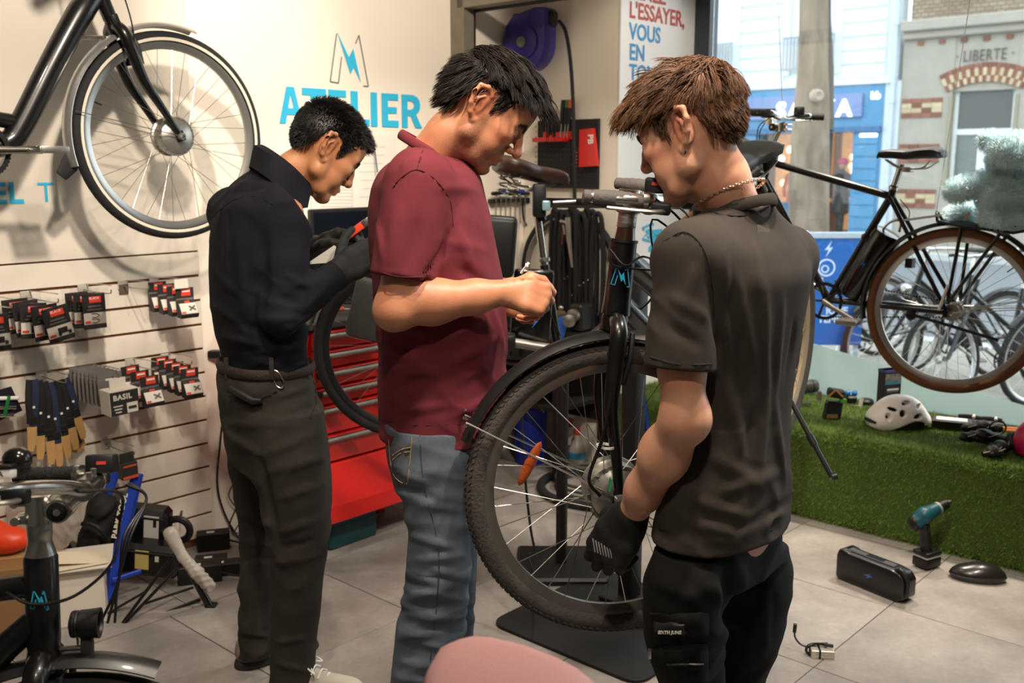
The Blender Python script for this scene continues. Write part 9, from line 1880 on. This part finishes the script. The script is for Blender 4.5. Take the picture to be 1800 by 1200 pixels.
r = topthing('pink_helmet', 'bright pink child helmet at the right picture edge', 'helmet', 1835,800); F = Field((-0.15,-0.13,0),(0.15,0.13,0.2),0.006); F.ell((0,0,0.05),(0.12,0.10,0.11), k=0.01); F.plane((0,0,0.004),(0,0,-1)); F.ell((0,0,0.03),(0.105,0.085,0.09), k=0.004, op='sub'); F.cap((-0.06,0,0.17),(0.06,0,0.17),0.02, k=0.006, op='sub'); V, Fc = F.verts(); link('shell', mesh_np('shell', V, Fc), mat('helmet_pink', '#d3215c', 0.35), r); MB().ring((0,0,0.012),(0,0,1),0.10, circ(0.006,6),30).build('edge_trim', PLB, r)
for k in range(2): r = topthing('orange_stick', ('front orange wooden stick beside the pink helmet', 'rear orange wooden stick beside the pink helmet')[k], 'stick', 1782,760-4*k, 'orange sticks on the bench'); MB().tube([(-0.05,0.01,0.008),(0.10,-0.03,0.008)], 0.007,8).build('stick', mat('stick_orange', '#c9793e', 0.6), r); MB().tube([(-0.05,0.01,0.008),(-0.056,0.0115,0.008)], 0.0075,8).build('stick_end', mat('stick_end', '#d89a64', 0.6), r)
# teddy bear on the rack of the window bike
td = thing('teddy_bear', 'pale blue fluffy teddy bear sitting on the rack of the window bike', 'teddy bear', tuple(PU(1745,398,4.30))); tp = Vector(td.location)
def T5(px, py, du=0.0): return np.array(PU(px, py, 4.30+du)-tp)
F = Field((-0.36,-0.36,-0.10),(0.36,0.36,0.40),0.006)
F.ell(T5(1765,345),(0.095,0.095,0.10), k=0.03); F.ell(T5(1768,380),(0.098,0.095,0.055), k=0.03); F.ell(T5(1780,270),(0.092,0.088,0.082), k=0.02)
F.cap(T5(1738,318,-0.02), T5(1683,335,-0.05),0.042,0.046, k=0.03); F.cap(T5(1810,318,0.05), T5(1850,350,0.02),0.038,0.040, k=0.03)
F.ell(T5(1738,247),(0.038,0.034,0.036), k=0.012); F.ell(T5(1818,243),(0.033,0.03,0.033), k=0.015); F.cap(T5(1700,372,0.06), T5(1680,380,0.12),0.042,0.045, k=0.03); F.cap(T5(1810,380,0.06), T5(1830,390,0.14),0.042,0.045, k=0.03); F.ell(T5(1752,385,-0.09),0.022, k=0.012)
V, Fc = F.verts(); TB = mat('plush_blue', '#d3edf4', 0.9, noise=0.25, nscale=9, col2='#c5e6ee', sheen=0.3); link('plush_body', mesh_np('plush_body', V, Fc), TB, td)
rng = np.random.default_rng(2); cen = V[Fc].mean(1); nr = np.cross(V[Fc[:, 1]]-V[Fc[:, 0]], V[Fc[:, 2]]-V[Fc[:, 0]]); nr /= np.linalg.norm(nr, axis=1)[:, None]+1e-9; sel = rng.choice(len(cen),16000); sp = []
VV = []; FF = []
for i in sel:
    p, n = cen[i], nr[i]; d = n+rng.normal(0,0.55,3); d /= np.linalg.norm(d); L = rng.uniform(0.010,0.024); t = np.cross(d, rng.normal(0,1,3)); t /= np.linalg.norm(t); t *= 0.0016; m_ = p+n*L*0.55; k = len(VV); VV += [p-t, p+t, m_+t*0.7, m_-t*0.7, p+n*L*0.5+d*L*0.6]; FF += [(k, k+1, k+2, k+3),(k+3, k+2, k+4, k+4)]
me = bpy.data.meshes.new('fur'); me.from_pydata([tuple(q) for q in VV], [], [tuple(dict.fromkeys(f)) for f in FF]); fo = link('fur', me, mat('plush_fur', '#dcf1f6', 0.9, island=0.15, sheen=0.3), td); fo['kind'] = 'stuff'
MB().box((0,0,0),(0.012,0.002,0.035), Matrix.Rotation(0.5,3, 'Y')).build('care_tag', mat('tag_cream', '#cdb59c', 0.8), td, None, M=Matrix.Translation(Vector(T5(1700,380,-0.07))))
# dark plush bag at the front of the window bike
bg5 = thing('dark_plush', 'dark brown plush bag hanging at the head of the window bike', 'bag', tuple(PU(1322,300,4.22))); tq = Vector(bg5.location)
def T6(px, py, du=0.0): return np.array(PU(px, py, 4.22+du)-tq)
F = Field((-0.24,-0.24,-0.22),(0.24,0.24,0.24),0.006); F.ell(T6(1300,270),(0.075,0.09,0.075), k=0.03); F.ell(T6(1315,300),(0.07,0.08,0.075), k=0.03); F.ell(T6(1332,312,-0.06),(0.035,0.035,0.04), k=0.02); F.ell(T6(1335,335),(0.035,0.05,0.04), k=0.03); F.wrinkle(0.007, [((1,0.3,0.6),30),((-0.5,0.3,1),24)], seed=7)
V, Fc = F.verts(); link('plush_body', mesh_np('plush_body', V, Fc), mat('plush_dark', '#191310', 0.95, noise=0.4, nscale=30, sheen=0.2), bg5); MB().ball(tuple(T6(1338,305,-0.1)),0.012,10).build('nose_button', PLB, bg5)
# ---- floor at the bench
r = thing('battery_pack', 'large black e-bike battery standing on its edge on the floor tiles', 'battery', tuple(PF(1535,1035))); p = Vector(r.location); a = PF(1480,1010); b = PF(1598,1058); d = (b-a); d.z = 0; L = d.length; Mz = basis((0,0,0), d.normalized(), ZX.cross(d.normalized()), ZX); hh = 0.115
MB().prism([(-L/2,0.012),(-L/2+0.012,0.0),(L/2-0.03,0.0),(L/2,0.02),(L/2, hh-0.03),(L/2-0.02, hh-0.006),(L/2-0.06, hh),(-L/2+0.05, hh),(-L/2+0.04, hh+0.006),(-L/2+0.01, hh+0.006),(-L/2, hh-0.02)], (0,0.045,0),(1,0,0),(0,0,1),0.08).build('case', mat('battery_black', '#0d0c0d', 0.3, coat=0.2), r, 40,0.008,3, M=Mz)
bx('top_rail', PLG, r, Mz, (-0.02,0.005, hh+0.002),(L*0.72,0.03,0.008),0.003); bx('status_panel', mat('panel_gloss', '#20242c', 0.12), r, Mz, (0.0,0.005, hh+0.007),(0.07,0.02,0.002)); MB().tube(spline([(L/2-0.045,-0.02, hh-0.002),(L/2-0.02,-0.02, hh+0.004),(L/2+0.006,-0.02, hh-0.03),(L/2+0.006,-0.02,0.045),(L/2-0.01,-0.02,0.02)], 5),0.008,8).build('end_handle', PLB, r, M=Mz); MB().prism([(0.012,0.012),(-0.02,-0.002),(0,-0.001),(-0.012,-0.012),(0.02,0.003),(0,0.002)], (0.0,-0.0362,0.06),(1,0,0),(0,0,1),0.001).build('case_logo', mat('logo_blue', '#3f63b5', 0.5), r, None, M=Mz)
dr = thing('cordless_drill', 'teal and black cordless drill standing on its battery by the bench', 'drill', tuple(PF(1628,996))); p = Vector(dr.location); s_ = 1750/(p.y*0.985+0.27)
def D3(px, py, dy=0.0): return np.array(P(px, py, p.y+dy)-p)
MB().box((0,0,0.026),(0.085,0.07,0.038), Matrix.Rotation(0.5,3, 'Z')).build('battery', PLB, dr, 30,0.006); MB().box((0,0,0.050),(0.088,0.073,0.006), Matrix.Rotation(0.5,3, 'Z')).build('battery_trim', mat('trim_grey', '#8e8a84', 0.5), dr, 30,0.002); MB().box((0,0,0.062),(0.086,0.071,0.018), Matrix.Rotation(0.5,3, 'Z')).build('grip_base', PLB, dr, 30,0.006)
F = Field(D3(1600,990)-0.05, D3(1670,880)+0.08,0.0035); F.chain([D3(1629,975), D3(1627,950), D3(1624,925)], [0.021,0.02,0.023], k=0.01); V, Fc = F.verts(); link('handle', mesh_np('handle', V, Fc), PLB, dr)
F = Field(D3(1590,960)-0.06, D3(1680,870)+0.08,0.0035); F.chain([D3(1613,915,0.0), D3(1625,905), D3(1648,893,0.02)], [0.030,0.031,0.024], k=0.01); V, Fc = F.verts(); link('motor_housing', mesh_np('motor_housing', V, Fc), mat('drill_teal', '#0f4753', 0.4), dr); q0, q1 = Vector(D3(1648,893,0.02)), Vector(D3(1664,885,0.034)); MB().tube([q0, q1], [0.023,0.019], 16).build('chuck', PLB, dr); MB().tube([q0+(q1-q0)*-0.05, q0+(q1-q0)*0.15], 0.0245,16).build('collar_ring', mat('trim_grey', '#8e8a84', 0.5), dr); MB().tube([q1, q1+(q1-q0).normalized()*0.02], [0.012,0.008], 12).build('chuck_jaws', STL, dr)
q = Vector(D3(1608,918)); MB().ball(q, (0.028,0.028,0.034),14).build('motor_cap', PLB, dr); MB().box(Vector(D3(1632,930,-0.02)),(0.012,0.014,0.02)).build('trigger', PLB, dr, 30,0.003)
r = thing('sunglasses_case', 'rounded dark grey case lying on the floor at the bench', 'case', tuple(PF(1718,1018))); F = Field((-0.13,-0.09,-0.002),(0.13,0.09,0.08),0.004); F.ell((0,0,0.02),(0.10,0.055,0.042), k=0.01); F.ell((0.02,0,0.03),(0.06,0.04,0.036), k=0.02); F.plane((0,0,0.0),(0,0,-1)); V, Fc = F.verts(); link('case_shell', mesh_np('case_shell', V, Fc, M=Matrix.Rotation(-0.25,4, 'Z')), mat('case_dark', '#1f1c1c', 0.28, coat=0.3), r); MB().ring((0,0,0.02),(0,0,1),0.0, [(0,0),(0.001,0),(0,0.001)], 3).build('seam', PLB, r) if False else MB().tube([Vector((0.101*math.cos(t),0.056*math.sin(t),0.02)) for t in np.linspace(0,2*math.pi, 41)[:-1]], 0.0016,5, closed=True).build('seam', PLB, r, M=Matrix.Rotation(-0.25,4, 'Z'))
r = thing('power_adapter', 'small silver power adapter with a curled black lead on the floor', 'adapter', tuple(PF(1444,1152))); Mz = Matrix.Rotation(-0.12,4, 'Z'); bx('adapter_body', mat('adapter_silver', '#c4bfb4', 0.35,0.4), r, Mz, (0,0,0.014),(0.072,0.05,0.028),0.002); bx('strap', PLB, r, Mz, (-0.01,0,0.0145),(0.006,0.053,0.031)); 
for k in range(3): bx('body_groove', mat('groove_grey', '#8b877e', 0.4), r, Mz, (0.006,-0.0252,0.006+0.008*k),(0.056,0.001,0.0012))
cable(r, [(0.03,0,0.034),(-0.01,0.004,0.038),(-0.04,0.0,0.034),(-0.05,-0.006,0.018),(-0.038,-0.01,0.008),(-0.03,0.01,0.03),(0.02,0.014,0.036)], Mz, r=0.0042, name='lead'); cable(r, [(-0.04,0.0,0.026),(-0.065,0.01,0.03),(-0.082,0.015,0.05),(-0.086,0.012,0.075)], Mz, r=0.003, name='lead'); MB().tube([(-0.086,0.012,0.070),(-0.085,0.010,0.098)], 0.006,10).build('plug', PLB, r, M=Mz); MB().tube([(-0.085,0.010,0.098),(-0.0848,0.0098,0.104)], 0.005,10).build('plug_tip', STL, r, M=Mz); MB().tube([(0.005,0.0,0.038),(0.034,-0.002,0.036)], 0.006,8).build('lead_sleeve', PLB, r, M=Mz)
